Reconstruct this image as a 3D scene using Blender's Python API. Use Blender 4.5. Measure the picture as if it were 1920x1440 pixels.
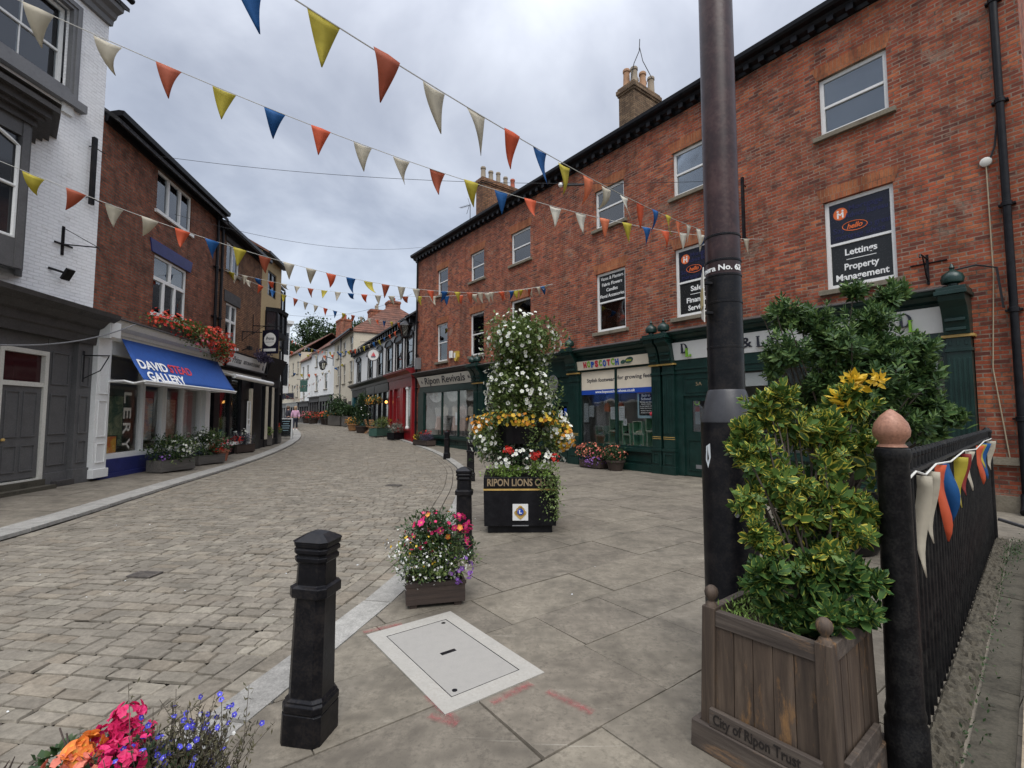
import bpy, math, random
import numpy as np
from mathutils import Vector, Matrix
RAD = math.radians
random.seed(11)
rng = np.random.default_rng(11)
scn = bpy.context.scene
for _o in list(bpy.data.objects):
    bpy.data.objects.remove(_o)
COL = scn.collection

# ---------------------------------------------------------------- camera
cd = bpy.data.cameras.new("camera")
cd.sensor_width = 36.0
cd.lens = 36.0 * 900.0 / 1920.0
cd.clip_start = 0.05
cd.clip_end = 600.0
cam = bpy.data.objects.new("camera", cd)
COL.objects.link(cam)
cam.location = (0, 0, 1.6)
cam.rotation_euler = (RAD(93.75), 0, 0)
scn.camera = cam

# ---------------------------------------------------------------- node helpers
def nd(nt, t, ins=None, **props):
    n = nt.nodes.new('ShaderNode' + t)
    for k, v in props.items():
        setattr(n, k, v)
    if ins:
        for k, v in ins.items():
            s = n.inputs[k]
            if isinstance(v, bpy.types.NodeSocket):
                nt.links.new(v, s)
            else:
                if isinstance(v, (tuple, list)) and len(v) == 3 and s.type == 'RGBA':
                    v = (*v, 1)
                s.default_value = v
    return n

def mixc(nt, fac, a, b, blend='MIX'):
    n = nt.nodes.new('ShaderNodeMix')
    n.data_type = 'RGBA'
    n.blend_type = blend
    n.clamp_factor = True
    for i, v in ((0, fac), (6, a), (7, b)):
        s = n.inputs[i]
        if isinstance(v, bpy.types.NodeSocket):
            nt.links.new(v, s)
        else:
            if isinstance(v, (tuple, list)) and len(v) == 3:
                v = (*v, 1)
            s.default_value = v
    return n.outputs[2]

def mth(nt, op, a, b=0.0, clamp=False):
    n = nt.nodes.new('ShaderNodeMath')
    n.operation = op
    n.use_clamp = clamp
    for i, v in ((0, a), (1, b)):
        if isinstance(v, bpy.types.NodeSocket):
            nt.links.new(v, n.inputs[i])
        else:
            n.inputs[i].default_value = v
    return n.outputs[0]

def ramp(nt, fac, stops, interp='LINEAR'):
    n = nt.nodes.new('ShaderNodeValToRGB')
    n.color_ramp.interpolation = interp
    e = n.color_ramp.elements
    while len(e) < len(stops):
        e.new(0.5)
    for i, (p, c) in enumerate(stops):
        e[i].position = p
        if not isinstance(c, (tuple, list)):
            c = (c, c, c)
        e[i].color = (*c[:3], 1)
    nt.links.new(fac, n.inputs[0])
    return n.outputs[0]

# ---------------------------------------------------------------- world (overcast sky) and soft sun
SUN_EL, SUN_AZ = RAD(54), RAD(174)       # behind the camera and to its left
w = bpy.data.worlds.new("World")
scn.world = w
w.use_nodes = True
nt = w.node_tree
nt.nodes.clear()
sky = nd(nt, 'TexSky', sky_type='NISHITA', sun_disc=False, sun_elevation=SUN_EL, sun_rotation=SUN_AZ)
bg1 = nd(nt, 'Background', {'Color': sky.outputs[0], 'Strength': 0.05})
tc = nd(nt, 'TexCoord')
sep = nd(nt, 'SeparateXYZ', {0: tc.outputs['Generated']})
zz = mth(nt, 'ADD', mth(nt, 'MAXIMUM', sep.outputs[2], 0.0), 0.22)
px = mth(nt, 'DIVIDE', sep.outputs[0], zz)
py = mth(nt, 'DIVIDE', sep.outputs[1], zz)
cv = nd(nt, 'CombineXYZ', {0: px, 1: py, 2: 0.0})
n1 = nd(nt, 'TexNoise', {'Vector': cv.outputs[0], 'Scale': 1.5, 'Detail': 6.0, 'Roughness': 0.55, 'Distortion': 0.4})
n2 = nd(nt, 'TexNoise', {'Vector': cv.outputs[0], 'Scale': 0.5, 'Detail': 2.0})
cl = mth(nt, 'ADD', mth(nt, 'MULTIPLY', n1.outputs[0], 0.6), mth(nt, 'MULTIPLY', n2.outputs[0], 0.4))
ccol = ramp(nt, cl, [(0.36, (0.25, 0.259, 0.289)), (0.45, (0.36, 0.371, 0.404)), (0.53, (0.49, 0.503, 0.535)), (0.64, (0.67, 0.682, 0.705))])
# an overcast sky is brightest overhead
zen = mth(nt, 'ADD', 0.86, mth(nt, 'MULTIPLY', mth(nt, 'POWER', mth(nt, 'MAXIMUM', sep.outputs[2], 0.0), 5.5), 6.0))
bg2 = nd(nt, 'Background', {'Color': ccol, 'Strength': zen})
add = nd(nt, 'AddShader', {0: bg1.outputs[0], 1: bg2.outputs[0]})
nd(nt, 'OutputWorld', {0: add.outputs[0]})

sd = bpy.data.lights.new("sun", 'SUN')
sd.energy = 1.6
sd.angle = RAD(40)
sd.color = (1.0, 0.965, 0.91)
so = bpy.data.objects.new("sun", sd)
COL.objects.link(so)
_d = Vector((math.sin(SUN_AZ) * math.cos(SUN_EL), math.cos(SUN_AZ) * math.cos(SUN_EL), math.sin(SUN_EL)))
so.rotation_euler = _d.to_track_quat('Z', 'Y').to_euler()
so.location = (0, 0, 30)
scn.view_settings.view_transform = 'Standard'
scn.view_settings.look = 'None'
scn.view_settings.exposure = 0.28
scn.view_settings.gamma = 1.0
scn.view_settings.use_curve_mapping = False

# ---------------------------------------------------------------- mesh builder
class MB:
    def __init__(s):
        s.v = []; s.f = []; s.m = []
    def face(s, pts, m=0):
        i = len(s.v); s.v += [tuple(p) for p in pts]; s.f.append(tuple(range(i, i + len(pts)))); s.m.append(m)
    def box(s, x0, x1, y0, y1, z0, z1, m=0):
        if x0 > x1: x0, x1 = x1, x0
        if y0 > y1: y0, y1 = y1, y0
        if z0 > z1: z0, z1 = z1, z0
        s.hexa([(x0,y0,z0),(x1,y0,z0),(x1,y1,z0),(x0,y1,z0)], [(x0,y0,z1),(x1,y0,z1),(x1,y1,z1),(x0,y1,z1)], m)
        return s
    def hexa(s, a, b, m=0):            # two rings, a below b, both counter-clockwise seen from b's side
        i = len(s.v); n = len(a)
        s.v += [tuple(p) for p in a] + [tuple(p) for p in b]
        s.f.append(tuple(i + k for k in reversed(range(n)))); s.m.append(m)
        s.f.append(tuple(i + n + k for k in range(n))); s.m.append(m)
        for k in range(n):
            k2 = (k + 1) % n
            s.f.append((i + k, i + k2, i + n + k2, i + n + k)); s.m.append(m)
        return s
    def loft(s, rings, cap0=True, cap1=True, m=0):
        i = len(s.v); n = len(rings[0])
        for r in rings: s.v += [tuple(p) for p in r]
        for j in range(len(rings) - 1):
            for k in range(n):
                k2 = (k + 1) % n
                s.f.append((i + j*n + k, i + j*n + k2, i + (j+1)*n + k2, i + (j+1)*n + k)); s.m.append(m)
        if cap0: s.f.append(tuple(i + k for k in reversed(range(n)))); s.m.append(m)
        if cap1: s.f.append(tuple(i + (len(rings)-1)*n + k for k in range(n))); s.m.append(m)
        return s
    def lathe(s, prof, n=16, c=(0,0,0), m=0):     # prof: (r, z) from bottom to top
        rings = [[(c[0] + max(r, 1e-4)*math.cos(2*math.pi*k/n), c[1] + max(r, 1e-4)*math.sin(2*math.pi*k/n), c[2] + z) for k in range(n)] for r, z in prof]
        return s.loft(rings, m=m)
    def tube(s, pts, r, n=8, m=0, r1=None):
        pts = [Vector(p) for p in pts]; rings = []
        up = Vector((0, 0, 1)); prev = None
        for i, p in enumerate(pts):
            d = (pts[min(i+1, len(pts)-1)] - pts[max(i-1, 0)]).normalized()
            a = prev if prev is not None else (up if abs(d.z) < .9 else Vector((1, 0, 0)))
            x = (a - d * a.dot(d))
            if x.length < 1e-5: x = d.orthogonal()
            x.normalize(); prev = x
            y = d.cross(x)
            rr = r if r1 is None else r + (r1 - r) * i / max(1, len(pts)-1)
            rings.append([p + (x*math.cos(2*math.pi*k/n) + y*math.sin(2*math.pi*k/n)) * rr for k in range(n)])
        return s.loft(rings, m=m)
    def prism(s, poly, y0, y1, m=0):      # outline in x,z (counter-clockwise seen from +y side reversed), depth along y
        a = [(x, y0, z) for x, z in poly]; b = [(x, y1, z) for x, z in poly]
        return s.loft([a, b], m=m)
    def build(s, name, mats, parent=None, smooth=False, bevel=0, kind=None):
        me = bpy.data.meshes.new(name)
        me.from_pydata(s.v, [], s.f)
        if not isinstance(mats, (list, tuple)): mats = [mats]
        for m in mats: me.materials.append(m)
        if len(mats) > 1: me.polygons.foreach_set('material_index', s.m)
        fix_normals(me)
        if smooth:
            me.polygons.foreach_set('use_smooth', [True] * len(me.polygons))
            if hasattr(me, 'set_sharp_from_angle'): me.set_sharp_from_angle(angle=RAD(40))
        o = bpy.data.objects.new(name, me)
        COL.objects.link(o)
        if parent is not None: o.parent = parent
        if bevel:
            b = o.modifiers.new('bevel', 'BEVEL'); b.width = bevel; b.segments = 2; b.limit_method = 'ANGLE'; b.angle_limit = RAD(35)
        if kind: o['kind'] = kind
        return o

def fix_normals(me):
    import bmesh
    bm = bmesh.new(); bm.from_mesh(me)
    bmesh.ops.recalc_face_normals(bm, faces=bm.faces)
    bm.to_mesh(me); bm.free()

def tag(o, label=None, cat=None, group=None):
    if label: o['label'] = label
    if cat: o['category'] = cat
    if group: o['group'] = group
    return o

def thing(name, label, cat, loc=(0,0,0), rotz=0.0, group=None):
    o = bpy.data.objects.new(name, None)
    o.empty_display_size = 0.2
    COL.objects.link(o)
    o.location = loc; o.rotation_euler = (0, 0, rotz)
    return tag(o, label, cat, group)

def dup(root, loc, rotz=None, label=None):
    r = root.copy(); COL.objects.link(r); r.location = loc
    if rotz is not None: r.rotation_euler = (0, 0, rotz)
    if label: r['label'] = label
    for ch in list(root.children):
        c = ch.copy(); COL.objects.link(c); c.parent = r
        for g in list(ch.children):
            d = g.copy(); COL.objects.link(d); d.parent = c
    return r

def text(name, body, mat, parent, size=0.3, width=None, bold=0.0, shear=0.0, depth=0.003, spacing=1.0, xf=None, wmax=None):
    """lettering as a mesh; xf maps (x right, y up, z out) of the flat text into the parent's space"""
    cu = bpy.data.curves.new(name, 'FONT')
    cu.body = body; cu.size = size; cu.align_x = 'CENTER'; cu.align_y = 'CENTER'
    cu.extrude = depth; cu.offset = bold; cu.shear = shear; cu.space_character = spacing; cu.resolution_u = 3
    t = bpy.data.objects.new(name, cu); COL.objects.link(t)
    dg = bpy.context.evaluated_depsgraph_get()
    me = bpy.data.meshes.new_from_object(t.evaluated_get(dg))
    bpy.data.objects.remove(t); bpy.data.curves.remove(cu)
    me.name = name
    co = np.empty(len(me.vertices) * 3, np.float32); me.vertices.foreach_get('co', co); co = co.reshape(-1, 3)
    if width and len(co):
        sp = co[:, 0].max() - co[:, 0].min()
        co[:, 0] *= width / sp
    if len(co):
        co[:, 0] -= (co[:, 0].max() + co[:, 0].min()) / 2
    if xf is not None:
        co = np.array([xf(*p) for p in co], np.float32)
    me.vertices.foreach_set('co', co.astype(np.float32).ravel())
    me.materials.clear(); me.materials.append(mat)
    me.update()
    o = bpy.data.objects.new(name, me); COL.objects.link(o)
    if parent is not None: o.parent = parent
    return o

def onwall(cx, y, cz, tilt=0.0):
    """text frame for a facade whose outward side is +y: the reader's right is -x"""
    ct, st = math.cos(tilt), math.sin(tilt)
    return lambda a, b, c: (cx - a, y + c*ct - b*st, cz + b*ct + c*st)

# ---------------------------------------------------------------- leaf clouds
LEAF = dict(
    fold=(np.array([(0,0,0),(0,.36,-.06),(0,.7,-.05),(0,1,.0),(-.42,.34,.06),(-.36,.68,.07),(.42,.34,.06),(.36,.68,.07)], float),
          [(0,1,4),(4,1,2,5),(5,2,3),(0,6,1),(1,6,7,2),(2,7,3)]),
    kite=(np.array([(0,0,0),(-.5,.45,.06),(0,1,0),(.5,.45,.06)], float), [(0,3,2,1)]),
    fan=(np.array([(0,0,0)] + [(.5*(.86+.14*math.cos(k*2*math.pi/3))*math.cos(2*math.pi*k/15), .5*(.86+.14*math.cos(k*2*math.pi/3))*math.sin(2*math.pi*k/15), .15 - .05*math.cos(k*2*math.pi/3)) for k in range(15)], float),
         [(0, 1+k, 1+(k+1) % 15) for k in range(15)]),
    daisy=(np.array([(0,0,0)] + [((.5 if k % 2 == 0 else .36)*math.cos(math.pi*k/7), (.5 if k % 2 == 0 else .36)*math.sin(math.pi*k/7), .06) for k in range(14)], float),
         [(0, 1+k, 1+(k+1) % 14) for k in range(14)]),
)
def scatter(name, kind, pos, direc, size, width, mat, parent=None, normal=None, jitter=0.3, kindprop=None):
    """many small leaves or blossoms in one mesh. direc: growth direction (leaves) or facing direction (flowers)"""
    tv, tf = LEAF[kind]
    pos = np.asarray(pos, float); N = len(pos)
    d = np.asarray(direc, float); d = d / np.maximum(np.linalg.norm(d, axis=1, keepdims=True), 1e-6)
    size = np.broadcast_to(np.asarray(size, float), (N,)); width = np.broadcast_to(np.asarray(width, float), (N,))
    if kind in ('fan', 'daisy'):
        z = d; a = rng.normal(size=(N, 3)); x = np.cross(a, z); x /= np.maximum(np.linalg.norm(x, axis=1, keepdims=True), 1e-6); y = np.cross(z, x)
    else:
        y = d
        a = (np.array([0, 0, 1.0]) + rng.normal(size=(N, 3)) * jitter) if normal is None else np.asarray(normal, float) + rng.normal(size=(N, 3)) * jitter
        x = np.cross(y, a); x /= np.maximum(np.linalg.norm(x, axis=1, keepdims=True), 1e-6); z = np.cross(x, y)
    V = (pos[:, None, :] + x[:, None, :] * (tv[None, :, 0:1] * width[:, None, None]) + y[:, None, :] * (tv[None, :, 1:2] * (size if kind not in ('fan','daisy') else width)[:, None, None])
         + z[:, None, :] * (tv[None, :, 2:3] * width[:, None, None]))
    nv = len(tv); V = V.reshape(-1, 3)
    loops = []; starts = []; tot = []; c = 0
    fl = np.concatenate([np.array(f) for f in tf]); ln = np.array([len(f) for f in tf])
    L = (fl[None, :] + (np.arange(N) * nv)[:, None]).ravel()
    tot = np.tile(ln, N); starts = np.concatenate([[0], np.cumsum(tot)[:-1]])
    me = bpy.data.meshes.new(name)
    me.vertices.add(len(V)); me.vertices.foreach_set('co', V.astype(np.float32).ravel())
    me.loops.add(len(L)); me.loops.foreach_set('vertex_index', L.astype(np.int32))
    me.polygons.add(len(tot)); me.polygons.foreach_set('loop_start', starts.astype(np.int32)); me.polygons.foreach_set('loop_total', tot.astype(np.int32))
    uv = me.uv_layers.new(name='uv')
    tuv = tv[:, :2].copy()
    U = tuv[np.tile(fl, N)]
    uv.data.foreach_set('uv', U.astype(np.float32).ravel())
    me.materials.append(mat); me.update(calc_edges=True)
    o = bpy.data.objects.new(name, me); COL.objects.link(o)
    if parent is not None: o.parent = parent
    if kindprop or (kind in ('fan', 'daisy') and N > 1): o['kind'] = kindprop or 'stuff'
    return o

def blob_points(n, c, r, shell=0.55, bump=0.25, zmin=None, freq=3):
    """points through an uneven ellipsoid, denser near its surface; returns points and outward directions"""
    d = rng.normal(size=(n, 3)); d /= np.linalg.norm(d, axis=1, keepdims=True)
    ph = rng.uniform(0, 6.28, (3, 3)); 
    b = np.zeros(n)
    for k in range(3):
        q = rng.normal(size=3) * freq
        b += np.sin(d @ q * 1.6 + ph[k, 0])
    rad = (1 + bump * b / 2.0) * (shell + (1 - shell) * rng.random(n)) 
    P = np.asarray(c) + d * rad[:, None] * np.asarray(r)
    if zmin is not None:
        k = P[:, 2] > zmin; P, d = P[k], d[k]
    return P, d
# ---------------------------------------------------------------- materials
def newmat(name):
    m = bpy.data.materials.new(name); m.use_nodes = True
    nt = m.node_tree; b = nt.nodes['Principled BSDF']
    return m, nt, b

def setp(nt, b, **k):
    for a, v in k.items():
        s = b.inputs[a.replace('_', ' ')]
        if isinstance(v, bpy.types.NodeSocket): nt.links.new(v, s)
        else:
            if isinstance(v, (tuple, list)) and len(v) == 3: v = (*v, 1)
            s.default_value = v

def bumpn(nt, b, h, strength=0.3, dist=0.01):
    n = nd(nt, 'Bump', {'Strength': strength, 'Distance': dist, 'Height': h})
    nt.links.new(n.outputs[0], b.inputs['Normal'])

def M_paint(name, col, rough=0.5, var=0.18, scale=5.0, bump=0.12, dirt=None, metal=0.0, dirtamt=0.5, dist=0.004, spec=.4):
    m, nt, b = newmat(name)
    oc = nd(nt, 'TexCoord').outputs['Object']
    a = nd(nt, 'TexNoise', {'Vector': oc, 'Scale': scale, 'Detail': 6.0, 'Roughness': .65})
    f = nd(nt, 'TexNoise', {'Vector': oc, 'Scale': scale * 9, 'Detail': 4.0})
    lo = tuple(c * (1 - var * 1.6) for c in col); hi = tuple(min(1, c * (1 + var)) for c in col)
    c = ramp(nt, a.outputs[0], [(.3, lo), (.7, hi)])
    if dirt:
        g = ramp(nt, mth(nt, 'ADD', mth(nt, 'MULTIPLY', a.outputs[0], .6), mth(nt, 'MULTIPLY', f.outputs[0], .4)), [(.47, 0), (.64, 1)])
        c = mixc(nt, mth(nt, 'MULTIPLY', g, dirtamt), c, dirt)
    b.inputs['Specular IOR Level'].default_value = spec
    setp(nt, b, Base_Color=c, Metallic=metal, Roughness=ramp(nt, f.outputs[0], [(.3, rough * .8), (.7, min(1, rough * 1.2))]))
    bumpn(nt, b, mth(nt, 'ADD', a.outputs[0], mth(nt, 'MULTIPLY', f.outputs[0], .4)), bump, dist)
    return m

def M_brick(name, cols, mortar, bw=0.225, bh=0.075, ms=0.011, stain=(.10,.075,.06), pale=None, painted=False, bumpk=.6, palemin=.6):
    m, nt, b = newmat(name)
    oc = nd(nt, 'TexCoord').outputs['Object']
    sp = nd(nt, 'SeparateXYZ', {0: oc})
    cv = nd(nt, 'CombineXYZ', {0: mth(nt, 'ADD', sp.outputs[0], sp.outputs[1]), 1: sp.outputs[2], 2: 0.0})
    wob = nd(nt, 'TexNoise', {'Vector': oc, 'Scale': 2.2, 'Detail': 3.0})
    wc = nd(nt, 'VectorMath', {0: wob.outputs[1], 1: (.5, .5, .5)}, operation='SUBTRACT')
    ws = nd(nt, 'VectorMath', {0: wc.outputs[0], 3: .03}, operation='SCALE')
    vv = nd(nt, 'VectorMath', {0: cv.outputs[0], 1: ws.outputs[0]}, operation='ADD').outputs[0]
    br = nd(nt, 'TexBrick', {'Vector': vv, 'Color1': (0,0,0), 'Color2': (1,1,1), 'Mortar': (.5,.5,.5), 'Scale': 1.0, 'Mortar Size': ms, 'Mortar Smooth': .25, 'Bias': 0.0, 'Brick Width': bw, 'Row Height': bh})
    n = len(cols)
    c = ramp(nt, br.outputs[0], [(i / (n - 1), cc) for i, cc in enumerate(cols)])
    big = nd(nt, 'TexNoise', {'Vector': oc, 'Scale': .55, 'Detail': 5.0, 'Roughness': .62})
    mid = nd(nt, 'TexNoise', {'Vector': oc, 'Scale': 3.1, 'Detail': 5.0, 'Roughness': .7})
    fine = nd(nt, 'TexNoise', {'Vector': oc, 'Scale': 34.0, 'Detail': 4.0, 'Roughness': .7})
    mo = mixc(nt, ramp(nt, mid.outputs[0], [(.38, 0), (.62, 1)]), mortar, tuple(x * .35 for x in mortar))
    if not painted:
        c = mixc(nt, ramp(nt, big.outputs[0], [(.42, 0), (.66, .75)]), c, mixc(nt, .6, c, stain))
        c = mixc(nt, ramp(nt, mid.outputs[0], [(.50, 0), (.70, .75)]), c, stain)
        if pale:
            pn = nd(nt, 'TexNoise', {'Vector': oc, 'Scale': 1.7, 'Detail': 6.0, 'Roughness': .75, 'Distortion': .6})
            c = mixc(nt, ramp(nt, pn.outputs[0], [(palemin, 0), (palemin + .12, .75)]), c, pale)
        c = mixc(nt, ramp(nt, fine.outputs[0], [(.3, .45), (.7, 0)]), c, tuple(x * .6 for x in stain))
        stk = nd(nt, 'TexNoise', {'Vector': nd(nt, 'Mapping', {'Vector': oc, 'Scale': (2.6, 2.6, .28)}).outputs[0], 'Scale': 1.0, 'Detail': 5.0, 'Roughness': .65})
        c = mixc(nt, 1.0, c, ramp(nt, stk.outputs[0], [(.35, .66), (.55, 1.05), (.75, 1.18)]), 'MULTIPLY')
        c = mixc(nt, br.outputs[1], c, mo)
    else:
        c = mixc(nt, ramp(nt, mid.outputs[0], [(.56, 0), (.72, .5)]), c, stain)
        c = mixc(nt, mth(nt, 'MULTIPLY', br.outputs[1], .22), c, mo)
    setp(nt, b, Base_Color=c, Roughness=.88)
    b.inputs['Specular IOR Level'].default_value = .25
    h = mth(nt, 'ADD', mth(nt, 'SUBTRACT', mth(nt, 'MULTIPLY', fine.outputs[0], .35), br.outputs[1]), mth(nt, 'MULTIPLY', br.outputs[0], .35))
    bumpn(nt, b, h, bumpk, .012)
    return m

def M_stone(name, cols, scale=1.0, rough=.85, speck=.3, perisland=True, bump=.35, blotch=None, scratch=False):
    m, nt, b = newmat(name)
    geo = nd(nt, 'NewGeometry')
    oc = geo.outputs['Position']
    n1 = nd(nt, 'TexNoise', {'Vector': oc, 'Scale': 2.3 * scale, 'Detail': 7.0, 'Roughness': .68})
    n2 = nd(nt, 'TexNoise', {'Vector': oc, 'Scale': 26.0 * scale, 'Detail': 5.0, 'Roughness': .75})
    n3 = nd(nt, 'TexVoronoi', {'Vector': oc, 'Scale': 95.0 * scale, 'Randomness': 1.0})
    if perisland:
        c = ramp(nt, geo.outputs['Random Per Island'], [(i / (len(cols) - 1), cc) for i, cc in enumerate(cols)])
    else:
        c = ramp(nt, n1.outputs[0], [(.25 + .5 * i / (len(cols) - 1), cc) for i, cc in enumerate(cols)])
    c = mixc(nt, 1.0, c, ramp(nt, n1.outputs[0], [(.25, .62), (.5, .95), (.75, 1.25)]), 'MULTIPLY')
    c = mixc(nt, 1.0, c, ramp(nt, n2.outputs[0], [(.25, 1 - speck), (.75, 1 + speck)]), 'MULTIPLY')
    if blotch:
        n4 = nd(nt, 'TexNoise', {'Vector': oc, 'Scale': .8, 'Detail': 8.0, 'Roughness': .72, 'Distortion': .8})
        c = mixc(nt, ramp(nt, n4.outputs[0], [(.55, 0), (.72, .6)]), c, blotch)
    if scratch:
        for ang, th in ((.5, .60), (1.3, .63)):
            mp = nd(nt, 'Mapping', {'Vector': oc, 'Rotation': (0, 0, ang), 'Scale': (1.3, 15.0, 1.0)})
            ns = nd(nt, 'TexNoise', {'Vector': mp.outputs[0], 'Scale': 1.0, 'Detail': 5.0, 'Distortion': 1.6})
            nm = nd(nt, 'TexNoise', {'Vector': oc, 'Scale': .55, 'Detail': 3.0})
            c = mixc(nt, mth(nt, 'MULTIPLY', ramp(nt, ns.outputs[0], [(th + .03, 0), (th + .10, .30)]), ramp(nt, nm.outputs[0], [(.46, 0), (.6, 1)])), c, (.46, .43, .36))
        nb2 = nd(nt, 'TexNoise', {'Vector': oc, 'Scale': 6.5, 'Detail': 6.0, 'Roughness': .8})
        c = mixc(nt, ramp(nt, nb2.outputs[0], [(.50, 0), (.66, .62)]), c, tuple(x * .42 for x in cols[0]))
        nb3 = nd(nt, 'TexNoise', {'Vector': oc, 'Scale': 1.3, 'Detail': 7.0, 'Roughness': .7, 'Distortion': 1.0})
        c = mixc(nt, ramp(nt, nb3.outputs[0], [(.50, 0), (.64, .5)]), c, tuple(x * .5 for x in cols[0]))
    c = mixc(nt, ramp(nt, n3.outputs[0], [(.0, .35), (.22, 0)]), c, tuple(x * .35 for x in cols[0]))
    setp(nt, b, Base_Color=c, Roughness=rough)
    b.inputs['Specular IOR Level'].default_value = .3
    bumpn(nt, b, mth(nt, 'ADD', mth(nt, 'MULTIPLY', n1.outputs[0], 1.2), mth(nt, 'MULTIPLY', n2.outputs[0], .5)), bump, .008)
    return m

def M_leaf(name, base, dark, light, margin=None, rough=.42, yellow=0.0, trans=.18):
    m, nt, b = newmat(name)
    geo = nd(nt, 'NewGeometry')
    r = geo.outputs['Random Per Island']
    c = ramp(nt, r, [(0, dark), (.45, base), (1, light)])
    if margin:
        uv = nd(nt, 'UVMap')
        s = nd(nt, 'SeparateXYZ', {0: uv.outputs[0]})
        x = mth(nt, 'ABSOLUTE', s.outputs[0])
        yy = mth(nt, 'ABSOLUTE', mth(nt, 'SUBTRACT', s.outputs[1], .5))
        e = mth(nt, 'ADD', mth(nt, 'MULTIPLY', x, 1.7), mth(nt, 'MULTIPLY', mth(nt, 'POWER', yy, 3.0), 4.0))
        nz = nd(nt, 'TexNoise', {'Vector': geo.outputs['Position'], 'Scale': 60.0})
        e = mth(nt, 'ADD', e, mth(nt, 'MULTIPLY', nz.outputs[0], .3))
        r2 = mth(nt, 'FRACT', mth(nt, 'MULTIPLY', r, 17.3))
        e = mth(nt, 'ADD', e, mth(nt, 'MULTIPLY', mth(nt, 'SUBTRACT', r2, .5), .35 + yellow))
        c = mixc(nt, ramp(nt, e, [(.62, 0), (.78, 1)]), c, margin)
    setp(nt, b, Base_Color=c, Roughness=rough)
    b.inputs['Specular IOR Level'].default_value = .28
    tr = nd(nt, 'BsdfTranslucent', {'Color': c})
    mx = nd(nt, 'MixShader', {0: trans, 1: b.outputs[0], 2: tr.outputs[0]})
    nt.links.new(mx.outputs[0], nt.nodes['Material Output'].inputs[0])
    return m

def M_petal(name, col, centre=None, col2=None, cr=.16):
    m, nt, b = newmat(name)
    geo = nd(nt, 'NewGeometry')
    c = ramp(nt, geo.outputs['Random Per Island'], [(0, tuple(x * .8 for x in col)), (1, col2 or col)])
    if centre:
        uv = nd(nt, 'UVMap')
        s = nd(nt, 'VectorMath', {0: uv.outputs[0]}, operation='LENGTH')
        c = mixc(nt, ramp(nt, s.outputs['Value'], [(cr * .6, 1), (cr * 1.3, 0)]), c, centre)
    setp(nt, b, Base_Color=c, Roughness=.6)
    tr = nd(nt, 'BsdfTranslucent', {'Color': c})
    mx = nd(nt, 'MixShader', {0: .25, 1: b.outputs[0], 2: tr.outputs[0]})
    nt.links.new(mx.outputs[0], nt.nodes['Material Output'].inputs[0])
    return m

def M_cloth(name, col, trans=.35):
    m, nt, b = newmat(name)
    oc = nd(nt, 'NewGeometry').outputs['Position']
    n = nd(nt, 'TexNoise', {'Vector': oc, 'Scale': 9.0, 'Detail': 4.0})
    c = ramp(nt, n.outputs[0], [(.3, tuple(x * .82 for x in col)), (.7, col)])
    setp(nt, b, Base_Color=c, Roughness=.7)
    bumpn(nt, b, n.outputs[0], .3, .02)
    tr = nd(nt, 'BsdfTranslucent', {'Color': c})
    mx = nd(nt, 'MixShader', {0: trans, 1: b.outputs[0], 2: tr.outputs[0]})
    nt.links.new(mx.outputs[0], nt.nodes['Material Output'].inputs[0])
    return m

def M_glass(name, tint=(.82,.86,.86), refl=.10, rough=.02, mul=1.1):
    m, nt, b = newmat(name)
    nt.nodes.remove(b)
    oc = nd(nt, 'NewGeometry').outputs['Position']
    n = nd(nt, 'TexNoise', {'Vector': oc, 'Scale': 1.3, 'Detail': 1.0})
    bp = nd(nt, 'Bump', {'Strength': .12, 'Distance': .05, 'Height': n.outputs[0]})
    tr = nd(nt, 'BsdfTransparent', {'Color': tint})
    gl = nd(nt, 'BsdfGlossy', {'Color': (.9,.92,.94), 'Roughness': rough, 'Normal': bp.outputs[0]})
    fr = nd(nt, 'Fresnel', {'IOR': 1.5})
    f = mth(nt, 'ADD', mth(nt, 'MULTIPLY', fr.outputs[0], mul), refl - .04, clamp=True)
    mx = nd(nt, 'MixShader', {0: f, 1: tr.outputs[0], 2: gl.outputs[0]})
    nt.links.new(mx.outputs[0], nt.nodes['Material Output'].inputs[0])
    return m

def M_dark_glass(name, col=(.02,.022,.026), refl=.2):
    m, nt, b = newmat(name)
    setp(nt, b, Base_Color=col, Roughness=.06)
    b.inputs['Specular IOR Level'].default_value = refl * 4
    return m

def M_wood(name, cols, wear=None, scale=1.0, axis=2, rough=.75):
    m, nt, b = newmat(name)
    oc = nd(nt, 'TexCoord').outputs['Object']
    sc = [22.0, 22.0, 22.0]; sc[axis] = 1.6
    mp = nd(nt, 'Mapping', {'Vector': oc, 'Scale': tuple(s * scale for s in sc)})
    g = nd(nt, 'TexNoise', {'Vector': mp.outputs[0], 'Scale': 1.0, 'Detail': 7.0, 'Roughness': .7, 'Distortion': .4})
    geo = nd(nt, 'NewGeometry')
    c = ramp(nt, g.outputs[0], [(.28, cols[0]), (.5, cols[1]), (.72, cols[2])])
    c = mixc(nt, 1.0, c, ramp(nt, geo.outputs['Random Per Island'], [(0, .75), (1, 1.2)]), 'MULTIPLY')
    if wear:
        wn = nd(nt, 'TexNoise', {'Vector': nd(nt, 'Mapping', {'Vector': oc, 'Scale': tuple((9.0 if i != axis else 2.0) * scale for i in range(3))}).outputs[0], 'Scale': 1.0, 'Detail': 8.0, 'Roughness': .75})
        c = mixc(nt, ramp(nt, wn.outputs[0], [(.56, 0), (.66, .8)]), c, wear)
    setp(nt, b, Base_Color=c, Roughness=rough)
    bumpn(nt, b, g.outputs[0], .5, .006)
    return m

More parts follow.
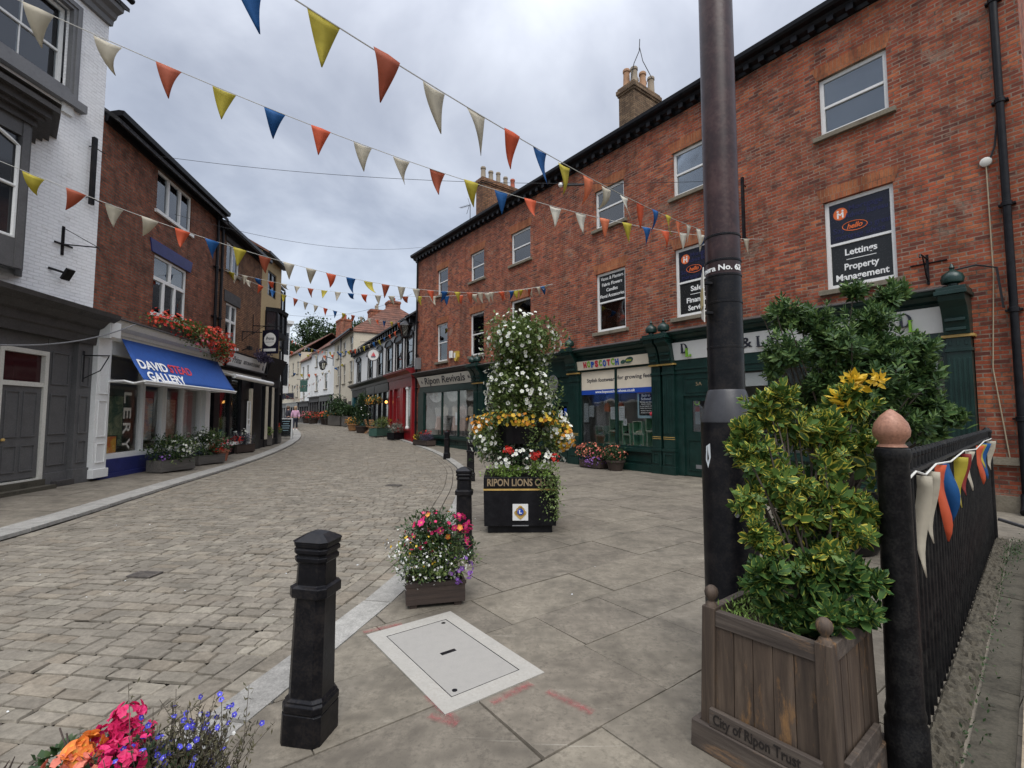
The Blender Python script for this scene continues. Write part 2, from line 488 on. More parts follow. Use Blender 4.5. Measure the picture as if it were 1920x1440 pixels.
def M_tiles(name, cols, tw=.24, th=.28, axis='x', roll=.5):
    m, nt, b = newmat(name)
    oc = nd(nt, 'TexCoord').outputs['Object']
    sp = nd(nt, 'SeparateXYZ', {0: oc})
    cv = nd(nt, 'CombineXYZ', {0: sp.outputs[0], 1: mth(nt, 'MULTIPLY', sp.outputs[2], 1.5), 2: 0.0})
    br = nd(nt, 'TexBrick', {'Vector': cv.outputs[0], 'Color1': (0,0,0), 'Color2': (1,1,1), 'Mortar': (.5,.5,.5), 'Scale': 1.0, 'Mortar Size': .012, 'Mortar Smooth': .4, 'Bias': 0.0, 'Brick Width': tw, 'Row Height': th}, offset=.0 if roll > .4 else .5)
    n = nd(nt, 'TexNoise', {'Vector': oc, 'Scale': 1.4, 'Detail': 6.0, 'Roughness': .7})
    c = ramp(nt, br.outputs[0], [(i / (len(cols) - 1), cc) for i, cc in enumerate(cols)])
    c = mixc(nt, ramp(nt, n.outputs[0], [(.42, 0), (.68, .8)]), c, tuple(x * .3 for x in cols[0]))
    c = mixc(nt, br.outputs[1], c, tuple(x * .15 for x in cols[0]))
    setp(nt, b, Base_Color=c, Roughness=.85)
    wv = mth(nt, 'SINE', mth(nt, 'MULTIPLY', sp.outputs[0], 2 * math.pi / tw))
    bumpn(nt, b, mth(nt, 'SUBTRACT', mth(nt, 'MULTIPLY', wv, roll), mth(nt, 'MULTIPLY', br.outputs[1], 1.0)), .8, .03)
    return m

def M_emit(name, col, s):
    m, nt, b = newmat(name)
    setp(nt, b, Base_Color=col, Emission_Color=col, Emission_Strength=s)
    return m

m_brick = M_brick('red_brick', [(0.122,0.044,0.035), (0.366,0.081,0.039), (0.488,0.112,0.048), (0.244,0.059,0.037), (0.561,0.165,0.067), (0.329,0.091,0.054)], (.27,.20,.15), stain=(.105,.042,.030), pale=(.36,.27,.20), palemin=.565)
m_brick_dark = M_brick('dark_brick', [(0.203,0.061,0.037), (0.362,0.105,0.055), (0.261,0.076,0.044), (0.464,0.152,0.079)], (.17,.13,.095), stain=(.045,.028,.022), pale=(.26,.17,.10), palemin=.66, bumpk=1.0, ms=.014)
m_brick_brown = M_brick('brown_brick', [(0.204,0.090,0.046), (0.312,0.144,0.068), (0.384,0.184,0.088), (0.240,0.103,0.055)], (.10,.08,.06), stain=(.09,.05,.034), ms=.013)
m_brick_buff = M_brick('buff_brick', [(.20,.125,.07), (.33,.22,.13), (.26,.16,.09), (.15,.095,.06)], (.12,.09,.06), stain=(.07,.045,.03))
m_brick_white = M_brick('white_painted_brick', [(.80,.80,.80), (.86,.86,.86), (.83,.83,.83)], (.62,.62,.62), stain=(.58,.56,.53), painted=True, bumpk=1.0)
m_gauged = M_brick('gauged_brick', [(.38,.125,.05), (.46,.17,.07), (.33,.10,.045)], (.30,.19,.12), bw=.075, bh=.9, ms=.006, stain=(.20,.07,.04))
m_sill = M_paint('sill_stone', (.20,.17,.125), .9, .3, 4, .35, dirt=(.08,.075,.055))
m_white = M_paint('white_paint', (.74,.74,.72), .45, .06, 4, .06, dirt=(.45,.44,.40), dirtamt=.35)
m_offwhite = M_paint('off_white_paint', (.60,.58,.52), .5, .08, 4, .08, dirt=(.35,.33,.28))
m_cream = M_paint('cream_board', (.70,.62,.49), .5, .04, 3, .04)
m_signwhite = M_paint('white_board', (.66,.66,.64), .45, .05, 3, .04, dirt=(.5,.5,.47), dirtamt=.3)
m_green = M_paint('dark_green_paint', (.006,.027,.022), .34, .25, 4, .12, dirt=(.015,.032,.028), dirtamt=.35)
m_green2 = M_paint('mid_green_paint', (.03,.085,.065), .45, .25, 4, .1, dirt=(.07,.09,.08))
m_gold = M_paint('gold_paint', (.46,.30,.09), .4, .15, 8, .05)
m_black = M_paint('black_paint', (.007,.007,.009), .36, .3, 6, .15, dirt=(.02,.02,.02), dirtamt=.35, spec=.2)
m_iron = M_paint('black_iron', (.006,.006,.008), .36, .35, 9, .3, dirt=(.030,.024,.019), dirtamt=.5, spec=.2)
m_railing = M_paint('weathered_black_iron', (.005,.005,.006), .5, .4, 11, .6, dirt=(.028,.026,.022), dirtamt=.5, spec=.2)
m_maroon = M_paint('weathered_maroon_paint', (.030,.010,.010), .36, .35, 5, .25, dirt=(.075,.04,.034), dirtamt=.5)
m_grey = M_paint('grey_paint', (.105,.103,.103), .5, .18, 4, .1, dirt=(.045,.042,.04), dirtamt=.4)
m_grey2 = M_paint('mid_grey_paint', (.17,.17,.175), .5, .15, 4, .1, dirt=(.1,.1,.095))
m_greydark = M_paint('dark_weathered_timber', (.062,.057,.054), .65, .3, 5, .3, dirt=(.022,.02,.02))
m_blue = M_paint('navy_paint', (.020,.026,.125), .45, .15, 4, .1)
m_red = M_paint('red_gloss_paint', (.24,.010,.014), .35, .15, 4, .08)
m_reddark = M_paint('dark_red_paint', (.17,.010,.013), .4, .2, 4, .1)
m_teal = M_paint('teal_paint', (.012,.085,.10), .45, .15, 4, .08)
m_slate = M_tiles('slate_tiles', [(.05,.05,.055), (.075,.075,.08), (.06,.058,.06)], .28, .22, roll=.1)
m_pantile = M_tiles('clay_pantiles', [(.12,.046,.028), (.175,.066,.038), (.09,.037,.024), (.21,.095,.055)], .26, .30, roll=.6)
m_render_cream = M_paint('cream_render', (.56,.50,.39), .9, .12, 1.2, .25, dirt=(.34,.29,.22), dirtamt=.5)
m_render_white = M_paint('white_render', (.72,.72,.70), .9, .06, 1.2, .2, dirt=(.48,.46,.42), dirtamt=.4)
m_render_ochre = M_paint('ochre_render', (.48,.36,.19), .9, .12, 1.2, .25, dirt=(.3,.22,.13), dirtamt=.4)
m_tar = M_paint('tarred_timber', (.009,.008,.010), .6, .3, 5, .2)
m_glass = M_glass('window_glass', (.74,.78,.80), .13)
m_shopglass = M_glass('shop_glass', (.97,.98,.975), .025, mul=.75)
m_galglass = M_glass('gallery_glass', (.98,.985,.98), .02, mul=.28)
m_dglass = M_dark_glass('dark_window_glass')
m_room = M_paint('dim_room', (.42,.40,.37), .9, .15, 1.5, .0)
m_roomdark = M_paint('dark_room', (.20,.19,.18), .9, .2, 1.5, .0)
m_curtain = M_paint('curtain', (.50,.49,.47), .9, .15, 9, .2)
m_blind = M_paint('window_blind', (.34,.345,.36), .8, .08, 3, .05)
m_pot = M_paint('chimney_pot_clay', (.36,.20,.11), .85, .25, 6, .25, dirt=(.10,.07,.05))
m_potgrey = M_paint('chimney_pot_grey', (.27,.22,.16), .85, .25, 6, .25, dirt=(.08,.06,.05))
m_potred = M_paint('chimney_pot_red', (.30,.075,.04), .8, .2, 6, .2)
m_terra = M_paint('terracotta', (.36,.13,.075), .8, .2, 6, .2)
m_conc = M_paint('cover_concrete', (.275,.262,.238), .9, .05, 14, .3, dirt=(.24,.225,.2), dirtamt=.3)
m_conc2 = M_paint('fresh_mortar', (.33,.314,.28), .95, .10, 7, .5, dirt=(.24,.22,.19), dirtamt=.5)
m_granite = M_stone('granite', [(.245,.235,.215), (.285,.275,.25), (.215,.206,.188)], 3.5, .8, .40)
m_sett = M_stone('sett_stone', [(0.144,0.127,0.101), (0.183,0.162,0.128), (0.160,0.141,0.113), (0.202,0.178,0.141), (0.169,0.149,0.119), (0.150,0.131,0.104), (0.185,0.156,0.118), (0.217,0.195,0.155)], 1.0, .85, .34, True, .7)
m_slab = M_stone('flagstone', [(0.147,0.127,0.100), (0.179,0.157,0.123), (0.162,0.140,0.110), (0.194,0.170,0.131), (0.155,0.135,0.106)], 1.0, .85, .46, True, .55, blotch=(.225,.198,.155), scratch=True)
m_joint = M_stone('joint_dirt', [(.06,.052,.042), (.095,.082,.066)], 2.0, .95, .3, False, .4)
m_coping = M_stone('rough_coping', [(.030,.026,.019), (.085,.074,.054), (.018,.016,.012)], 2.4, .95, .45, False, 1.0)
m_moss = M_stone('mossy_stone', [(.036,.032,.023), (.07,.062,.046), (.05,.045,.034)], 2.0, .95, .35, False, .8)
m_oak = M_wood('weathered_oak', [(.024,.015,.010), (.058,.039,.026), (.11,.078,.053)], (.24,.125,.045))
m_oakh = M_wood('weathered_oak_rail', [(.028,.020,.015), (.065,.049,.038), (.125,.10,.078)], (.22,.125,.06), axis=0)
m_trough = M_wood('dark_stained_timber', [(.020,.013,.010), (.040,.026,.020), (.06,.04,.03)], None, axis=0)
m_greywood = M_wood('grey_timber', [(.045,.041,.036), (.085,.078,.07), (.13,.12,.108)], None, axis=0)
m_plank = M_wood('pale_plank', [(.14,.105,.065), (.24,.19,.125), (.31,.26,.185)], None, axis=1)
m_chairwood = M_wood('pine', [(.18,.08,.03), (.30,.15,.06), (.36,.2,.09)], None)
m_soil = M_stone('soil', [(.03,.022,.015), (.06,.045,.032)], 3.0, .95, .4, False, .9)
m_bark = M_wood('bark', [(.035,.026,.018), (.07,.055,.04), (.11,.09,.065)], None)
m_copper = M_paint('copper_paint', (.34,.165,.105), .5, .3, 9, .7, dirt=(.13,.06,.04), dirtamt=.75, metal=.1)
m_pipe = M_paint('buff_plastic_pipe', (.40,.33,.22), .5, .12, 4, .05, dirt=(.2,.16,.1))
m_awning = M_cloth('blue_awning_canvas', (.008,.075,.33), .12)
m_lettw = M_paint('white_lettering', (.78,.78,.76), .5, .03, 5, 0)
m_lettk = M_paint('dark_lettering', (.020,.022,.035), .5, .1, 5, 0)
m_lettr = M_paint('red_lettering', (.55,.03,.05), .5, .1, 5, 0)
m_lettg = M_paint('green_lettering', (.20,.42,.03), .5, .1, 5, 0)
m_letty = M_paint('yellow_green_lettering', (.50,.52,.05), .5, .1, 5, 0)
m_lettb = M_paint('blue_lettering', (.02,.09,.42), .5, .1, 5, 0)
m_letto = M_paint('orange_lettering', (.70,.14,.03), .5, .05, 5, 0)
m_navyink = M_paint('navy_lettering', (.012,.014,.07), .5, .1, 5, 0)
m_lettgold = M_paint('faded_gold_lettering', (.26,.19,.11), .5, .1, 9, 0)
m_carve = M_paint('carved_lettering', (.014,.010,.008), .9, .1, 5, 0)
m_panelblack = M_paint('printed_black_panel', (.015,.016,.016), .25, .05, 3, 0)
m_panelnavy = M_paint('printed_navy_panel', (.009,.010,.022), .25, .05, 3, 0)
m_panelblue = M_paint('printed_blue_panel', (.015,.06,.34), .35, .05, 3, 0)
m_paper = M_paint('paper', (.62,.65,.66), .7, .05, 3, .05)
m_lightblue = M_paint('pale_blue_card', (.36,.52,.58), .6, .05, 3, .0)
m_crate = M_paint('mint_crate_wood', (.16,.40,.25), .6, .15, 5, .1)
m_crateside = M_paint('pale_crate_wood', (.46,.47,.38), .6, .15, 5, .1)
C_BUNT = dict(yellow=(.56,.47,.055), orange=(.70,.13,.05), red=(.47,.115,.055), cream=(.60,.55,.44), blue=(.012,.115,.34), white=(.72,.69,.60), peach=(.78,.25,.12), deep=(.33,.045,.04))
M_BUNT = {k: M_cloth('pennant_' + k, v) for k, v in C_BUNT.items()}
m_cord = M_paint('cotton_cord', (.50,.49,.45), .8, .05, 5, 0)
m_wire = M_paint('black_wire', (.02,.02,.022), .6, .1, 5, 0)
lf_euo = M_leaf('variegated_leaf', (.062,.125,.026), (.03,.07,.018), (.12,.19,.04), (.56,.49,.07), rough=.5, yellow=.1)
lf_gold = M_leaf('golden_leaf', (.66,.43,.03), (.52,.36,.03), (.72,.50,.06), (.70,.48,.05), rough=.4)
lf_euolow = M_leaf('green_euonymus_leaf', (.036,.092,.024), (.018,.05,.016), (.07,.14,.035), (.26,.31,.06), rough=.48, yellow=-.2)
lf_bay = M_leaf('bay_leaf', (.048,.10,.030), (.022,.052,.018), (.13,.20,.055), None, rough=.5)
lf_trail = M_leaf('trailing_leaf', (.105,.15,.042), (.055,.092,.026), (.20,.25,.085), None, rough=.5)
lf_lime = M_leaf('lime_leaf', (.16,.25,.05), (.10,.18,.03), (.25,.34,.09), None, rough=.5)
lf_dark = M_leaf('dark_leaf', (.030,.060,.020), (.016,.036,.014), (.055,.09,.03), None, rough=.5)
lf_tree = M_leaf('tree_leaf', (.035,.065,.022), (.018,.038,.014), (.06,.095,.032), None, rough=.6)
lf_olive = M_leaf('lobelia_leaf', (.055,.052,.026), (.032,.030,.018), (.10,.085,.04), None, rough=.6)
lf_grey = M_leaf('grey_leaf', (.14,.16,.13), (.09,.11,.09), (.20,.22,.18), None, rough=.6)
lf_purple = M_leaf('heather_leaf', (.06,.05,.09), (.04,.035,.06), (.11,.09,.15), None, rough=.6)
pt_white = M_petal('white_petal', (.78,.78,.72), (.45,.50,.12), cr=.12)
pt_wsmall = M_petal('small_white_petal', (.76,.76,.72))
pt_yellow = M_petal('yellow_petal', (.70,.42,.02), None, (.75,.52,.05))
pt_orange = M_petal('orange_petal', (.72,.25,.02), None, (.72,.36,.04))
pt_red = M_petal('red_petal', (.55,.018,.012), None, (.68,.05,.03))
pt_scarlet = M_petal('scarlet_petal', (.62,.045,.02), None, (.75,.10,.05))
pt_pink = M_petal('pink_petal', (.62,.10,.16), None, (.72,.22,.25))
pt_magenta = M_petal('magenta_petal', (.60,.012,.14), (.65,.45,.05), (.70,.03,.20), cr=.10)
pt_cerise = M_petal('cerise_petal', (.62,.01,.10), None, (.72,.025,.16))
pt_coral = M_petal('coral_petal', (.72,.16,.10), None, (.80,.30,.20))
pt_flame = M_petal('flame_petal', (.75,.17,.02), (.75,.42,.05), (.80,.26,.06), cr=.22)
pt_violet = M_petal('violet_petal', (.22,.08,.42), (.50,.45,.6), (.34,.14,.5), cr=.1)
pt_lobelia = M_petal('lobelia_petal', (.055,.045,.50), (.6,.6,.7), (.09,.09,.62), cr=.1)
# ---------------------------------------------------------------- ground, road, kerbs, pavements
def hgt(y):
    t = min(max((y - 16) / 30.0, 0), 1)
    return .78 * t * t * (3 - 2 * t)

def spline(pts, step=.25):
    P = [np.array(p, float) for p in pts]; out = []
    P = [2*P[0] - P[1]] + P + [2*P[-1] - P[-2]]
    for i in range(1, len(P) - 2):
        n = max(2, int(np.linalg.norm(P[i+1] - P[i]) / step))
        for k in range(n):
            t = k / n
            out.append(.5*((2*P[i]) + (-P[i-1]+P[i+1])*t + (2*P[i-1]-5*P[i]+4*P[i+1]-P[i+2])*t*t + (-P[i-1]+3*P[i]-3*P[i+1]+P[i+2])*t**3))
    out.append(P[-2])
    return np.array(out)

KL = spline([(-5.7,-3),(-6.0,.5),(-6.3,3.4),(-6.62,6.2),(-6.95,7.9),(-7.66,10.74),(-8.68,15.17),(-10.2,21.17),(-11.3,25.0),(-12.7,29.0),(-15.08,34.08),(-18.2,39.4),(-24,47)])
KR = spline([(-3.3,-3),(-2.25,.2),(-1.85,1.6),(-1.63,2.66),(-1.42,3.6),(-1.15,5.07),(-1.04,7),(-1.1,9.09),(-1.3,12.06),(-1.94,16),(-3.87,21.92),(-8.15,30.72),(-13.4,39.44),(-17.2,44.5),(-24,52)])
def xl(y): return float(np.interp(y, KL[:, 1], KL[:, 0]))
def xr(y): return float(np.interp(y, KR[:, 1], KR[:, 0]))

def offset(P, d):
    T = np.gradient(P, axis=0); T /= np.linalg.norm(T, axis=1, keepdims=True)
    return P + np.stack([T[:, 1], -T[:, 0]], 1) * d          # positive = to the right of travel

def clip(poly, p, n):
    """keep the part of a convex polygon where (q-p).n >= 0"""
    out = []
    for i in range(len(poly)):
        a, b = poly[i], poly[(i+1) % len(poly)]
        da, db = (a - p) @ n, (b - p) @ n
        if da >= 0: out.append(a)
        if (da > 0) != (db > 0) and abs(da - db) > 1e-9: out.append(a + (b - a) * (da / (da - db)))
    return out

def slabshape(mb, poly, z, inset, drop, jit=0.0, tilt=.004, zf=None):
    poly = [np.asarray(p, float) for p in poly]
    c = sum(poly) / len(poly)
    tx, ty = random.gauss(0, tilt), random.gauss(0, tilt)
    zf = zf or (lambda p: hgt(p[1]))
    zz = lambda p: z + zf(p) + (p[0]-c[0])*tx + (p[1]-c[1])*ty
    top = []; bot = []
    for p in poly:
        v = c - p; L = np.linalg.norm(v)
        q = p + v / max(L, 1e-6) * min(inset * 1.4, L * .45)
        if jit: q = q + np.array([random.gauss(0, jit), random.gauss(0, jit)])
        top.append((q[0], q[1], zz(q))); bot.append((p[0], p[1], zz(p) - drop))
    i = len(mb.v); n = len(poly)
    mb.v += bot + top
    mb.f.append(tuple(i + n + k for k in range(n))); mb.m.append(0)
    for k in range(n):
        k2 = (k+1) % n
        mb.f.append((i+k, i+k2, i+n+k2, i+n+k)); mb.m.append(0)

# the bare ground, one sheet out to the horizon
g = MB()
ys = [-30, -10, -4] + list(np.arange(0, 60, 2.0)) + [70, 90, 130, 220, 400]
xs = [-300, -120, -60, -40, -25, -12, 0, 12, 25, 60, 120, 300]
for i in range(len(ys) - 1):
    for j in range(len(xs) - 1):
        g.face([(xs[j], ys[i], hgt(ys[i])-.062), (xs[j+1], ys[i], hgt(ys[i])-.062), (xs[j+1], ys[i+1], hgt(ys[i+1])-.062), (xs[j], ys[i+1], hgt(ys[i+1])-.062)])
g.build('ground', m_joint, kind='structure')

# setts of the carriageway
def curbdist(K, x, y):
    i = int(np.argmin((K[:, 0]-x)**2 + (K[:, 1]-y)**2))
    i0 = max(0, i-1); i1 = min(len(K)-1, i+1)
    t = K[i1] - K[i0]; t = t / np.linalg.norm(t)
    n = np.array([t[1], -t[0]])
    return (np.array([x, y]) - K[i]) @ n, K[i], n

road = MB()
e1 = np.array([.9928, -.12]); e2 = np.array([.12, .9928])
r = -2.0
row = 0
while r < 49:
    hh = random.uniform(.108, .142) if r < 16 else random.uniform(.135, .165)
    s = -30.0 + random.random() * .2
    wav = random.uniform(-.012, .012)
    smin = -9 if r < 8 else (-12 if r < 16 else -27)
    s = smin + random.random()*.2
    while s < 4:
        wd = random.choice([.13, .16, .18, .2, .22, .25, .28]) * random.uniform(.9, 1.12) * (1.0 if r < 20 else 1.2)
        c = e1 * (s + wd/2) + e2 * (r + hh/2)
        y = c[1]
        if xl(y) + .05 < c[0] < xr(y) - .10:
            dl = curbdist(KL, c[0], c[1])[0] if c[0] < xl(y) + 1.2 else 9
            dr = -curbdist(KR, c[0], c[1])[0] if c[0] > xr(y) - 1.2 else 9
            if dl > .12 and dr > .22:
                j = .0045
                q = []
                for (u, v) in ((0,0),(1,0),(1,1),(0,1)):
                    bow = .010*math.sin((s+u*wd)*1.1 + row*.35) + wav
                    q.append(e1*(s + .0045 + u*(wd-.009)) + e2*(r + .0045 + v*(hh-.009) + bow) + np.array([random.gauss(0,j), random.gauss(0,j)]))
                q = [np.asarray(p) for p in q]
                k_ = .055
                q = [q[i] + (q[(i+d) % 4] - q[i])*(k_*(.5 if (i % 2 == 0) == (d == 1) else 1)*random.uniform(.5,1.3)*min(1, .16/np.linalg.norm(q[(i+d) % 4]-q[i]))) for i in range(4) for d in (-1, 1)] if r < 18 else q
                if dr < .7: _, kp, kn = curbdist(KR, c[0], c[1]); q = clip(q, kp - kn*.347, -kn)
                if len(q) > 2 and dl < .7: _, kp, kn = curbdist(KL, c[0], c[1]); q = clip(q, kp + kn*.218, kn)
                if len(q) > 2: slabshape(road, q, -.030 + random.gauss(0, .0022), .0065, .015, .0025, .010)
        s += wd
    r += hh; row += 1
# two channel courses laid along each kerb
def courses(K, offs, w):
    for d in offs:
        A = offset(K, d); B = offset(K, d + w)
        L = np.concatenate([[0], np.cumsum(np.linalg.norm(np.diff(A, axis=0), axis=1))])
        s = 0.0
        while s < L[-1] - .4:
            wd = random.uniform(.18, .32)
            f = lambda P, t: np.array([np.interp(t, L, P[:, 0]), np.interp(t, L, P[:, 1])])
            q = [f(A, s+.006), f(B, s+.006), f(B, s+wd-.006), f(A, s+wd-.006)]
            if q[0][1] < 49: slabshape(road, q, -.030 + random.gauss(0, .0016), .0065, .016, .002, .005)
            s += wd
courses(KR, (-.17, -.34), .16)
courses(KL, (.012, ), .2)
road.build('road', m_sett, kind='structure')

kerb = MB()
def kerbline(K, d0, d1, z, ln):
    A = offset(K, d0); B = offset(K, d1)
    L = np.concatenate([[0], np.cumsum(np.linalg.norm(np.diff(K, axis=0), axis=1))])
    s = 0.0
    f = lambda P, t: np.array([np.interp(t, L, P[:, 0]), np.interp(t, L, P[:, 1])])
    while s < L[-1] - 1.2:
        wd = ln * random.uniform(.8, 1.2)
        q = [f(A, s+.004), f(B, s+.004), f(B, s+wd-.004), f(A, s+wd-.004)]
        slabshape(kerb, q, z + random.gauss(0, .0015), .008, .05, 0, .001)
        s += wd
kerbline(KR, 0.0, .25, .004, .85)
kerbline(KL, -.44, 0.0, .030, .80)
kerb.build('kerb', m_granite, kind='structure')

# flagged pavements
def paving(name, org, ang, r0, r1, c0, c1, inside, K, koff, sign, z, wr=(.5,.8), lr=(.7,1.35), zf=None):
    a = RAD(ang); u = np.array([math.sin(a), math.cos(a)]); v = np.array([u[1], -u[0]])   # u along the courses
    mb = MB(); b = c0
    while b < c1:
        wd = random.uniform(*wr); s = r0 + random.random()
        while s < r1:
            ln = random.uniform(*lr)
            g_ = .0018
            q = [org + u*(s+g_) + v*(b+g_), org + u*(s+g_) + v*(b+wd-g_), org + u*(s+ln-g_) + v*(b+wd-g_), org + u*(s+ln-g_) + v*(b+g_)]
            q = [p + rng.normal(size=2) * .003 for p in q]
            c = sum(q) / 4
            if inside(c[0], c[1]):
                d, kp, kn = curbdist(K, c[0], c[1])
                if d * sign < 1.6:
                    q = clip(q, kp + kn * koff, kn * sign)
                if len(q) >= 3: slabshape(mb, q, z + random.gauss(0, .0016), .0032, .02, 0, .0012, zf)
            s += ln
        b += wd
    return mb.build(name, m_slab, kind='structure')
RO = np.array([4.933, 12.464])
paving('pavement', RO, 53, -26, 9.5, -16, 34, lambda x, y: y > .1 and y < 46 and x > xr(y) - .6 and x < 14 and ((x-4.933)*(-.799) + (y-12.464)*(-.602)) > -.6 - (6 if y > 22 else 0), KR, .246, 1, .0)
paving('pavement', np.array([-9.93, 11.58]), 82, -1.8, 6, -46, 12, lambda x, y: y > 4 and y < 44 and x < xl(y) + .5 and x > xl(y) - 4.5, KL, -.436, -1, .026, (.6,.9), (.6,1.0), lambda p: hgt(p[1]) + .05*max(0.0, (xl(p[1]) - .44) - p[0]))

# repaired cover in the foreground paving
cov = thing('utility_cover', 'pale concrete inspection cover with a metal slot set in the flagstones', 'manhole cover', (-.43, 3.35, 0), RAD(127))
mb = MB()
L2, W2 = .585, .35
l2, w2 = .47, .245
for (x0,x1,y0,y1) in ((-L2,L2,-W2,-w2),(-L2,L2,w2,W2),(-L2,-l2,-w2,w2),(l2,L2,-w2,w2)):
    mb.box(x0,x1,y0,y1,-.03,.0085)
mb.build('concrete_surround', m_conc2, cov)
mb = MB().box(-l2+.006, l2-.006, -w2+.006, w2-.006, -.03, .0075); mb.build('lid', m_conc, cov)
mb = MB()
mb.box(-l2+.001,l2-.001,-w2+.001,-w2+.005,-.02,.0088); mb.box(-l2+.001,l2-.001,w2-.005,w2-.001,-.02,.0088)
mb.box(-l2+.001,-l2+.005,-w2+.006,w2-.006,-.02,.0088); mb.box(l2-.005,l2-.001,-w2+.006,w2-.006,-.02,.0088)
mb.build('metal_edge', m_iron, cov)
MB().box(-.016,.016,-.055,.055,-.01,.0095).build('lifting_slot', m_iron, cov)
for sx, sy in ((-1,1),(1,-1)):
    MB().lathe([(.016,-.01),(.016,.0092)], 12, (sx*(l2-.05), sy*(w2-.05), 0)).build('keyhole', m_iron, cov)

# spray paint left by surveyors on the paving
def M_spray(name, col):
    m, nt, b = newmat(name)
    oc = nd(nt, 'TexCoord').outputs['Object']
    uvs = nd(nt, 'SeparateXYZ', {0: oc})
    n = nd(nt, 'TexNoise', {'Vector': oc, 'Scale': 38.0, 'Detail': 6.0, 'Roughness': .8})
    n2 = nd(nt, 'TexNoise', {'Vector': oc, 'Scale': 7.0, 'Detail': 3.0})
    e = mth(nt, 'SUBTRACT', 1.0, mth(nt, 'MULTIPLY', mth(nt, 'ABSOLUTE', uvs.outputs[1]), 26.0), clamp=True)
    a = mth(nt, 'MULTIPLY', mth(nt, 'MULTIPLY', e, ramp(nt, n.outputs[0], [(.38, 0), (.62, 1)])), ramp(nt, n2.outputs[0], [(.35, .35), (.6, .9)]))
    setp(nt, b, Base_Color=col, Roughness=.9)
    tr = nd(nt, 'BsdfTransparent')
    mx = nd(nt, 'MixShader', {0: mth(nt, 'MULTIPLY', a, .8), 1: tr.outputs[0], 2: b.outputs[0]})
    nt.links.new(mx.outputs[0], nt.nodes['Material Output'].inputs[0])
    return m
m_spray = M_spray('red_spray_paint', (.36, .06, .07))
for (x0, y0, x1, y1) in ((.22,2.88,.42,2.70),(-.42,2.66,-.30,2.60),(-1.08,3.66,-.86,3.78),(-.47,2.84,-.30,2.62),(-.1,2.79,.1,2.96)):
    L = math.hypot(x1-x0, y1-y0)
    o = MB(); o.face([(-.02,-.045,0),(L+.02,-.045,0),(L+.02,.045,0),(-.02,.045,0)])
    o = o.build('spray_paint', m_spray, kind='structure'); o.location = (x0, y0, .0075); o.rotation_euler = (0, 0, math.atan2(y1-y0, x1-x0))

# small iron plates set in the road and the far pavement
m_drain = M_paint('worn_cast_iron', (.075,.065,.058), .7, .3, 12, .5, dirt=(.14,.12,.095))
def plate(x, y, rz, sx, sy, z, label, name='drain_cover'):
    t = thing(name, label, 'drain cover', (x, y, z + hgt(y)), RAD(rz))
    m = MB().box(-sx, sx, -sy, sy, -.03, .0); m.build('iron_frame', m_drain, t)
    m = MB()
    for k in range(5): m.box(-sx*.85, sx*.85, -sy*.8 + k*sy*.36, -sy*.8 + k*sy*.36 + sy*.18, -.01, .004)
    m.build('raised_bars', m_drain, t)
plate(-3.75, 5.02, -6, .13, .085, -.012, 'small dark iron cover in the setts nearest the bollards', 'road_cover')
plate(-2.75, 11.3, -6, .17, .11, -.012, 'dark iron cover in the setts farther up the street', 'road_cover')
plate(-8.5, 9.2, -8, .2, .1, .036, 'iron drain cover in the pavement before the grey doorway')
plate(-9.3, 12.6, -8, .2, .1, .036, 'iron drain cover in the pavement before the blue gallery plinth')

lp = []
for k in range(46):
    y = rng.uniform(2.6, 11); x = rng.uniform(xl(y)+.4, xr(y)-.3)
    if k % 6 == 0: x = xr(y) + rng.uniform(.4, 2.2)
    lp.append((x, y, (-.022 if x < xr(y) else .006) + hgt(y)))
scatter('litter', 'kite', np.array(lp), np.concatenate([rng.normal(size=(46, 2)), np.zeros((46, 1)) + .05], 1), rng.uniform(.012, .035, 46), .014, m_paper, kindprop='stuff')
# ---------------------------------------------------------------- building kit (local x along the facade, y outward, z up)
def front(mb, x0, x1, z0, z1, holes, y=0.0, rev=.14, m=0):
    xs = sorted(set([x0, x1] + [h[0] for h in holes] + [h[1] for h in holes])); xs = [x for x in xs if x0 <= x <= x1]
    zs = sorted(set([z0, z1] + [h[2] for h in holes] + [h[3] for h in holes])); zs = [z for z in zs if z0 <= z <= z1]
    for i in range(len(xs)-1):
        for j in range(len(zs)-1):
            cx, cz = (xs[i]+xs[i+1])/2, (zs[j]+zs[j+1])/2
            if any(h[0] < cx < h[1] and h[2] < cz < h[3] for h in holes): continue
            mb.face([(xs[i],y,zs[j]),(xs[i],y,zs[j+1]),(xs[i+1],y,zs[j+1]),(xs[i+1],y,zs[j])], m)
    for a, b, c, d in holes:
        mb.face([(a,y,c),(a,y-rev,c),(a,y-rev,d),(a,y,d)], m); mb.face([(b,y,c),(b,y,d),(b,y-rev,d),(b,y-rev,c)], m)
        mb.face([(a,y,d),(a,y-rev,d),(b,y-rev,d),(b,y,d)], m); mb.face([(a,y,c),(b,y,c),(b,y-rev,c),(a,y-rev,c)], m)

def rect_frame(mb, a, b, c, d, t, y0, y1, tb=None):
    tb = tb or t
    mb.box(a, a+t, y0, y1, c, d); mb.box(b-t, b, y0, y1, c, d)
    mb.box(a+t, b-t, y0, y1, d-t, d); mb.box(a+t, b-t, y0, y1, c, c+tb)

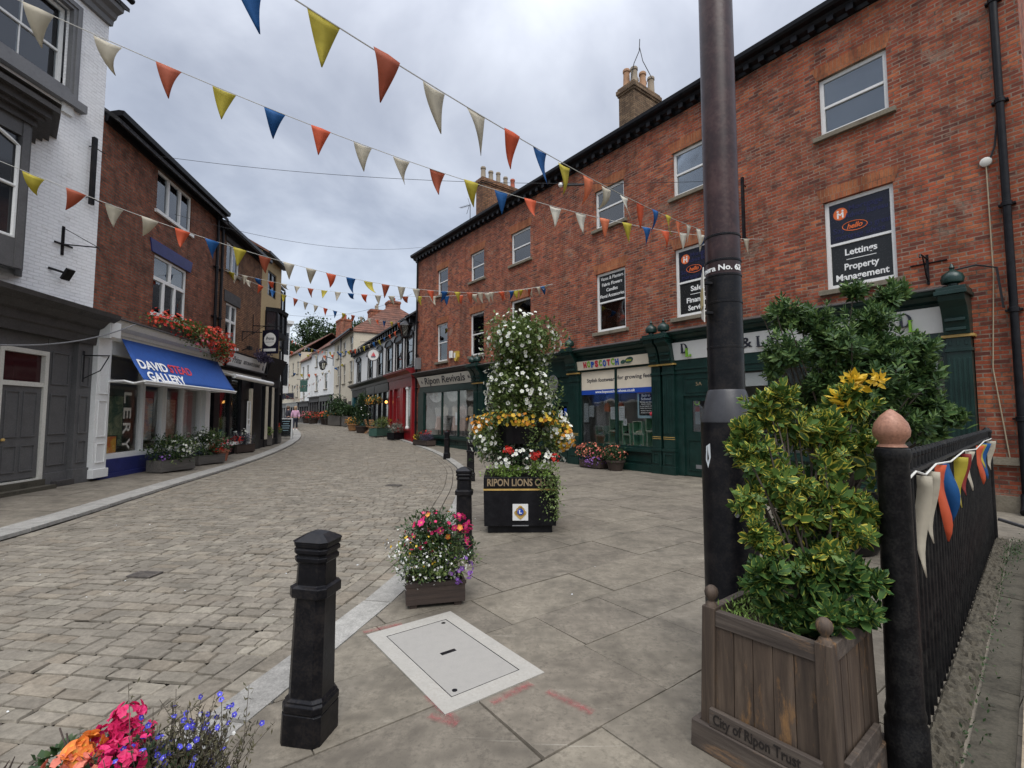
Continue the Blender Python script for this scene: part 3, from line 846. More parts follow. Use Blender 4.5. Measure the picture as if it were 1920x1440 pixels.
def sash(parent, a, b, c, d, y=0.0, rev=.12, frame=m_white, glass=None, sill=True, lint=True, bars=(1,1), curtain=None, t=.075, sillm=None, lintm=None, meet=.5):
    """sash window: returns the frame part; its pane(s), sill, lintel and curtain are its children"""
    mb = MB(); y0, y1 = y-rev-.04, y-rev+.05
    rect_frame(mb, a+.004, b-.004, c+.004, d-.004, t, y0, y1)
    zm = c + (d-c)*meet
    if meet: mb.box(a+t+.004, b-t-.004, y0+.012, y1-.012, zm-.025, zm+.025)
    zsec = [(c+t, zm-.025, y-rev-.005), (zm+.025, d-t, y-rev+.02)] if meet else [(c+t, d-t, y-rev)]
    for z0, z1, yy in zsec:
        nx, nz = bars
        for k in range(1, nx): 
            xx = a + t + (b-a-2*t)*k/nx; mb.box(xx-.013, xx+.013, yy-.012, yy+.018, z0, z1)
        for k in range(1, nz):
            zz_ = z0 + (z1-z0)*k/nz; mb.box(a+t, b-t, yy-.011, yy+.017, zz_-.013, zz_+.013)
    w_ = mb.build('window', frame, parent)
    for z0, z1, yy in zsec:
        p = MB(); p.box(a+t-.01, b-t+.01, yy-.004, yy+.004, z0-.01, z1+.01); p.build('pane', glass or m_glass, w_)
    if sill:
        s = MB(); s.hexa([(a-.12,y-rev,c-.12),(b+.12,y-rev,c-.12),(b+.12,y+.085,c-.12),(a-.12,y+.085,c-.12)], [(a-.12,y-rev,c+.002),(b+.12,y-rev,c+.002),(b+.12,y+.085,c-.02),(a-.12,y+.085,c-.02)])
        s.build('sill', sillm or m_sill, w_, bevel=.006)
    if lint:
        s = MB(); h_ = .30
        s.loft([[(a-.02, y-.03, d+.003),(b+.02, y-.03, d+.003),(b+.13, y-.03, d+h_),(a-.13, y-.03, d+h_)], [(a-.02, y+.007, d+.003),(b+.02, y+.007, d+.003),(b+.13, y+.007, d+h_),(a-.13, y+.007, d+h_)]])
        s.build('lintel', lintm or m_gauged, w_)
    if curtain:
        kind, mat = curtain
        k = MB()
        if kind == 'drapes':
            for (p, q) in ((a+.02, a+(b-a)*.24), (b-(b-a)*.24, b-.02)):
                n = 10; row0 = []; row1 = []
                pts = [(p + (q-p)*i/n, y-rev-.20 + .03*math.sin(i*2.4)) for i in range(n+1)]
                for i in range(n):
                    k.face([(*pts[i], c+.05), (*pts[i+1], c+.05), (*pts[i+1], d-.03), (*pts[i], d-.03)])
        elif kind == 'blind':
            k.box(a+.03, b-.03, y-rev-.14, y-rev-.13, c+.05, d-.02)
        elif kind == 'half':
            k.box(a+.03, b-.03, y-rev-.14, y-rev-.13, c+(d-c)*.55, d-.02)
        elif kind == 'vertical':
            n = 14
            for i in range(n):
                xx = a + .05 + (b-a-.1)*(i+.5)/n
                k.loft([[(xx-.035,y-rev-.16,c+.06),(xx+.03,y-rev-.13,c+.06),(xx+.03,y-rev-.128,c+.06),(xx-.035,y-rev-.158,c+.06)],[(xx-.035,y-rev-.16,d-.03),(xx+.03,y-rev-.13,d-.03),(xx+.03,y-rev-.128,d-.03),(xx-.035,y-rev-.158,d-.03)]])
        k.build('curtain', mat, w_)
    return w_

def pots(parent, x, y, z, n, dx, mats, dy=0.0, h=(.55,.75), r=.125):
    for k in range(n):
        hh = random.uniform(*h); rr = r * random.uniform(.92, 1.05)
        p = MB().lathe([(rr*1.12,0),(rr*1.12,.06),(rr,.08),(rr*.86,hh-.12),(rr*1.04,hh-.10),(rr*1.04,hh-.03),(rr*.9,hh),(rr*.72,hh),(rr*.7,hh-.15)], 14, (x + dx*k, y + dy*k, z))
        p.build('chimney_pot', mats[k % len(mats)], parent, smooth=True)

def chimney(parent, x0, x1, y0, y1, z0, z1, mat, npots, potm, cap=.07, ph=(.55,.75)):
    mb = MB()
    mb.box(x0, x1, y0, y1, z0, z1-.30)
    for k, (o, za, zb) in enumerate(((.035, z1-.30, z1-.22), (cap, z1-.22, z1-.08), (.03, z1-.08, z1))):
        mb.box(x0-o, x1+o, y0-o, y1+o, za, zb)
    c_ = mb.build('chimney', mat, parent)
    nx, ny = npots
    for q in range(ny):
        pots(c_, x0 + (x1-x0)/(2*nx), y0 + (y1-y0)*(q+.5)/ny, z1-.01, nx, (x1-x0)/nx, potm[q % len(potm):] + potm[:q % len(potm)], h=ph)
    return c_

def downpipe(parent, x, z0, z1, y=.09, mat=None, r=.05, hopper=False):
    mb = MB().tube([(x, y, z0), (x, y, z1)], r, 10)
    z = z0 + 1.2
    while z < z1:
        mb.lathe([(r,0),(r*1.3,.01),(r*1.3,.08),(r,.09)], 10, (x, y, z)); mb.box(x-r*1.9, x+r*1.9, 0, y, z+.03, z+.06); z += 1.8
    if hopper:
        mb.loft([[(x-.07,y-.07,z1-.02),(x+.07,y-.07,z1-.02),(x+.07,y+.07,z1-.02),(x-.07,y+.07,z1-.02)],[(x-.13,y-.08,z1+.2),(x+.13,y-.08,z1+.2),(x+.13,y+.12,z1+.2),(x-.13,y+.12,z1+.2)]])
    return mb.build('downpipe', mat or m_black, parent, smooth=True)

# ---------------------------------------------------------------- the long red brick terrace on the right
RT = thing('brick_terrace', 'long red brick three storey terrace with sash windows over dark green shopfronts', 'building', (4.933, 12.464, 0), RAD(126.99), None)
XR0, XR1 = -6.0, 16.75
cols = [(-4.19,-2.97),(-.50,.72),(2.45,3.66),(7.02,8.27),(10.23,11.35),(13.43,14.50)]
holes = [(a,b,7.66,8.93) for a,b in cols] + [(a,b,4.27,6.17) for a,b in cols]
mb = MB()
front(mb, XR0, XR1, 3.55, 10.2, holes)
front(mb, XR0, -5.2, -.4, 3.55, [])
front(mb, 16.3, XR1, -.4, 3.55, [])
for x in (XR0, XR1):
    mb.face([(x,0,-.4),(x,0,10.2),(x,-4.5,13.0),(x,-9,10.2),(x,-9,-.4)])
mb.face([(XR0,-9,-.4),(XR1,-9,-.4),(XR1,-9,10.2),(XR0,-9,10.2)])
for z in (6.85,):
    mb.face([(XR0+.01,-.15,z),(XR1-.01,-.15,z),(XR1-.01,-8.9,z),(XR0+.01,-8.9,z)])
mb.build('brick_wall', m_brick, RT)
mb = MB()                                   # rooms behind the windows
mb.face([(XR0+.02,-3,3.6),(XR1-.02,-3,3.6),(XR1-.02,-3,10.1),(XR0+.02,-3,10.1)])
for x in (-1.7, 1.6, 5.5, 9.2, 12.4):
    mb.face([(x,-.15,3.6),(x,-2.99,3.6),(x,-2.99,10.1),(x,-.15,10.1)])
mb.build('room_walls', m_room, RT)
# roof, gutter and bracketed cornice
mb = MB()
mb.face([(XR0-.05,.32,10.36),(XR1+.25,.32,10.36),(XR1+.25,-4.5,13.1),(XR0-.05,-4.5,13.1)])
mb.face([(XR0-.05,-9.3,10.36),(XR1+.25,-9.3,10.36),(XR1+.25,-4.5,13.1),(XR0-.05,-4.5,13.1)])
mb.build('roof', m_slate, RT)
mb = MB()
A = [(.0,9.98),(.05,9.98),(.07,10.06),(.18,10.10),(.22,10.18),(.34,10.20),(.38,10.25),(.39,10.34),(.30,10.36),(.0,10.36)]
mb.loft([[(XR0-.03, y, z) for y, z in A], [(XR1+.2, y, z) for y, z in A]])
x = XR0 + .1
while x < XR1:
    mb.box(x, x+.13, .052, .21, 9.985, 10.12); x += .36
mb.build('cornice', m_black, RT)

# the windows
wn = []
for i, (a, b) in enumerate(cols):
    wn.append(sash(RT, a, b, 7.66, 8.93, curtain=[('blind', m_blind), ('blind', m_blind), None, None, ('drapes', m_curtain), ('half', m_curtain)][i]))
low = []
for i, (a, b) in enumerate(cols):
    low.append(sash(RT, a, b, 4.27, 6.17, curtain=[None, None, None, None, ('vertical', m_curtain), ('blind', m_curtain)][i]))
def winpanel(w_, a, b, c, d, mat, y=-.10):
    MB().box(a, b, y-.006, y-.002, c, d).build('printed_panel', mat, w_)
# printed window signs (upper sash y -.10, lower sash y -.125)
for k in (0, 1):
    a, b = cols[k]; cx = (a+b)/2
    winpanel(low[k], a+.08, b-.08, 5.25, 6.09, m_panelnavy, -.088)
    winpanel(low[k], a+.08, b-.08, 4.35, 5.19, m_panelblack, -.112)
    MB().loft([[(b-.28+.13*math.cos(2*math.pi*q/24), -.094, 5.86+.13*math.sin(2*math.pi*q/24)) for q in range(24)],[(b-.28+.13*math.cos(2*math.pi*q/24), -.089, 5.86+.13*math.sin(2*math.pi*q/24)) for q in range(24)]]).build('logo_disc', m_letto, low[k])
    m = MB()
    for sx in (-1, 1):
        m.box(b-.28+sx*.045-.015, b-.28+sx*.045+.015, -.0888, -.086, 5.77, 5.89)
        m.loft([[(b-.28+sx*.045+.022*math.cos(q*.7854), -.0888, 5.92+.022*math.sin(q*.7854)) for q in range(8)],[(b-.28+sx*.045+.022*math.cos(q*.7854), -.086, 5.92+.022*math.sin(q*.7854)) for q in range(8)]])
    m.prism([(b-.28-.04,5.865),(b-.28,5.82),(b-.28+.04,5.865),(b-.28+.03,5.885),(b-.28,5.85),(b-.28-.03,5.885)], -.0888, -.0857)
    m.build('logo_figures', m_lettw, low[k])
    text('lettering', 'Mortgage', m_lettb if 0 else m_navyink, low[k], .15, .58, .002, xf=onwall(cx-.12, -.086, 5.93))
    text('lettering', 'Advice Bureau', m_navyink, low[k], .15, .74, .002, xf=onwall(cx-.12, -.086, 5.78))
    text('lettering', 'Say', m_navyink, low[k], .16, .22, .001, xf=onwall(cx+.36, -.086, 5.50))
    text('lettering', 'hello', m_letto, low[k], .15, .28, .003, shear=.3, xf=onwall(cx+.08, -.0855, 5.54))
    ring = MB().tube([(cx+.08+.22*math.cos(2*math.pi*q/28), -.0855, 5.54+.10*math.sin(2*math.pi*q/28)+.02*math.cos(2*math.pi*q/28)) for q in range(29)], .008, 5); ring.build('logo_oval', m_letto, low[k])
    text('lettering', 'to great', m_navyink, low[k], .16, .44, .001, xf=onwall(cx-.32, -.086, 5.50))
    text('lettering', 'mortgage advice', m_navyink, low[k], .15, .86, .001, xf=onwall(cx, -.086, 5.35))
    if k == 0:
        text('lettering', 'Lettings', m_lettw, low[k], .19, .56, .004, xf=onwall(cx, -.110, 5.01))
        MB().box(cx-.26, cx+.26, -.1135, -.109, 4.855, 4.868).build('rule_line', m_lettw, low[k])
        text('lettering', 'Property', m_lettw, low[k], .19, .60, .004, xf=onwall(cx, -.110, 4.70))
        text('lettering', 'Management', m_lettw, low[k], .19, .92, .004, xf=onwall(cx, -.110, 4.49))
    else:
        text('lettering', 'Sales', m_lettw, low[k], .19, .40, .004, xf=onwall(cx, -.110, 5.01))
        MB().box(cx-.22, cx+.22, -.1135, -.109, 4.855, 4.868).build('rule_line', m_lettw, low[k])
        text('lettering', 'Financial', m_lettw, low[k], .19, .66, .004, xf=onwall(cx, -.110, 4.70))
        text('lettering', 'Services', m_lettw, low[k], .19, .58, .004, xf=onwall(cx, -.110, 4.49))
a, b = cols[2]; cx = (a+b)/2
winpanel(low[2], a+.08, b-.08, 5.25, 6.09, m_panelblack, -.088)
for q, s in enumerate(('Vases & Planters', 'Fabric Flowers', 'Candles', 'Floral Accessories')):
    text('lettering', s, m_lettw, low[2], .15, [.92,.82,.46,.98][q], .001, xf=onwall(cx, -.086, 5.98 - .19*q))
for k in range(2):      # cream boats on the lower sill, by a red bunch
    bt = thing('model_boat', ['cream model sailing boat in the window, on the left of the pair', 'cream model sailing boat in the window, on the right of the pair'][k], 'ornament', tuple(RT.matrix_basis @ Vector((3.28-.42*k, -.32, 4.36))), RAD(126.99), 'model boats behind the flower shop window')
    MB().loft([[(-.12,-.03,0),(.12,-.03,0),(.12,.03,0),(-.12,.03,0)],[(-.17,-.045,.07),(.17,-.045,.07),(.17,.045,.07),(-.17,.045,.07)]]).build('hull', m_chairwood, bt)
    MB().prism([(-.15,.09),(.13,.09),(.02,.46)], -.006, .006).build('sail', m_offwhite, bt)
P, dd = blob_points(60, (0,0,0), (.3,.1,.16))
rb = scatter('red_bouquet', 'daisy', P, dd, .07, .07, pt_red); tag(rb, 'bunch of red cloth flowers behind the upstairs window with the boats', 'bouquet'); rb.location = RT.matrix_basis @ Vector((2.95,-.35,4.98)); rb.rotation_euler = (0,0,RAD(126.99))

# chimneys (set back on the roof)
chimney(RT, 2.95, 3.60, -2.6, -1.2, 10.9, 12.95, m_brick_buff, (2, 3), [m_potgrey, m_pot], ph=(.5,.78))
chimney(RT, 12.2, 12.78, -3.5, -1.2, 10.9, 13.35, m_brick_brown, (1, 5), [m_potred, m_potgrey, m_potgrey, m_potgrey, m_potgrey], ph=(.55,.7))
chimney(RT, -3.25, -2.55, -2.6, -1.2, 10.9, 11.3, m_brick, (1, 3), [m_potred], ph=(.8,.95))
ap = MB()
ap.tube([(3.15,-1.25,12.9),(3.0,-1.3,13.6),(2.85,-1.4,14.0),(2.82,-1.4,14.4)], .014, 6); ap.tube([(2.5,-1.6,12.9),(2.75,-1.45,13.6),(2.83,-1.4,14.1)], .014, 6)
a_ = ap.build('chimney_lightning_rod', m_wire, None); a_.location = RT.location; a_.rotation_euler = RT.rotation_euler
tag(a_, 'bent metal rods standing above the pots of the buff brick chimney', 'lightning rod')
ta = thing('television_aerial', 'small television aerial on a thin mast beside the dark chimney stack', 'aerial', tuple(RT.matrix_basis @ Vector((13.5,-1.3,10.9))), RAD(126.99))
MB().tube([(0,0,0),(0,0,1.55)], .018, 6).build('mast', m_wire, ta)
m = MB().tube([(0,0,1.5),(.85,.1,1.62)], .012, 5)
for q in range(7): m.tube([(.08+.12*q,-.1+.012*q,1.51+.017*q),(.08+.12*q,.13+.012*q,1.51+.017*q)], .007, 4)
m.tube([(.05,-.02,1.5),(.25,-.02,1.95)], .012, 4); m.tube([(.05,.02,1.5),(.3,.02,1.12)], .012, 4)
m.build('antenna', m_wire, ta)
# ---------------------------------------------------------------- dark green shopfronts of the terrace
def gl(y): return y
def pilaster(parent, u0, u1, y=.16, zt=3.02, base=.62, flute=True, mat=None, console=True, urn=True, ctop=3.72):
    mat = mat or m_green
    mb = MB(); w_ = u1-u0
    mb.box(u0-.03, u1+.03, .0, y+.05, -.2, .22)
    mb.box(u0-.015, u1+.015, .0, y+.03, .22, base)
    rect_frame(mb, u0+.05, u1-.05, .28, base-.06, .02, y+.03, y+.05)
    mb.box(u0-.03, u1+.03, .0, y+.05, base, base+.06)
    mb.box(u0, u1, .0, y, base+.06, zt-.28)
    if flute:
        n = 5
        for k in range(n):
            xx = u0 + w_*(k+.5)/n; mb.box(xx-w_*.05, xx+w_*.05, y-.002, y+.014, base+.48, zt-.42)
    mb.box(u0-.02, u1+.02, .0, y+.03, zt-.30, zt-.24)
    mb.box(u0, u1, .0, y+.01, zt-.24, zt-.05)
    for k in range(3): mb.box(u0+.04+k*w_*.32, u0+.04+k*w_*.32+.04, y+.008, y+.022, zt-.19, zt-.10)
    p = mb.build('pilaster', mat, parent, bevel=.004)
    MB().box(u0-.05, u1+.05, .0, y+.06, zt-.05, zt-.005).build('gold_band', m_gold, p)
    for zz_ in (.38, .33): MB().box(u0+.001, u1-.001, y-.01, y+.006, base+zz_, base+zz_+.015).build('gold_line', m_gold, p)
    if console:
        prof = [(0,zt),(y+.08,zt),(y+.10,zt+.12),(y+.14,zt+.30),(y+.22,zt+.46),(y+.34,zt+.56),(y+.36,ctop-.04),(0,ctop-.04)]
        c = MB().loft([[(u0-.01, a, b) for a, b in prof], [(u1+.01, a, b) for a, b in prof]])
        for zz_ in (zt+.06, zt+.22): c.box(u0+.03, u1-.03, y+.09, y+.15 + (zz_-zt)*.15, zz_, zz_+.05)
        c.box(u0-.05, u1+.05, 0, y+.42, ctop-.04, ctop+.03); c.box(u0-.03, u1+.03, 0, y+.36, ctop+.03, ctop+.10)
        c.build('console', mat, p, bevel=.005)
    if urn:
        cx = (u0+u1)/2
        MB().lathe([(.13,0),(.13,.03),(.075,.05),(.075,.08),(.15,.10),(.165,.17),(.14,.25),(.06,.31),(.03,.34),(.042,.37),(.03,.40),(.012,.44)], 14, (cx, y+.16, ctop+.09)).build('finial', mat, p, smooth=True)
    return p

def cornice(parent, u0, u1, z, mat=None, proj=.42, cap=m_slate):
    prof = [(0,z),(.12,z),(.14,z+.06),(.24,z+.10),(.30,z+.17),(proj,z+.19),(proj+.02,z+.25),(0,z+.27)]
    o = MB().loft([[(u0, a, b) for a, b in prof], [(u1, a, b) for a, b in prof]]).build('shop_cornice', mat or m_green, parent)
    MB().loft([[(u0, a, b) for a, b in ((0,z+.272),(proj+.05,z+.252),(proj+.05,z+.27),(0,z+.40))], [(u1, a, b) for a, b in ((0,z+.272),(proj+.05,z+.252),(proj+.05,z+.27),(0,z+.40))]]).build('lead_flashing', m_greydark, o)
    return o

def fascia(parent, u0, u1, z0, z1, mat, y=.12, tilt=.10):
    return MB().loft([[(u0,0,z0),(u1,0,z0),(u1,0,z1),(u0,0,z1)],[(u0,y,z0),(u1,y,z0),(u1,y+tilt,z1),(u0,y+tilt,z1)]]).build('fascia_board', mat, parent)

def shopwin(parent, u0, u1, z0, z1, y=.06, mat=None, mull=(), t=.06, glass=None, trans=None):
    mb = MB(); rect_frame(mb, u0, u1, z0, z1, t, y-.06, y+.03)
    for q in mull: mb.box(q-.035, q+.035, y-.055, y+.028, z0+t, z1-t)
    if trans: mb.box(u0+t, u1-t, y-.05, y+.025, trans-.03, trans+.03)
    w_ = mb.build('shop_window', mat or m_green, parent)
    ed = [u0+t] + [q for q in mull] + [u1-t]
    for k in range(len(ed)-1):
        MB().box(ed[k]-.01, ed[k+1]+.01, y-.022, y-.014, z0+t-.01, z1-t+.01).build('pane', glass or m_shopglass, w_)
    return w_

def riser(parent, u0, u1, z1, y=.10, mat=None, panels=2):
    mb = MB(); mb.box(u0, u1, -.05, y, -.2, z1-.10); mb.box(u0, u1, -.05, y+.05, -.2, .20); mb.box(u0-.01, u1+.01, -.06, y+.10, z1-.10, z1)
    for k in range(panels):
        a = u0 + (u1-u0)*k/panels + .08; b = u0 + (u1-u0)*(k+1)/panels - .08
        rect_frame(mb, a, b, .27, z1-.16, .025, y, y+.02)
    return mb.build('stall_riser', mat or m_green, parent)

def shopdoor(parent, u0, u1, z1, y=.02, mat=None, glassz=(1.0,), col=None, glass=None, ztop=None, narrow=0.0):
    mat = mat or m_green
    mb = MB(); g0 = glassz[0]; nw = narrow
    mb.box(u0, u1, y-.05, y, .02, g0-.12)
    rect_frame(mb, u0+.09, u1-.09, .16, g0-.22, .02, y, y+.018)
    mb.box(u0, u0+.12+nw, y-.05, y, g0-.12, z1); mb.box(u1-.12-nw, u1, y-.05, y, g0-.12, z1)
    mb.box(u0+.12+nw, u1-.12-nw, y-.05, y, g0-.12, g0); mb.box(u0+.12+nw, u1-.12-nw, y-.05, y, z1-.14, z1)
    d = mb.build('shop_door', mat, parent)
    MB().box(u0+.11+nw, u1-.11-nw, y-.03, y-.022, g0-.01, z1-.13).build('pane', glass or m_glass, d)
    MB().lathe([(.022,0),(.03,.02),(.02,.05)], 10, (u0+.07, y+.03, 1.0)).build('door_knob', m_gold, d)
    return d

# --- solicitors' front at the right-hand end
S1 = RT
pilaster(S1, -5.19, -4.86)
pilaster(S1, .72, 1.08)
cornice(S1, -4.9, .80, 3.56)
fb = fascia(S1, -4.86, .76, 3.09, 3.55, m_signwhite)
def serifD(mb, cx, cz, h, y0, y1, mat=0):
    """a roman capital D and its mate are drawn as outlines with serifs"""
    w_ = h*.78; st = h*.16; sf = h*.07
    X = lambda a: cx + w_/2 - a          # a runs to the reader's right
    def bar(a0, a1, b0, b1): mb.box(X(a1), X(a0), y0, y1, cz-h/2+b0, cz-h/2+b1)
    bar(0, st*2.0, 0, sf*.8); bar(0, st*2.0, h-sf*.8, h); bar(st*.45, st*1.45, sf*.8, h-sf*.8)
    n = 18; out = []; inn = []
    for k in range(n+1):
        t = -math.pi/2 + math.pi*k/n
        out.append((st*2.0 + (w_-st*2.0)*math.cos(t), h/2 + h/2*math.sin(t)))
        inn.append((st*2.0 + (w_-st*2.0-st*1.1)*max(0, math.cos(t)), h/2 + (h/2-sf*.8)*math.sin(t)))
    for k in range(n):
        q = [out[k], out[k+1], inn[k+1], inn[k]]
        mb.loft([[(X(a), y0, cz-h/2+b) for a, b in q], [(X(a), y1, cz-h/2+b) for a, b in q]])
def serifL(mb, cx, cz, h, y0, y1):
    w_ = h*.66; st = h*.15; sf = h*.06
    X = lambda a: cx + w_/2 - a
    def bar(a0, a1, b0, b1): mb.box(X(a1), X(a0), y0, y1, cz-h/2+b0, cz-h/2+b1)
    bar(0, st*2.2, 0, sf); bar(0, st*2.2, h-sf, h); bar(st*.55, st*1.6, sf, h-sf); bar(st*2.2, w_, 0, sf*1.1)
    q = [(w_, 0), (w_, h*.26), (w_-sf*.8, h*.26), (w_-st*.9, sf*1.1)]
    mb.loft([[(X(a), y0, cz-h/2+b) for a, b in q], [(X(a), y1, cz-h/2+b) for a, b in q]])
ft = lambda dz=0: .12 + .10*.5
for cx in (.32, -4.35):
    m = MB(); serifD(m, cx+.04, 3.375, .25, .15, .222); m.build('logo_letter', m_lettk, fb)
    m = MB(); serifL(m, cx-.07, 3.255, .22, .15, .226); m.build('logo_letter', m_lettg, fb)
text('lettering', '&', m_lettk, fb, .33, .26, .006, xf=onwall(-1.30, .182, 3.32, -.2))
m = MB(); serifL(m, -1.62, 3.32, .25, .15, .214); m.build('lettering', m_lettk, fb)
text('lettering', 'in', m_lettk, fb, .30, .24, .005, xf=onwall(-1.90, .182, 3.32, -.2))
MB().box(-4.86, .70, -.02, .10, 2.72, 3.09).box(-4.86, .70, -.02, .13, 2.83, 2.88).build('frieze', m_green, S1)
dr = shopdoor(S1, -.42, .50, 2.12, glassz=(1.18,), narrow=.10)
MB().box(.50, .72, -.04, .07, -.1, 2.72).box(-.62, -.42, -.04, .07, -.1, 2.72).box(-.42, .50, -.04, .06, 2.12, 2.72).box(-.34, .42, .058, .075, 2.20, 2.26).box(-.34, .42, .058, .075, 2.56, 2.62).build('door_frame', m_green, S1)
text('door_number', '5A', m_lettgold, dr, .13, .17, xf=onwall(.04, .066, 2.42))
mb = MB().box(.08, .21, -.018, -.014, 1.37, 1.83); mb.build('notice', m_paper, dr)
MB().box(.08, .21, -.013, -.010, 1.70, 1.83).build('notice', m_lettr, dr)
MB().box(-.1, .2, .021, .028, .22, .32).build('letter_plate', m_greywood if 0 else m_grey2, dr)
MB().tube([(.145+.07*math.cos(q*.524), -.012, 1.95+.07*math.sin(q*.524)) for q in range(13)], .012, 6).build('door_emblem', m_lettg, dr)
riser(S1, -4.86, -.62, .72, panels=4)
ww = shopwin(S1, -4.86, -.62, .72, 2.72, mull=(-1.75, -3.1))
MB().box(-4.7, -.8, -.01, -.004, 2.30, 2.62).build('window_banner', m_signwhite, ww)

# --- shoe shop
pilaster(S1, 1.16, 1.44)
pilaster(S1, 4.36, 4.80)
cornice(S1, 1.44, 4.40, 3.46)
MB().box(1.40, 4.40, -.02, .14, 3.36, 3.46).build('frieze', m_green, S1)
fb = fascia(S1, 1.46, 4.54, 3.08, 3.36, m_cream, .17, .05)
hx = 3.98; cols_ = [m_lettr, m_lettg, m_lettb, m_lettr, m_lettg, m_lettb, m_lettr, m_lettg, m_lettb]
for q, ch in enumerate('HOPSCOTCH'):
    text('lettering', ch, cols_[q], fb, .235 + .02*(q % 2), .135, .014, xf=onwall(hx - q*.167, .212, 3.222 + .012*math.sin(q*2.1), -.15))
for (cx, cz, rx, rz, a) in ((2.42, 3.20, .085, .055, .3), (2.19, 3.235, .15, .085, .25)):
    m = MB(); ring = [(cx - rx*math.cos(2*math.pi*q/20)*math.cos(a) + rz*math.sin(2*math.pi*q/20)*math.sin(a), cz + rx*math.cos(2*math.pi*q/20)*math.sin(a) + rz*math.sin(2*math.pi*q/20)*math.cos(a)) for q in range(20)]
    m.loft([[(x_, .15, z_) for x_, z_ in ring], [(x_, .214, z_) for x_, z_ in ring]]); m.build('foot_emblem', m_green2, fb)
text('lettering', 'shoes', m_letty, fb, .09, .19, .002, xf=onwall(2.19, .216, 3.235))
riser(S1, 1.44, 4.36, .66, panels=2)
ww = shopwin(S1, 1.44, 4.36, .66, 3.08, mull=(2.82,))
for (a, b) in ((1.50, 2.785), (2.855, 4.30)):
    MB().box(a, b, .03, .048, 2.42, 3.02).build('window_banner', m_cream, ww)
    MB().box(a, b, .03, .050, 2.27, 2.42).build('window_banner', m_panelblue, ww)
text('lettering', 'Stylish footwear', m_lettk, ww, .165, 1.16, .002, xf=onwall(3.47, .051, 2.72))
text('lettering', 'for growing feet', m_lettk, ww, .165, 1.26, .002, xf=onwall(2.14, .051, 2.75))
text('lettering', 'www.hopscotch', m_lettw, ww, .115, .80, .002, xf=onwall(3.29, .053, 2.345))
text('lettering', '-shoes.co.uk', m_lettw, ww, .115, .66, .002, xf=onwall(2.44, .053, 2.35))
def RTw(x, y, z): return tuple(RT.matrix_basis @ Vector((x, y, z)))
RZ = RAD(126.99)
po = thing('poster', 'black back to school poster with pale blue border in the shoe shop window', 'poster', RTw(1.78, -.03, 1.94), RZ)
MB().box(-.31, .31, -.01, 0, -.42, .32).build('backing', m_lightblue, po)
MB().box(-.25, .25, .001, .006, -.34, .30).build('printed_panel', m_panelblack, po)
for q, (s, wd, sz) in enumerate((('Back to', .30, .10), ('School', .34, .11), ('Get your new shoes', .42, .05), ('fitted in store', .34, .05), ('by our trained staff', .42, .05), ('before term begins', .40, .05), ('Monday to Saturday', .38, .045), ('all sizes and widths', .38, .045))):
    text('lettering', s, m_lettw, po, sz, wd, .001, xf=onwall(0, .009, [.24,.14,.05,-.01,-.07,-.13,-.2,-.26][q]))
MB().lathe([(.02,0),(.06,.02),(.075,.07),(.05,.12),(.02,.13)], 12, (-.22, .03, -.36)).build('apple_picture', m_lettr, po, smooth=True)
# notices stuck on the glass
for q, (a, b, c, d) in enumerate(((4.05,4.26,1.38,2.0),(3.80,4.02,1.55,1.92),(2.90,3.10,1.48,1.86),(2.55,2.77,1.45,1.88),(2.47,2.6,1.30,1.5))):
    n_ = MB(); n_.box(a, b, .002, .006, c, d); n_.build('notice', m_paper, ww)
    l = MB()
    for k in range(6): l.box(a+.03, b-.03-.02*(k % 3), .006, .008, d-.07-k*(d-c-.1)/6, d-.062-k*(d-c-.1)/6)
    l.build('print', m_grey2, ww)
MB().box(4.02, 4.27, -.01, -.005, .74, 1.32).build('notice', m_grey2, ww)
# interior of the shops
mb = MB()
for (a, b, dp, hh) in ((1.42, 4.40, -1.25, 3.1), (-4.86, -.6, -2.2, 3.0), (10.5, 15.9, -1.5, 2.95), (4.85, 10.1, -2.0, 2.9)):
    mb.face([(a,dp,-.1),(b,dp,-.1),(b,dp,hh),(a,dp,hh)]); mb.face([(a,-.06,-.1),(a,dp,-.1),(a,dp,hh),(a,-.06,hh)]); mb.face([(b,-.06,-.1),(b,-.06,hh),(b,dp,hh),(b,dp,-.1)])
    mb.face([(a,-.06,hh),(b,-.06,hh),(b,dp,hh),(a,dp,hh)]); mb.face([(a,-.06,.60),(a,dp,.60),(b,dp,.60),(b,-.06,.60)])
mb.build('shop_interior', m_room, RT)
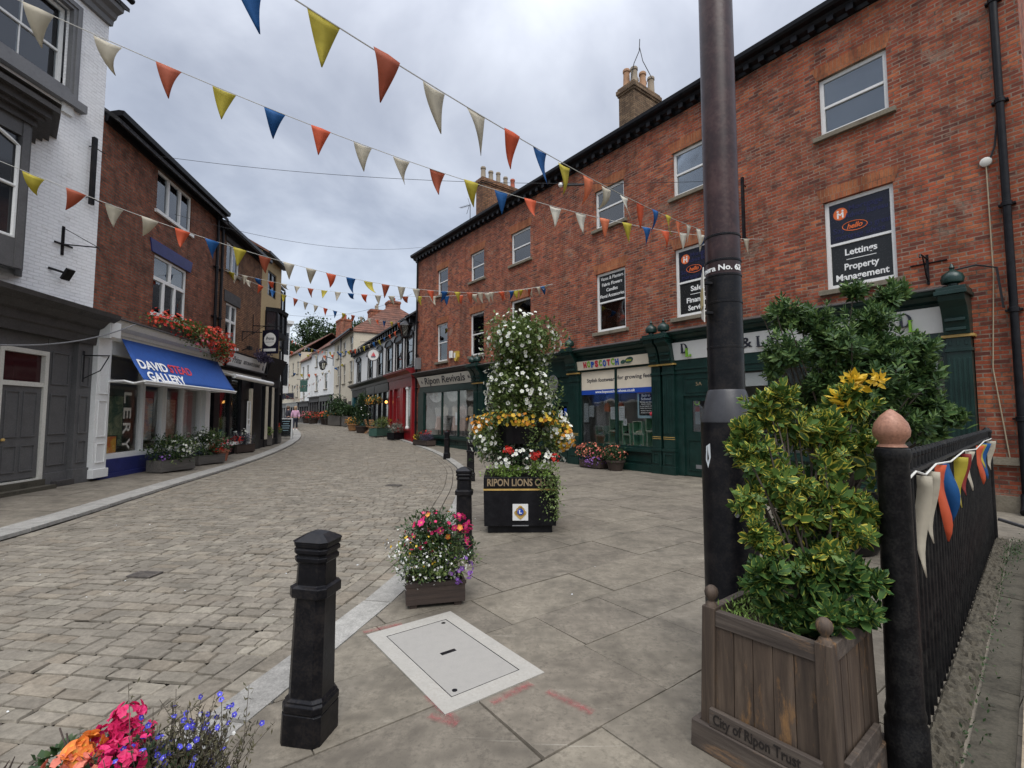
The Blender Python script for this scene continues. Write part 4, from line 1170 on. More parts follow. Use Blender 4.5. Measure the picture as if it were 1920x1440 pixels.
# green display crates with shoes
crx = [(3.66,.62,.36,.34),(3.69,.97,.34,.30),(3.10,.62,.40,.50),(3.08,1.13,.38,.46),(2.60,.62,.30,.40),(2.62,1.03,.28,.34),(2.16,.62,.38,.44),(2.18,1.07,.34,.36),(1.62,.62,.46,.52),(1.66,1.15,.44,.54)]
for k, (x, z, w_, h_) in enumerate(crx):
    lab = ('mint green crate on the shoe shop window floor, ' if z < .7 else 'mint green crate stacked on another in the shoe shop, ') + ['leftmost column','leftmost column','second column from the left','second column from the left','third column from the left','third column from the left','fourth column from the left','fourth column from the left','rightmost column','rightmost column'][k]
    t = thing('display_crate', lab, 'crate', RTw(x, -.27, z), RZ, 'green crates stacked in the shoe shop window')
    m = MB(); T = .022
    m.box(-w_/2,w_/2,-.15,-.13,0,h_); m.box(-w_/2,-w_/2+T,-.13,.15,0,h_); m.box(w_/2-T,w_/2,-.13,.15,0,h_); m.box(-w_/2+T,w_/2-T,-.13,.15,0,T); m.box(-w_/2+T,w_/2-T,-.13,.15,h_-T,h_)
    m.build('crate_shell', m_crate, t)
    m = MB(); rect_frame(m, -w_/2+.001, w_/2-.001, .001, h_-.001, T-.004, .15, .156); m.build('front_edge', m_crateside, t)
    sh = MB()
    for sx in (-.07, .07):
        rings = []
        for (yy, wd, hh) in ((-.10,.026,.07),(-.06,.032,.085),(0,.034,.06),(.06,.036,.045),(.11,.026,.03),(.125,.01,.015)):
            rings.append([(sx+wd*math.cos(q*.7854), yy, .0 + T + .002 + max(0, hh*(.5+.6*math.sin(q*.7854)))) for q in range(8)])
        sh.loft(rings)
    s_ = sh.build('pair_of_shoes', [m_panelblack, m_lightblue, m_cream, m_panelblack, m_grey2][k % 5], None, smooth=True)
    s_.location = RTw(x, -.27, z); s_.rotation_euler = (0, 0, RZ)
    tag(s_, ['black','pale blue','cream','black','grey'][k % 5] + ' children\'s shoes standing in the ' + ['lower','upper'][k % 2] + ' crate of the ' + ['leftmost','second','third','fourth','rightmost'][k // 2] + ' column', 'shoes', 'shoes in the window crates')
for k, (x, z, mt, lb) in enumerate(((3.55, 2.0, m_letto, 'orange'), (2.98, 2.0, m_lettr if 0 else M_BUNT['peach'], 'pink'), (2.1, 1.95, m_lightblue, 'pale blue'))):
    b_ = thing('hanging_bag', lb + ' small children\'s bag hanging in the shoe shop window', 'bag', RTw(x, -.35, z-.1), RZ, 'bags hanging in the shoe shop window')
    MB().loft([[(-.10,-.05,-.18),(.10,-.05,-.18),(.10,.05,-.18),(-.10,.05,-.18)],[(-.12,-.06,-.05),(.12,-.06,-.05),(.12,.06,-.05),(-.12,.06,-.05)],[(-.05,-.03,.12),(.05,-.03,.12),(.05,.03,.12),(-.05,.03,.12)]]).build('pouch', mt, b_, bevel=.02)
    MB().tube([(0,0,.11),(.02,0,.25),(0,0,.38)], .008, 5).build('strap', m_panelblack, b_)

# --- narrow middle shop behind the flower tower
MB().box(4.80, 10.12, -.02, .12, 2.92, 3.46).build('frieze', m_green, S1)
cornice(S1, 4.85, 10.1, 3.46)
MB().box(4.80, 4.93, -.04, .08, -.1, 2.92).box(5.62, 5.95, -.04, .09, -.1, 2.92).box(4.93, 5.62, -.04, .07, 2.06, 2.92).build('door_frame', m_green, S1)
d2 = shopdoor(S1, 4.93, 5.62, 2.06, glassz=(.62,))
for (a, b, c, d, mt) in ((5.28,5.5,1.55,1.78,m_paper),(4.96+.12,5.2,1.25,1.85,m_panelblue),(5.3,5.42,.75,.9,m_paper),(5.1,5.22,.72,.9,m_paper)):
    MB().box(a, b, .0, .004, c, d).build('notice', mt, d2)
pl = MB().loft([[(5.62+.24*math.cos(q*.2618), .10, 2.72+.30*math.sin(q*.2618)) for q in range(24)],[(5.62+.24*math.cos(q*.2618), .14, 2.72+.30*math.sin(q*.2618)) for q in range(24)]])
o = pl.build('oval_plaque', m_grey2, None); o.location = RT.location; o.rotation_euler = RT.rotation_euler
tag(o, 'oval grey plaque on the green panel over the narrow shop door', 'plaque')
riser(S1, 5.95, 10.05, .62, panels=3); shopwin(S1, 5.95, 10.05, .62, 2.92, mull=(7.3, 8.7))
pilaster(S1, 10.08, 10.42); pilaster(S1, 10.52, 10.80)

# --- dress shop at the far end
cornice(S1, 10.75, 16.5, 3.54, m_greydark)
fb = fascia(S1, 10.72, 16.0, 3.08, 3.56, m_offwhite, .14, .22)
fb.data.vertices[0].co.x = 10.72
text('lettering', 'Ripon Revivals', m_lettk, fb, .50, 4.0, .004, shear=.35, xf=onwall(13.35, .258, 3.32, -.42))
text('lettering', '6', m_lettk, fb, .22, .14, .002, xf=onwall(15.6, .258, 3.30, -.42)); text('lettering', '6', m_lettk, fb, .22, .14, .002, xf=onwall(11.05, .258, 3.32, -.42))
MB().box(10.5, 16.2, -.02, .11, 2.80, 3.08).build('frieze', m_green, S1)
MB().box(15.68, 16.3, -.05, .12, -.2, 2.8).box(10.42, 10.68, -.05, .12, -.2, 2.8).build('door_frame', m_green, S1)
riser(S1, 10.66, 15.68, .58, panels=3)
ww = shopwin(S1, 10.66, 15.68, .58, 2.80, mull=(12.25, 13.80), glass=m_galglass)
for (a, b) in ((10.75, 12.2), (12.3, 13.75), (13.85, 15.6)):
    m = MB(); n = 14
    for i in range(n):
        x0 = a + (b-a)*i/n; x1 = a + (b-a)*(i+1)/n
        s0 = .42*math.sin(math.pi*i/n)**.7 if 0 < i < n else 0; s1 = .42*math.sin(math.pi*(i+1)/n)**.7 if i+1 < n else 0
        m.face([(x0,-.16+.03*(i % 2),2.74),(x1,-.16+.03*((i+1) % 2),2.74),(x1,-.12,2.68-s1),(x0,-.12,2.68-s0)])
    m.build('swag_curtain', m_curtain, ww)
MB().box(11.0, 11.25, .0, .004, 1.15, 1.45).build('notice', m_paper, ww)
MB().box(12.45, 12.60, .0, .004, 1.15, 1.75).build('notice', m_paper, ww)
def dress(x, mat, mat2, label, h=1.5):
    t = thing('dress_form', label, 'dress', RTw(x, -.42, .60), RZ, 'clothes on stands in the dress shop window')
    MB().lathe([(.18,.0),(.18,.02),(.02,.04),(.02,.5)], 12).build('stand', m_greydark, t)
    sk = MB(); n = 20; rings = []
    for (z, r_, f) in ((.28,.27,.04),(.55,.23,.03),(.85,.17,.01),(.98,.13,0)):
        rings.append([((r_+f*math.sin(q*5*2*math.pi/n))*math.cos(2*math.pi*q/n), (r_+f*math.sin(q*5*2*math.pi/n))*.75*math.sin(2*math.pi*q/n), z) for q in range(n)])
    sk.loft(rings); sk.build('skirt', mat, t, smooth=True)
    b = MB().lathe([(.135,.98),(.16,1.1),(.19,1.25),(.19,1.36),(.12,1.44),(.05,1.47),(.05,1.55)], 16)
    for sx in (-1, 1): b.tube([(sx*.15,0,1.39),(sx*.25,0,1.25),(sx*.27,.02,1.0)], .06, 8, r1=.045)
    b.build('bodice', mat2, t, smooth=True)
m_d1 = M_paint('dusty_pink_fabric', (.42,.31,.27), .9, .1, 9, .2); m_d2 = M_paint('pale_knit', (.50,.45,.38), .9, .1, 9, .2); m_d3 = M_paint('grey_lace', (.36,.34,.32), .9, .1, 9, .2)
dress(15.0, m_d1, m_d3, 'dusty pink skirt with grey blouse on a stand, leftmost in the dress shop window')
dress(14.35, m_d3, m_d2, 'grey lace dress on a stand beside the leftmost mullion of the dress shop')
dress(13.3, m_d1, m_d2, 'pale jacket over pink trousers on a stand in the middle pane of the dress shop')
dress(12.6, m_d1, m_d1, 'all pink outfit on a stand in the middle pane of the dress shop')
dress(11.8, m_d2, m_d2, 'cream knitted outfit on a stand in the right pane of the dress shop')

# --- brackets, pipes and boxes on the brick wall
downpipe(RT, -5.72, .3, 10.0, .10, m_black, .055)
MB().tube([(-5.72,.1,.32),(-5.72,.16,.15),(-5.72,.3,.05)], .07, 10).build('downpipe', m_black, RT, smooth=True)
downpipe(RT, 16.62, .0, 10.0, .10, m_black, .05)
MB().box(-6.0, -5.2, -.02, .10, .78, .90).build('stone_ledge', m_sill, RT)
MB().box(-6.0, -5.2, -.02, .07, -.2, .27).build('stone_plinth', m_sill, RT)
MB().tube([(-5.5,.04,5.95),(-5.5,.03,4.0),(-5.42,.03,2.4),(-5.55,.03,.9)], .010, 5).build('cable', m_pipe, RT)
MB().tube([(-5.7,.06,6.9),(-5.62,.05,6.2),(-5.55,.05,6.0)], .016, 5).build('cable', m_wire, RT)
MB().tube([(-5.0,.22,4.15),(-5.3,.12,4.2),(-5.55,.10,4.1),(-5.6,.09,3.4)], .018, 5).build('cable', m_wire, RT)
MB().lathe([(.09,0),(.10,.02),(.10,.05),(.07,.06)], 14, (-5.5,.0,0)).build('wall_cap', m_offwhite, None)
def wallthing(name, label, cat, x, z, y=.0): return thing(name, label, cat, RTw(x, y, z), RZ)
o = bpy.data.objects['wall_cap']; bpy.data.objects.remove(o)
t = wallthing('wall_light', 'round white lamp cap high on the brick wall near the drainpipe', 'wall light', -5.5, 5.98)
m = MB(); m.loft([[(.075*math.cos(q*.3927), .0, .075*math.sin(q*.3927)) for q in range(16)],[(.08*math.cos(q*.3927), .06, .08*math.sin(q*.3927)) for q in range(16)],[(.05*math.cos(q*.3927), .08, .05*math.sin(q*.3927)) for q in range(16)]]); m.build('lamp_cover', m_offwhite, t, smooth=True)
t = wallthing('flag_bracket', 'tall black iron bar standing off the brick wall behind the column', 'wall bracket', -1.31, 6.6)
m = MB().box(-.03,.03,.12,.18,-.78,.78); m.build('bar', m_iron, t)
MB().tube([(0,0,.6),(0,.14,.6)], .015, 6).build('stay', m_iron, t); MB().tube([(0,0,-.7),(0,.14,-.7)], .015, 6).build('stay', m_iron, t)
t = wallthing('basket_bracket', 'ornate black hanging basket bracket on the brick wall above the solicitors', 'wall bracket', -4.64, 4.3)
m = MB().box(-.02,.02,.0,.02,-.28,.28); m.tube([(0,.01,.2),(0,.45,.2),(0,.5,.13)], .014, 6); m.tube([(0,.02,-.22),(0,.14,-.12),(0,.22,.06),(0,.32,.18)], .012, 6); m.tube([(-.28,.01,.12),(.25,.01,.12)], .014, 6)
m.build('scroll', m_iron, t)
for k, (x, z) in enumerate(((5.9, 4.9), (9.2, 4.6))):
    t = wallthing('basket_bracket', ['small curved bracket on the brick wall left of the boat window', 'small curved bracket on the brick wall right above the flower tower'][k], 'wall bracket', x, z)
    m = MB().tube([(0,.01,-.2),(0,.2,-.1),(0,.3,.1)], .014, 6); m.box(-.02,.02,0,.02,-.25,.2); m.build('scroll', m_iron, t)
t = wallthing('alarm_box', 'white alarm box on the brick wall between the dress shop windows', 'alarm box', 12.98, 4.50)
MB().box(-.11,.11,0,.10,-.17,.17).build('casing', m_white, t, bevel=.015)
t = wallthing('alarm_box', 'yellow and white alarm box beside the plain white one', 'alarm box', 12.45, 4.40)
MB().prism([(-.18,.2),(.16,.2),(.16,-.08),(.05,-.26),(-.05,-.26),(-.18,-.08)], 0, .12).build('casing', M_paint('yellow_box', (.55,.38,.06), .5), t); MB().box(.0,.14,.12,.125,-.1,.14).build('badge', m_white, t)
t = wallthing('meter_box', 'grey metal box at the left end of the brick terrace', 'meter box', 16.35, 4.35)
MB().box(-.16,.16,.02,.26,-.30,.30).build('casing', m_grey2, t, bevel=.01)
# ---------------------------------------------------------------- left-hand side of the street (local x = -u, u runs away up the street)
def left_root(name, label, o, head, cat='building'):
    a = RAD(head)
    return thing(name, label, cat, (o[0], o[1], 0), math.atan2(-math.cos(a), -math.sin(a)))

def body(parent, name, mat, x0, x1, z0, z1, holes, y=0.0, depth=7.0, rev=.14, ridge=None, split=None):
    mb = MB(); front(mb, x0, x1, z0, z1, holes, y, rev)
    for x in (x0, x1):
        pts = [(x,y,z0),(x,y,z1)] + ([(x,y-depth/2,ridge)] if ridge else []) + [(x,y-depth,z1),(x,y-depth,z0)]
        mb.face(pts)
    mb.face([(x0,y-depth,z0),(x1,y-depth,z0),(x1,y-depth,z1),(x0,y-depth,z1)])
    if holes:
        zz_ = sorted(set(round(h[2], 1) for h in holes))
        mb.face([(x0+.01,y-1.6,z0),(x1-.01,y-1.6,z0),(x1-.01,y-1.6,z1),(x0+.01,y-1.6,z1)])
    return mb.build(name, mat, parent)

def gable_roof(parent, mat, x0, x1, zE, zR, depth=7.0, over=.30, y=0.0, th=.10, hip0=0.0, hip1=0.0):
    mb = MB(); yr = y - depth/2; s = (zR-zE)/(depth/2); ze = zE - s*over
    for sgn, ye in ((1, y+over), (-1, y-depth-over)):
        A = [(x0-.12,ye,ze),(x1+.12,ye,ze),(x1+.12-hip1,yr,zR),(x0-.12+hip0,yr,zR)]
        mb.loft([A, [(a,b,c+th) for a,b,c in A]])
    if hip0: 
        A = [(x0-.12,y+over,ze),(x0-.12+hip0,yr,zR),(x0-.12,y-depth-over,ze)]; mb.loft([A, [(a,b,c+th) for a,b,c in A]])
    if hip1:
        A = [(x1+.12,y+over,ze),(x1+.12-hip1,yr,zR),(x1+.12,y-depth-over,ze)]; mb.loft([A, [(a,b,c+th) for a,b,c in A]])
    return mb.build('roof', mat, parent)

def casement(parent, a, b, z0, z1, y=0.0, lights=2, trans=None, mat=m_white, rev=.08, glass=None, sillm=m_white, lint=None, linth=.3, cols3=None, sill=True):
    mb = MB(); t = .06; y0, y1 = y-rev-.03, y-rev+.04
    rect_frame(mb, a+.003, b-.003, z0+.003, z1-.003, t, y0, y1)
    def bars(n, c, d):
        for k in range(1, n):
            xx = a + (b-a)*k/n; mb.box(xx-.04, xx+.04, y0+.004, y1+.012, c, d)
    if trans:
        mb.box(a+t, b-t, y0+.002, y1+.008, trans-.05, trans+.05); bars(lights[1], z0+t, trans-.05); bars(lights[0], trans+.05, z1-t)
        secs = ((lights[1], z0+t, trans-.05), (lights[0], trans+.05, z1-t))
    else:
        n = lights if isinstance(lights, int) else lights[0]; bars(n, z0+t, z1-t); secs = ((n, z0+t, z1-t),)
    w_ = mb.build('window', mat, parent)
    for n, c, d in secs:
        for k in range(n):
            p0 = a + (b-a)*k/n + .03; p1 = a + (b-a)*(k+1)/n - .03
            MB().box(p0, p1, y-rev-.006, y-rev+.004, c-.01, d+.01).build('pane', glass or m_glass, w_)
    if sill: MB().box(a-.08, b+.08, y-rev-.02, y+.07, z0-.09, z0).build('sill', sillm, w_)
    if lint: MB().prism([(a-.16,z1+.02),(b+.16,z1+.02),(b+.26,z1+.02+linth),(a-.26,z1+.02+linth)], y-.02, y+.03).build('lintel', lint, w_)
    return w_

# ---- dark brick gallery building
GB = left_root('gallery_building', 'dark brown brick building with a blue awning shop and red geraniums over it', (-9.93, 11.58), -8.5)
hl = [(-3.78,-1.85,7.50,8.70),(-3.67,-1.88,4.52,6.22)]
body(GB, 'brick_wall', m_brick_dark, -5.6, .44, 3.6, 8.86, hl, ridge=11.2)
gable_roof(GB, m_slate, -5.6, .30, 8.95, 11.3, over=.32)
MB().loft([[(-5.66, a, b) for a, b in ((0,8.72),(.06,8.72),(.10,8.86),(.40,8.90),(.42,9.02),(.30,9.03),(0,8.95))],[(.40, a, b) for a, b in ((0,8.72),(.06,8.72),(.10,8.86),(.40,8.90),(.42,9.02),(.30,9.03),(0,8.95))]]).build('eaves_gutter', m_black, GB)
w_ = casement(GB, -3.78, -1.85, 7.50, 8.70, lights=3)
MB().box(-3.7,-1.9,-.2,-.19,7.55,8.66).build('curtain', m_blind, w_)
w_ = casement(GB, -3.67, -1.88, 4.52, 6.22, lights=(2, 3), trans=5.55, lint=m_blue, linth=.36)
m = MB(); m.box(-2.15,-1.93,-.24,-.22,4.6,5.5); m.box(-2.75,-2.6,-.24,-.22,4.6,5.5); m.box(-3.62,-3.3,-.24,-.22,4.6,5.5); m.build('curtain', m_curtain, w_)
downpipe(GB, -5.45, 3.9, 8.7, .10, m_black, .05, hopper=True)
# shop: fascia, end block, pillars, window, plinth
prof = [(0,3.42),(.22,3.42),(.24,3.55),(.28,3.58),(.30,3.66),(.42,3.74),(.46,3.84),(.46,3.90),(0,3.98)]
sf = MB().loft([[(-6.0, a, b) for a, b in prof], [(.55, a, b) for a, b in prof]]).build('shop_fascia', m_offwhite, GB)
MB().box(.22, .58, .461, .50, 3.44, 3.80).box(.54, .60, .1, .50, 3.40, 3.92).build('end_block', m_white, sf)
MB().box(-6.02, .50, .40, .52, 3.905, 3.935).build('lead_flashing', m_grey, sf)
pil = MB(); pil.box(.11, .57, 0, .26, .34, 3.42); pil.box(.08, .60, 0, .30, .16, .36)
for (c, d) in ((.50,.95),(1.10,1.95),(2.10,3.0)): rect_frame(pil, .19, .49, c, d, .02, .26, .278)
pil.build('shop_pillar', m_white, GB, bevel=.004)
MB().box(-5.1, -4.78, 0, .22, .05, 3.42).box(-4.78,-4.3,-.4,-.35,.5,3.4).build('shop_pillar', m_white, GB)
wx = [0.02, -1.56, -2.45, -2.62, -3.55, -3.72, -4.75]
m = MB(); m.box(-4.78, .08, -.06, .14, .54, .66); m.box(-4.78, .08, -.04, .10, 3.10, 3.42)
for a in (.05, -1.56, -2.50, -2.62, -3.60, -4.74): m.box(a-.055, a+.05, -.04, .09, .66, 3.10)
m.box(-4.78, .05, -.03, .07, 2.42, 2.50)
ww = m.build('shop_window', m_white, GB)
for a, b in ((-1.51,0),(-2.45,-1.61),(-3.55,-2.67),(-4.69,-3.65)):
    MB().box(a, b, .01, .018, .66, 2.42).build('pane', m_galglass, ww); MB().box(a, b, .01, .018, 2.5, 3.1).build('pane', m_galglass, ww)
mb = MB(); mb.box(-4.78, .16, -.05, .20, .20, .54); mb.box(-4.78, .26, -.05, .24, -.3, .20); mb.build('plinth', m_blue, GB)
mb = MB(); mb.face([(-4.8,-1.8,.3),(.1,-1.8,.3),(.1,-1.8,3.3),(-4.8,-1.8,3.3)]); mb.face([(.1,-.05,.3),(.1,-1.8,.3),(.1,-1.8,3.3),(.1,-.05,3.3)]); mb.face([(-4.8,-.05,.3),(-4.8,-.05,3.3),(-4.8,-1.8,3.3),(-4.8,-1.8,.3)])
mb.face([(-4.8,-.05,.55),(.1,-.05,.55),(.1,-1.8,.55),(-4.8,-1.8,.55)]); mb.face([(-4.8,-.05,3.3),(-4.8,-1.8,3.3),(.1,-1.8,3.3),(.1,-.05,3.3)])
mb.build('shop_interior', m_room, GB)
for q, ch in enumerate('LERY'):
    text('window_lettering', ch, m_offwhite, ww, .42, .29, .004, xf=lambda a, b, c, q=q: (-.98 - b, .022 + c, 2.06 - q*.40 - a))
# canvases standing in the window, each an abstract generic picture
def M_art(name, cs, sc):
    m, nt, b = newmat(name); oc = nd(nt, 'TexCoord').outputs['Object']
    mp = nd(nt, 'Mapping', {'Vector': oc, 'Scale': (1.0, 1.0, sc)})
    n = nd(nt, 'TexNoise', {'Vector': mp.outputs[0], 'Scale': 2.6, 'Detail': 7.0, 'Roughness': .75, 'Distortion': 1.2})
    setp(nt, b, Base_Color=ramp(nt, n.outputs[0], [(.28 + .46*i/(len(cs)-1), c) for i, c in enumerate(cs)]), Roughness=.5); return m
arts = [((-.75,1.45,.95,1.3), [(.03,.05,.04),(.06,.11,.07),(.30,.31,.18),(.6,.56,.44)], 1.0, 'dark green abstract canvas in the gallery window behind the white letters'),
        ((-2.3,1.5,.62,1.2), [(.30,.22,.14),(.55,.46,.34),(.22,.32,.38),(.75,.70,.60)], 3.0, 'pale banded abstract canvas in the gallery beside the letters'),
        ((-3.5,1.45,.8,1.3), [(.14,.09,.06),(.40,.24,.16),(.55,.42,.32),(.75,.66,.56)], 2.5, 'brown abstract canvas in the gallery in the third pane'),
        ((-.45,.86,.7,.42), [(.08,.05,.04),(.6,.12,.04),(.75,.42,.05),(.12,.18,.25)], 1.0, 'small red and orange abstract canvas low in the gallery window')]
for k, ((x, z, w__, h__), cs, sc, lb) in enumerate(arts):
    t = thing('painting', lb, 'painting', tuple(GB.matrix_basis @ Vector((x, -.24 + (.13 if k == 3 else -.03*k), z))), GB.rotation_euler.z)
    MB().box(-w__/2, w__/2, -.02, .02, -h__/2, h__/2).build('canvas', M_art('abstract_painting', cs, sc), t)
    m = MB(); rect_frame(m, -w__/2-.03, w__/2+.03, -h__/2-.03, h__/2+.03, .03, -.025, .03); m.build('picture_frame', m_greydark, t)
# awning
aw = thing('shop_awning', 'royal blue canvas shop awning lettered in white and red over the gallery window', 'awning', tuple(GB.matrix_basis @ Vector((0, 0, 0))), GB.rotation_euler.z)
nx, ny = 22, 8; mb = MB(); V = []
for j in range(ny+1):
    v = j/ny
    for i in range(nx+1):
        u = i/nx; xa = -.20 - 5.2*u; xb = .20 - 5.2*u
        x = xa + (xb-xa)*v; y = .28 + .78*v; z = 3.50 - 1.06*v - .05*math.sin(math.pi*v) - .012*math.sin(u*9.0)*v
        V.append((x, y, z))
mb.v = V
for j in range(ny):
    for i in range(nx):
        a = j*(nx+1)+i; mb.f.append((a, a+1, a+nx+2, a+nx+1)); mb.m.append(0)
cv_ = mb.build('canvas', m_awning, aw, smooth=True); md = cv_.modifiers.new('thickness', 'SOLIDIFY'); md.thickness = .008
MB().tube([(.22,1.07,2.43),(-5.02,1.07,2.42)], .028, 8).box(.2,-5.0,1.06,1.075,2.36,2.42).build('front_bar', m_white, aw)
MB().tube([(.16,.05,2.40),(.20,.62,2.43),(.12,.78,2.38),(.18,1.05,2.43)], .022, 6).build('folding_arm', m_white, aw); MB().tube([(-4.98,.05,2.40),(-4.98,1.05,2.43)], .022, 6).build('folding_arm', m_white, aw)
def onawn(u, v):
    # reader's right is -x; up the slope is 'up'
    sl = math.atan2(1.06, .78)
    cx = (-.20 + .40*v) - 5.2*u; y = .28 + .78*v; z = 3.50 - 1.06*v - .05*math.sin(math.pi*v)
    return lambda a, b, c: (cx - a - b*.30, y - b*math.cos(sl) + (c+.014)*math.sin(sl), z + b*math.sin(sl) + (c+.014)*math.cos(sl))
text('lettering', 'DAVID', m_lettw, aw, .40, 1.26, .010, .0, .003, xf=onawn(.150, .56))
text('lettering', 'STEAD', m_lettr, aw, .40, 1.20, .008, .0, .003, xf=onawn(.405, .55))
text('lettering', 'GALLERY', m_lettw, aw, .40, 1.75, .010, .0, .003, xf=onawn(.215, .87))

# ---- white painted brick building nearest on the left
WB = left_root('white_building', 'tall white painted brick building with grey window surrounds at the left edge', (-9.85, 11.14), 4.0)
hl = [(.88, 2.6, 8.66, 10.75)]
body(WB, 'painted_brick_wall', m_brick_white, 0.0, 6.0, -.3, 11.15, hl, ridge=13.5, depth=8)
gable_roof(WB, m_slate, 0.0, 6.0, 11.75, 14.0, depth=8, over=.4)
prof = [(0,11.10),(.08,11.10),(.10,11.22),(.16,11.26),(.20,11.36),(.34,11.42),(.36,11.52),(.12,11.54),(.12,11.66),(0,11.7)]
MB().loft([[(-.02, a, b) for a, b in prof], [(6, a, b) for a, b in prof]]).build('cornice', m_grey2, WB)
MB().tube([(-.12,.46,11.80),(6,.46,11.80)], .075, 10).build('gutter', m_black, WB, smooth=True)
m = MB()                                              # upper window: broad grey surround, white sash
rect_frame(m, .70, 2.78, 8.66, 10.92, .20, -.05, .06); rect_frame(m, .76, 2.72, 8.7, 10.86, .07, .06, .09); m.box(.56, 2.92, -.05, .16, 8.48, 8.66)
sw = m.build('window_surround', m_grey2, WB)
w_ = sash(WB, .90, 2.58, 8.68, 10.72, 0, .22, m_white, m_glass, sill=False, lint=False, bars=(2,1), t=.08)
MB().box(.78,1.02,-.05,.06,8.28,8.48).build('sill_bracket', m_white, WB)
# oriel window with a heavy hood
ow = MB()
zb, zt = 4.4, 7.25
pl = [(1.62,0),(2.07,.55),(3.77,.55),(4.22,0)]
for (xa, ya), (xb, yb) in zip(pl[:-1], pl[1:]):
    d = Vector((xb-xa, yb-ya, 0)); L = d.length; d.normalize(); n = Vector((-d.y, d.x, 0))
    if n.y < 0: n = -n
    P = lambda s, o, z: (xa + d.x*s + n.x*o, ya + d.y*s + n.y*o, z)
    def bx(s0, s1, o0, o1, z0, z1): ow.hexa([P(s0,o0,z0),P(s1,o0,z0),P(s1,o1,z0),P(s0,o1,z0)], [P(s0,o0,z1),P(s1,o0,z1),P(s1,o1,z1),P(s0,o1,z1)])
    bx(0, .13, -.06, .05, zb, zt); bx(L-.13, L, -.06, .05, zb, zt); bx(.13, L-.13, -.06, .03, zb, zb+.55); bx(.13, L-.13, -.06, .03, zt-.28, zt)
o_ = ow.build('oriel_window', m_grey, WB)
for k, ((xa, ya), (xb, yb)) in enumerate(zip(pl[:-1], pl[1:])):
    d = Vector((xb-xa, yb-ya, 0)); L = d.length; d.normalize(); n = Vector((-d.y, d.x, 0))
    if n.y < 0: n = -n
    P = lambda s, o, z: (xa + d.x*s + n.x*o, ya + d.y*s + n.y*o, z)
    z0, z1 = zb+.56, zt-.29; a0, a1 = .16, L-.16; tt = .05
    m = MB(); R_ = (a1-a0)/2; arch = [(a0,z0),(a0,z1-R_)] + [(a0+R_-R_*math.cos(q*math.pi/10), z1-R_+R_*math.sin(q*math.pi/10)*1.0) for q in range(1,10)] + [(a1,z1-R_),(a1,z0)]
    if k == 1: arch = [(a0,z0),(a0,z1-.2)] + [(a0+(a1-a0)*q/10, z1-.2+.2*math.sin(q*math.pi/10)) for q in range(1,10)] + [(a1,z1-.2),(a1,z0)]
    m.tube([P(s, .0, z) for s, z in arch], .036, 6); m.tube([P(a0,0,z0+.02),P(a1,0,z0+.02)], .036, 6); m.tube([P(a0,.0,(z0+z1)/2),P(a1,.0,(z0+z1)/2)], .034, 6)
    m.build('sash_frame', m_white, o_)
    m = MB(); m.face([P(a0,-.03,z0),P(a1,-.03,z0),P(a1,-.03,z1),P(a0,-.03,z1)]); m.build('pane', m_dglass, o_)
hd = MB()
for (e, z0, z1) in ((.10, 7.25, 7.38), (.20, 7.38, 7.46), (.30, 7.46, 7.60), (.42, 7.60, 7.70), (.34, 7.70, 7.78)):
    q = [(1.60-e*1.3, 0), (2.05-e*.45, .55+e), (3.75+e*.45, .55+e), (4.2+e, 0)]
    hd.hexa([(x, y, z0) for x, y in q], [(x, y, z1) for x, y in q])
q = [(1.60-.55, 0), (1.88, 1.0), (3.95, 1.0), (4.65, 0)]
hd.hexa([(x, y, 7.781) for x, y in q], [(2.2,.0,8.05),(2.4,.3,8.05),(3.2,.3,8.05),(3.4,.0,8.05)])
hd.build('oriel_hood', m_greydark, o_)
def wall_item(root, name, label, cat, x, z, y=0.0): return thing(name, label, cat, tuple(root.matrix_basis @ Vector((x, y, z))), root.rotation_euler.z)
t = wall_item(WB, 'bunting_pole', 'dark iron upright held off the white painted brick wall by two stays', 'wall bracket', .32, 7.27)
MB().box(-.045,.045,.10,.17,-.80,.80).build('bar', m_iron, t)
for z in (.6, -.62): MB().tube([(0,0,z),(0,.1,z),(-.30,.1,z-.02)], .012, 5).build('stay', m_iron, t)
t = wall_item(WB, 'sign_bracket', 'empty black iron sign bracket with a diagonal stay on the white wall', 'sign bracket', .80, 5.42)
m = MB(); m.box(-.025,.025,.0,.03,-.30,.34); m.box(-.20,.20,.03,.05,-.09,-.05); m.tube([(0,.03,-.06),(-.30,.55,-.04)], .014, 6); m.tube([(0,.03,.30),(-.29,.52,-.02)], .008, 5); m.tube([(-.3,.55,-.04),(-.33,.58,-.12),(-.3,.6,-.14)], .010, 5)
m.build('ironwork', m_iron, t)
t = wall_item(WB, 'security_light', 'small black floodlight on an arm low on the white wall', 'wall light', .92, 4.72)
MB().tube([(.14,0,.04),(.0,.12,.0),(-.06,.16,-.02)], .025, 6).build('arm', m_iron, t); MB().loft([[(-.20,.10,-.14),(-.02,.10,-.14),(-.02,.24,.08),(-.20,.24,.08)],[(-.20,.14,-.17),(-.02,.14,-.17),(-.02,.28,.05),(-.20,.28,.05)]]).build('lamp_head', m_iron, t)

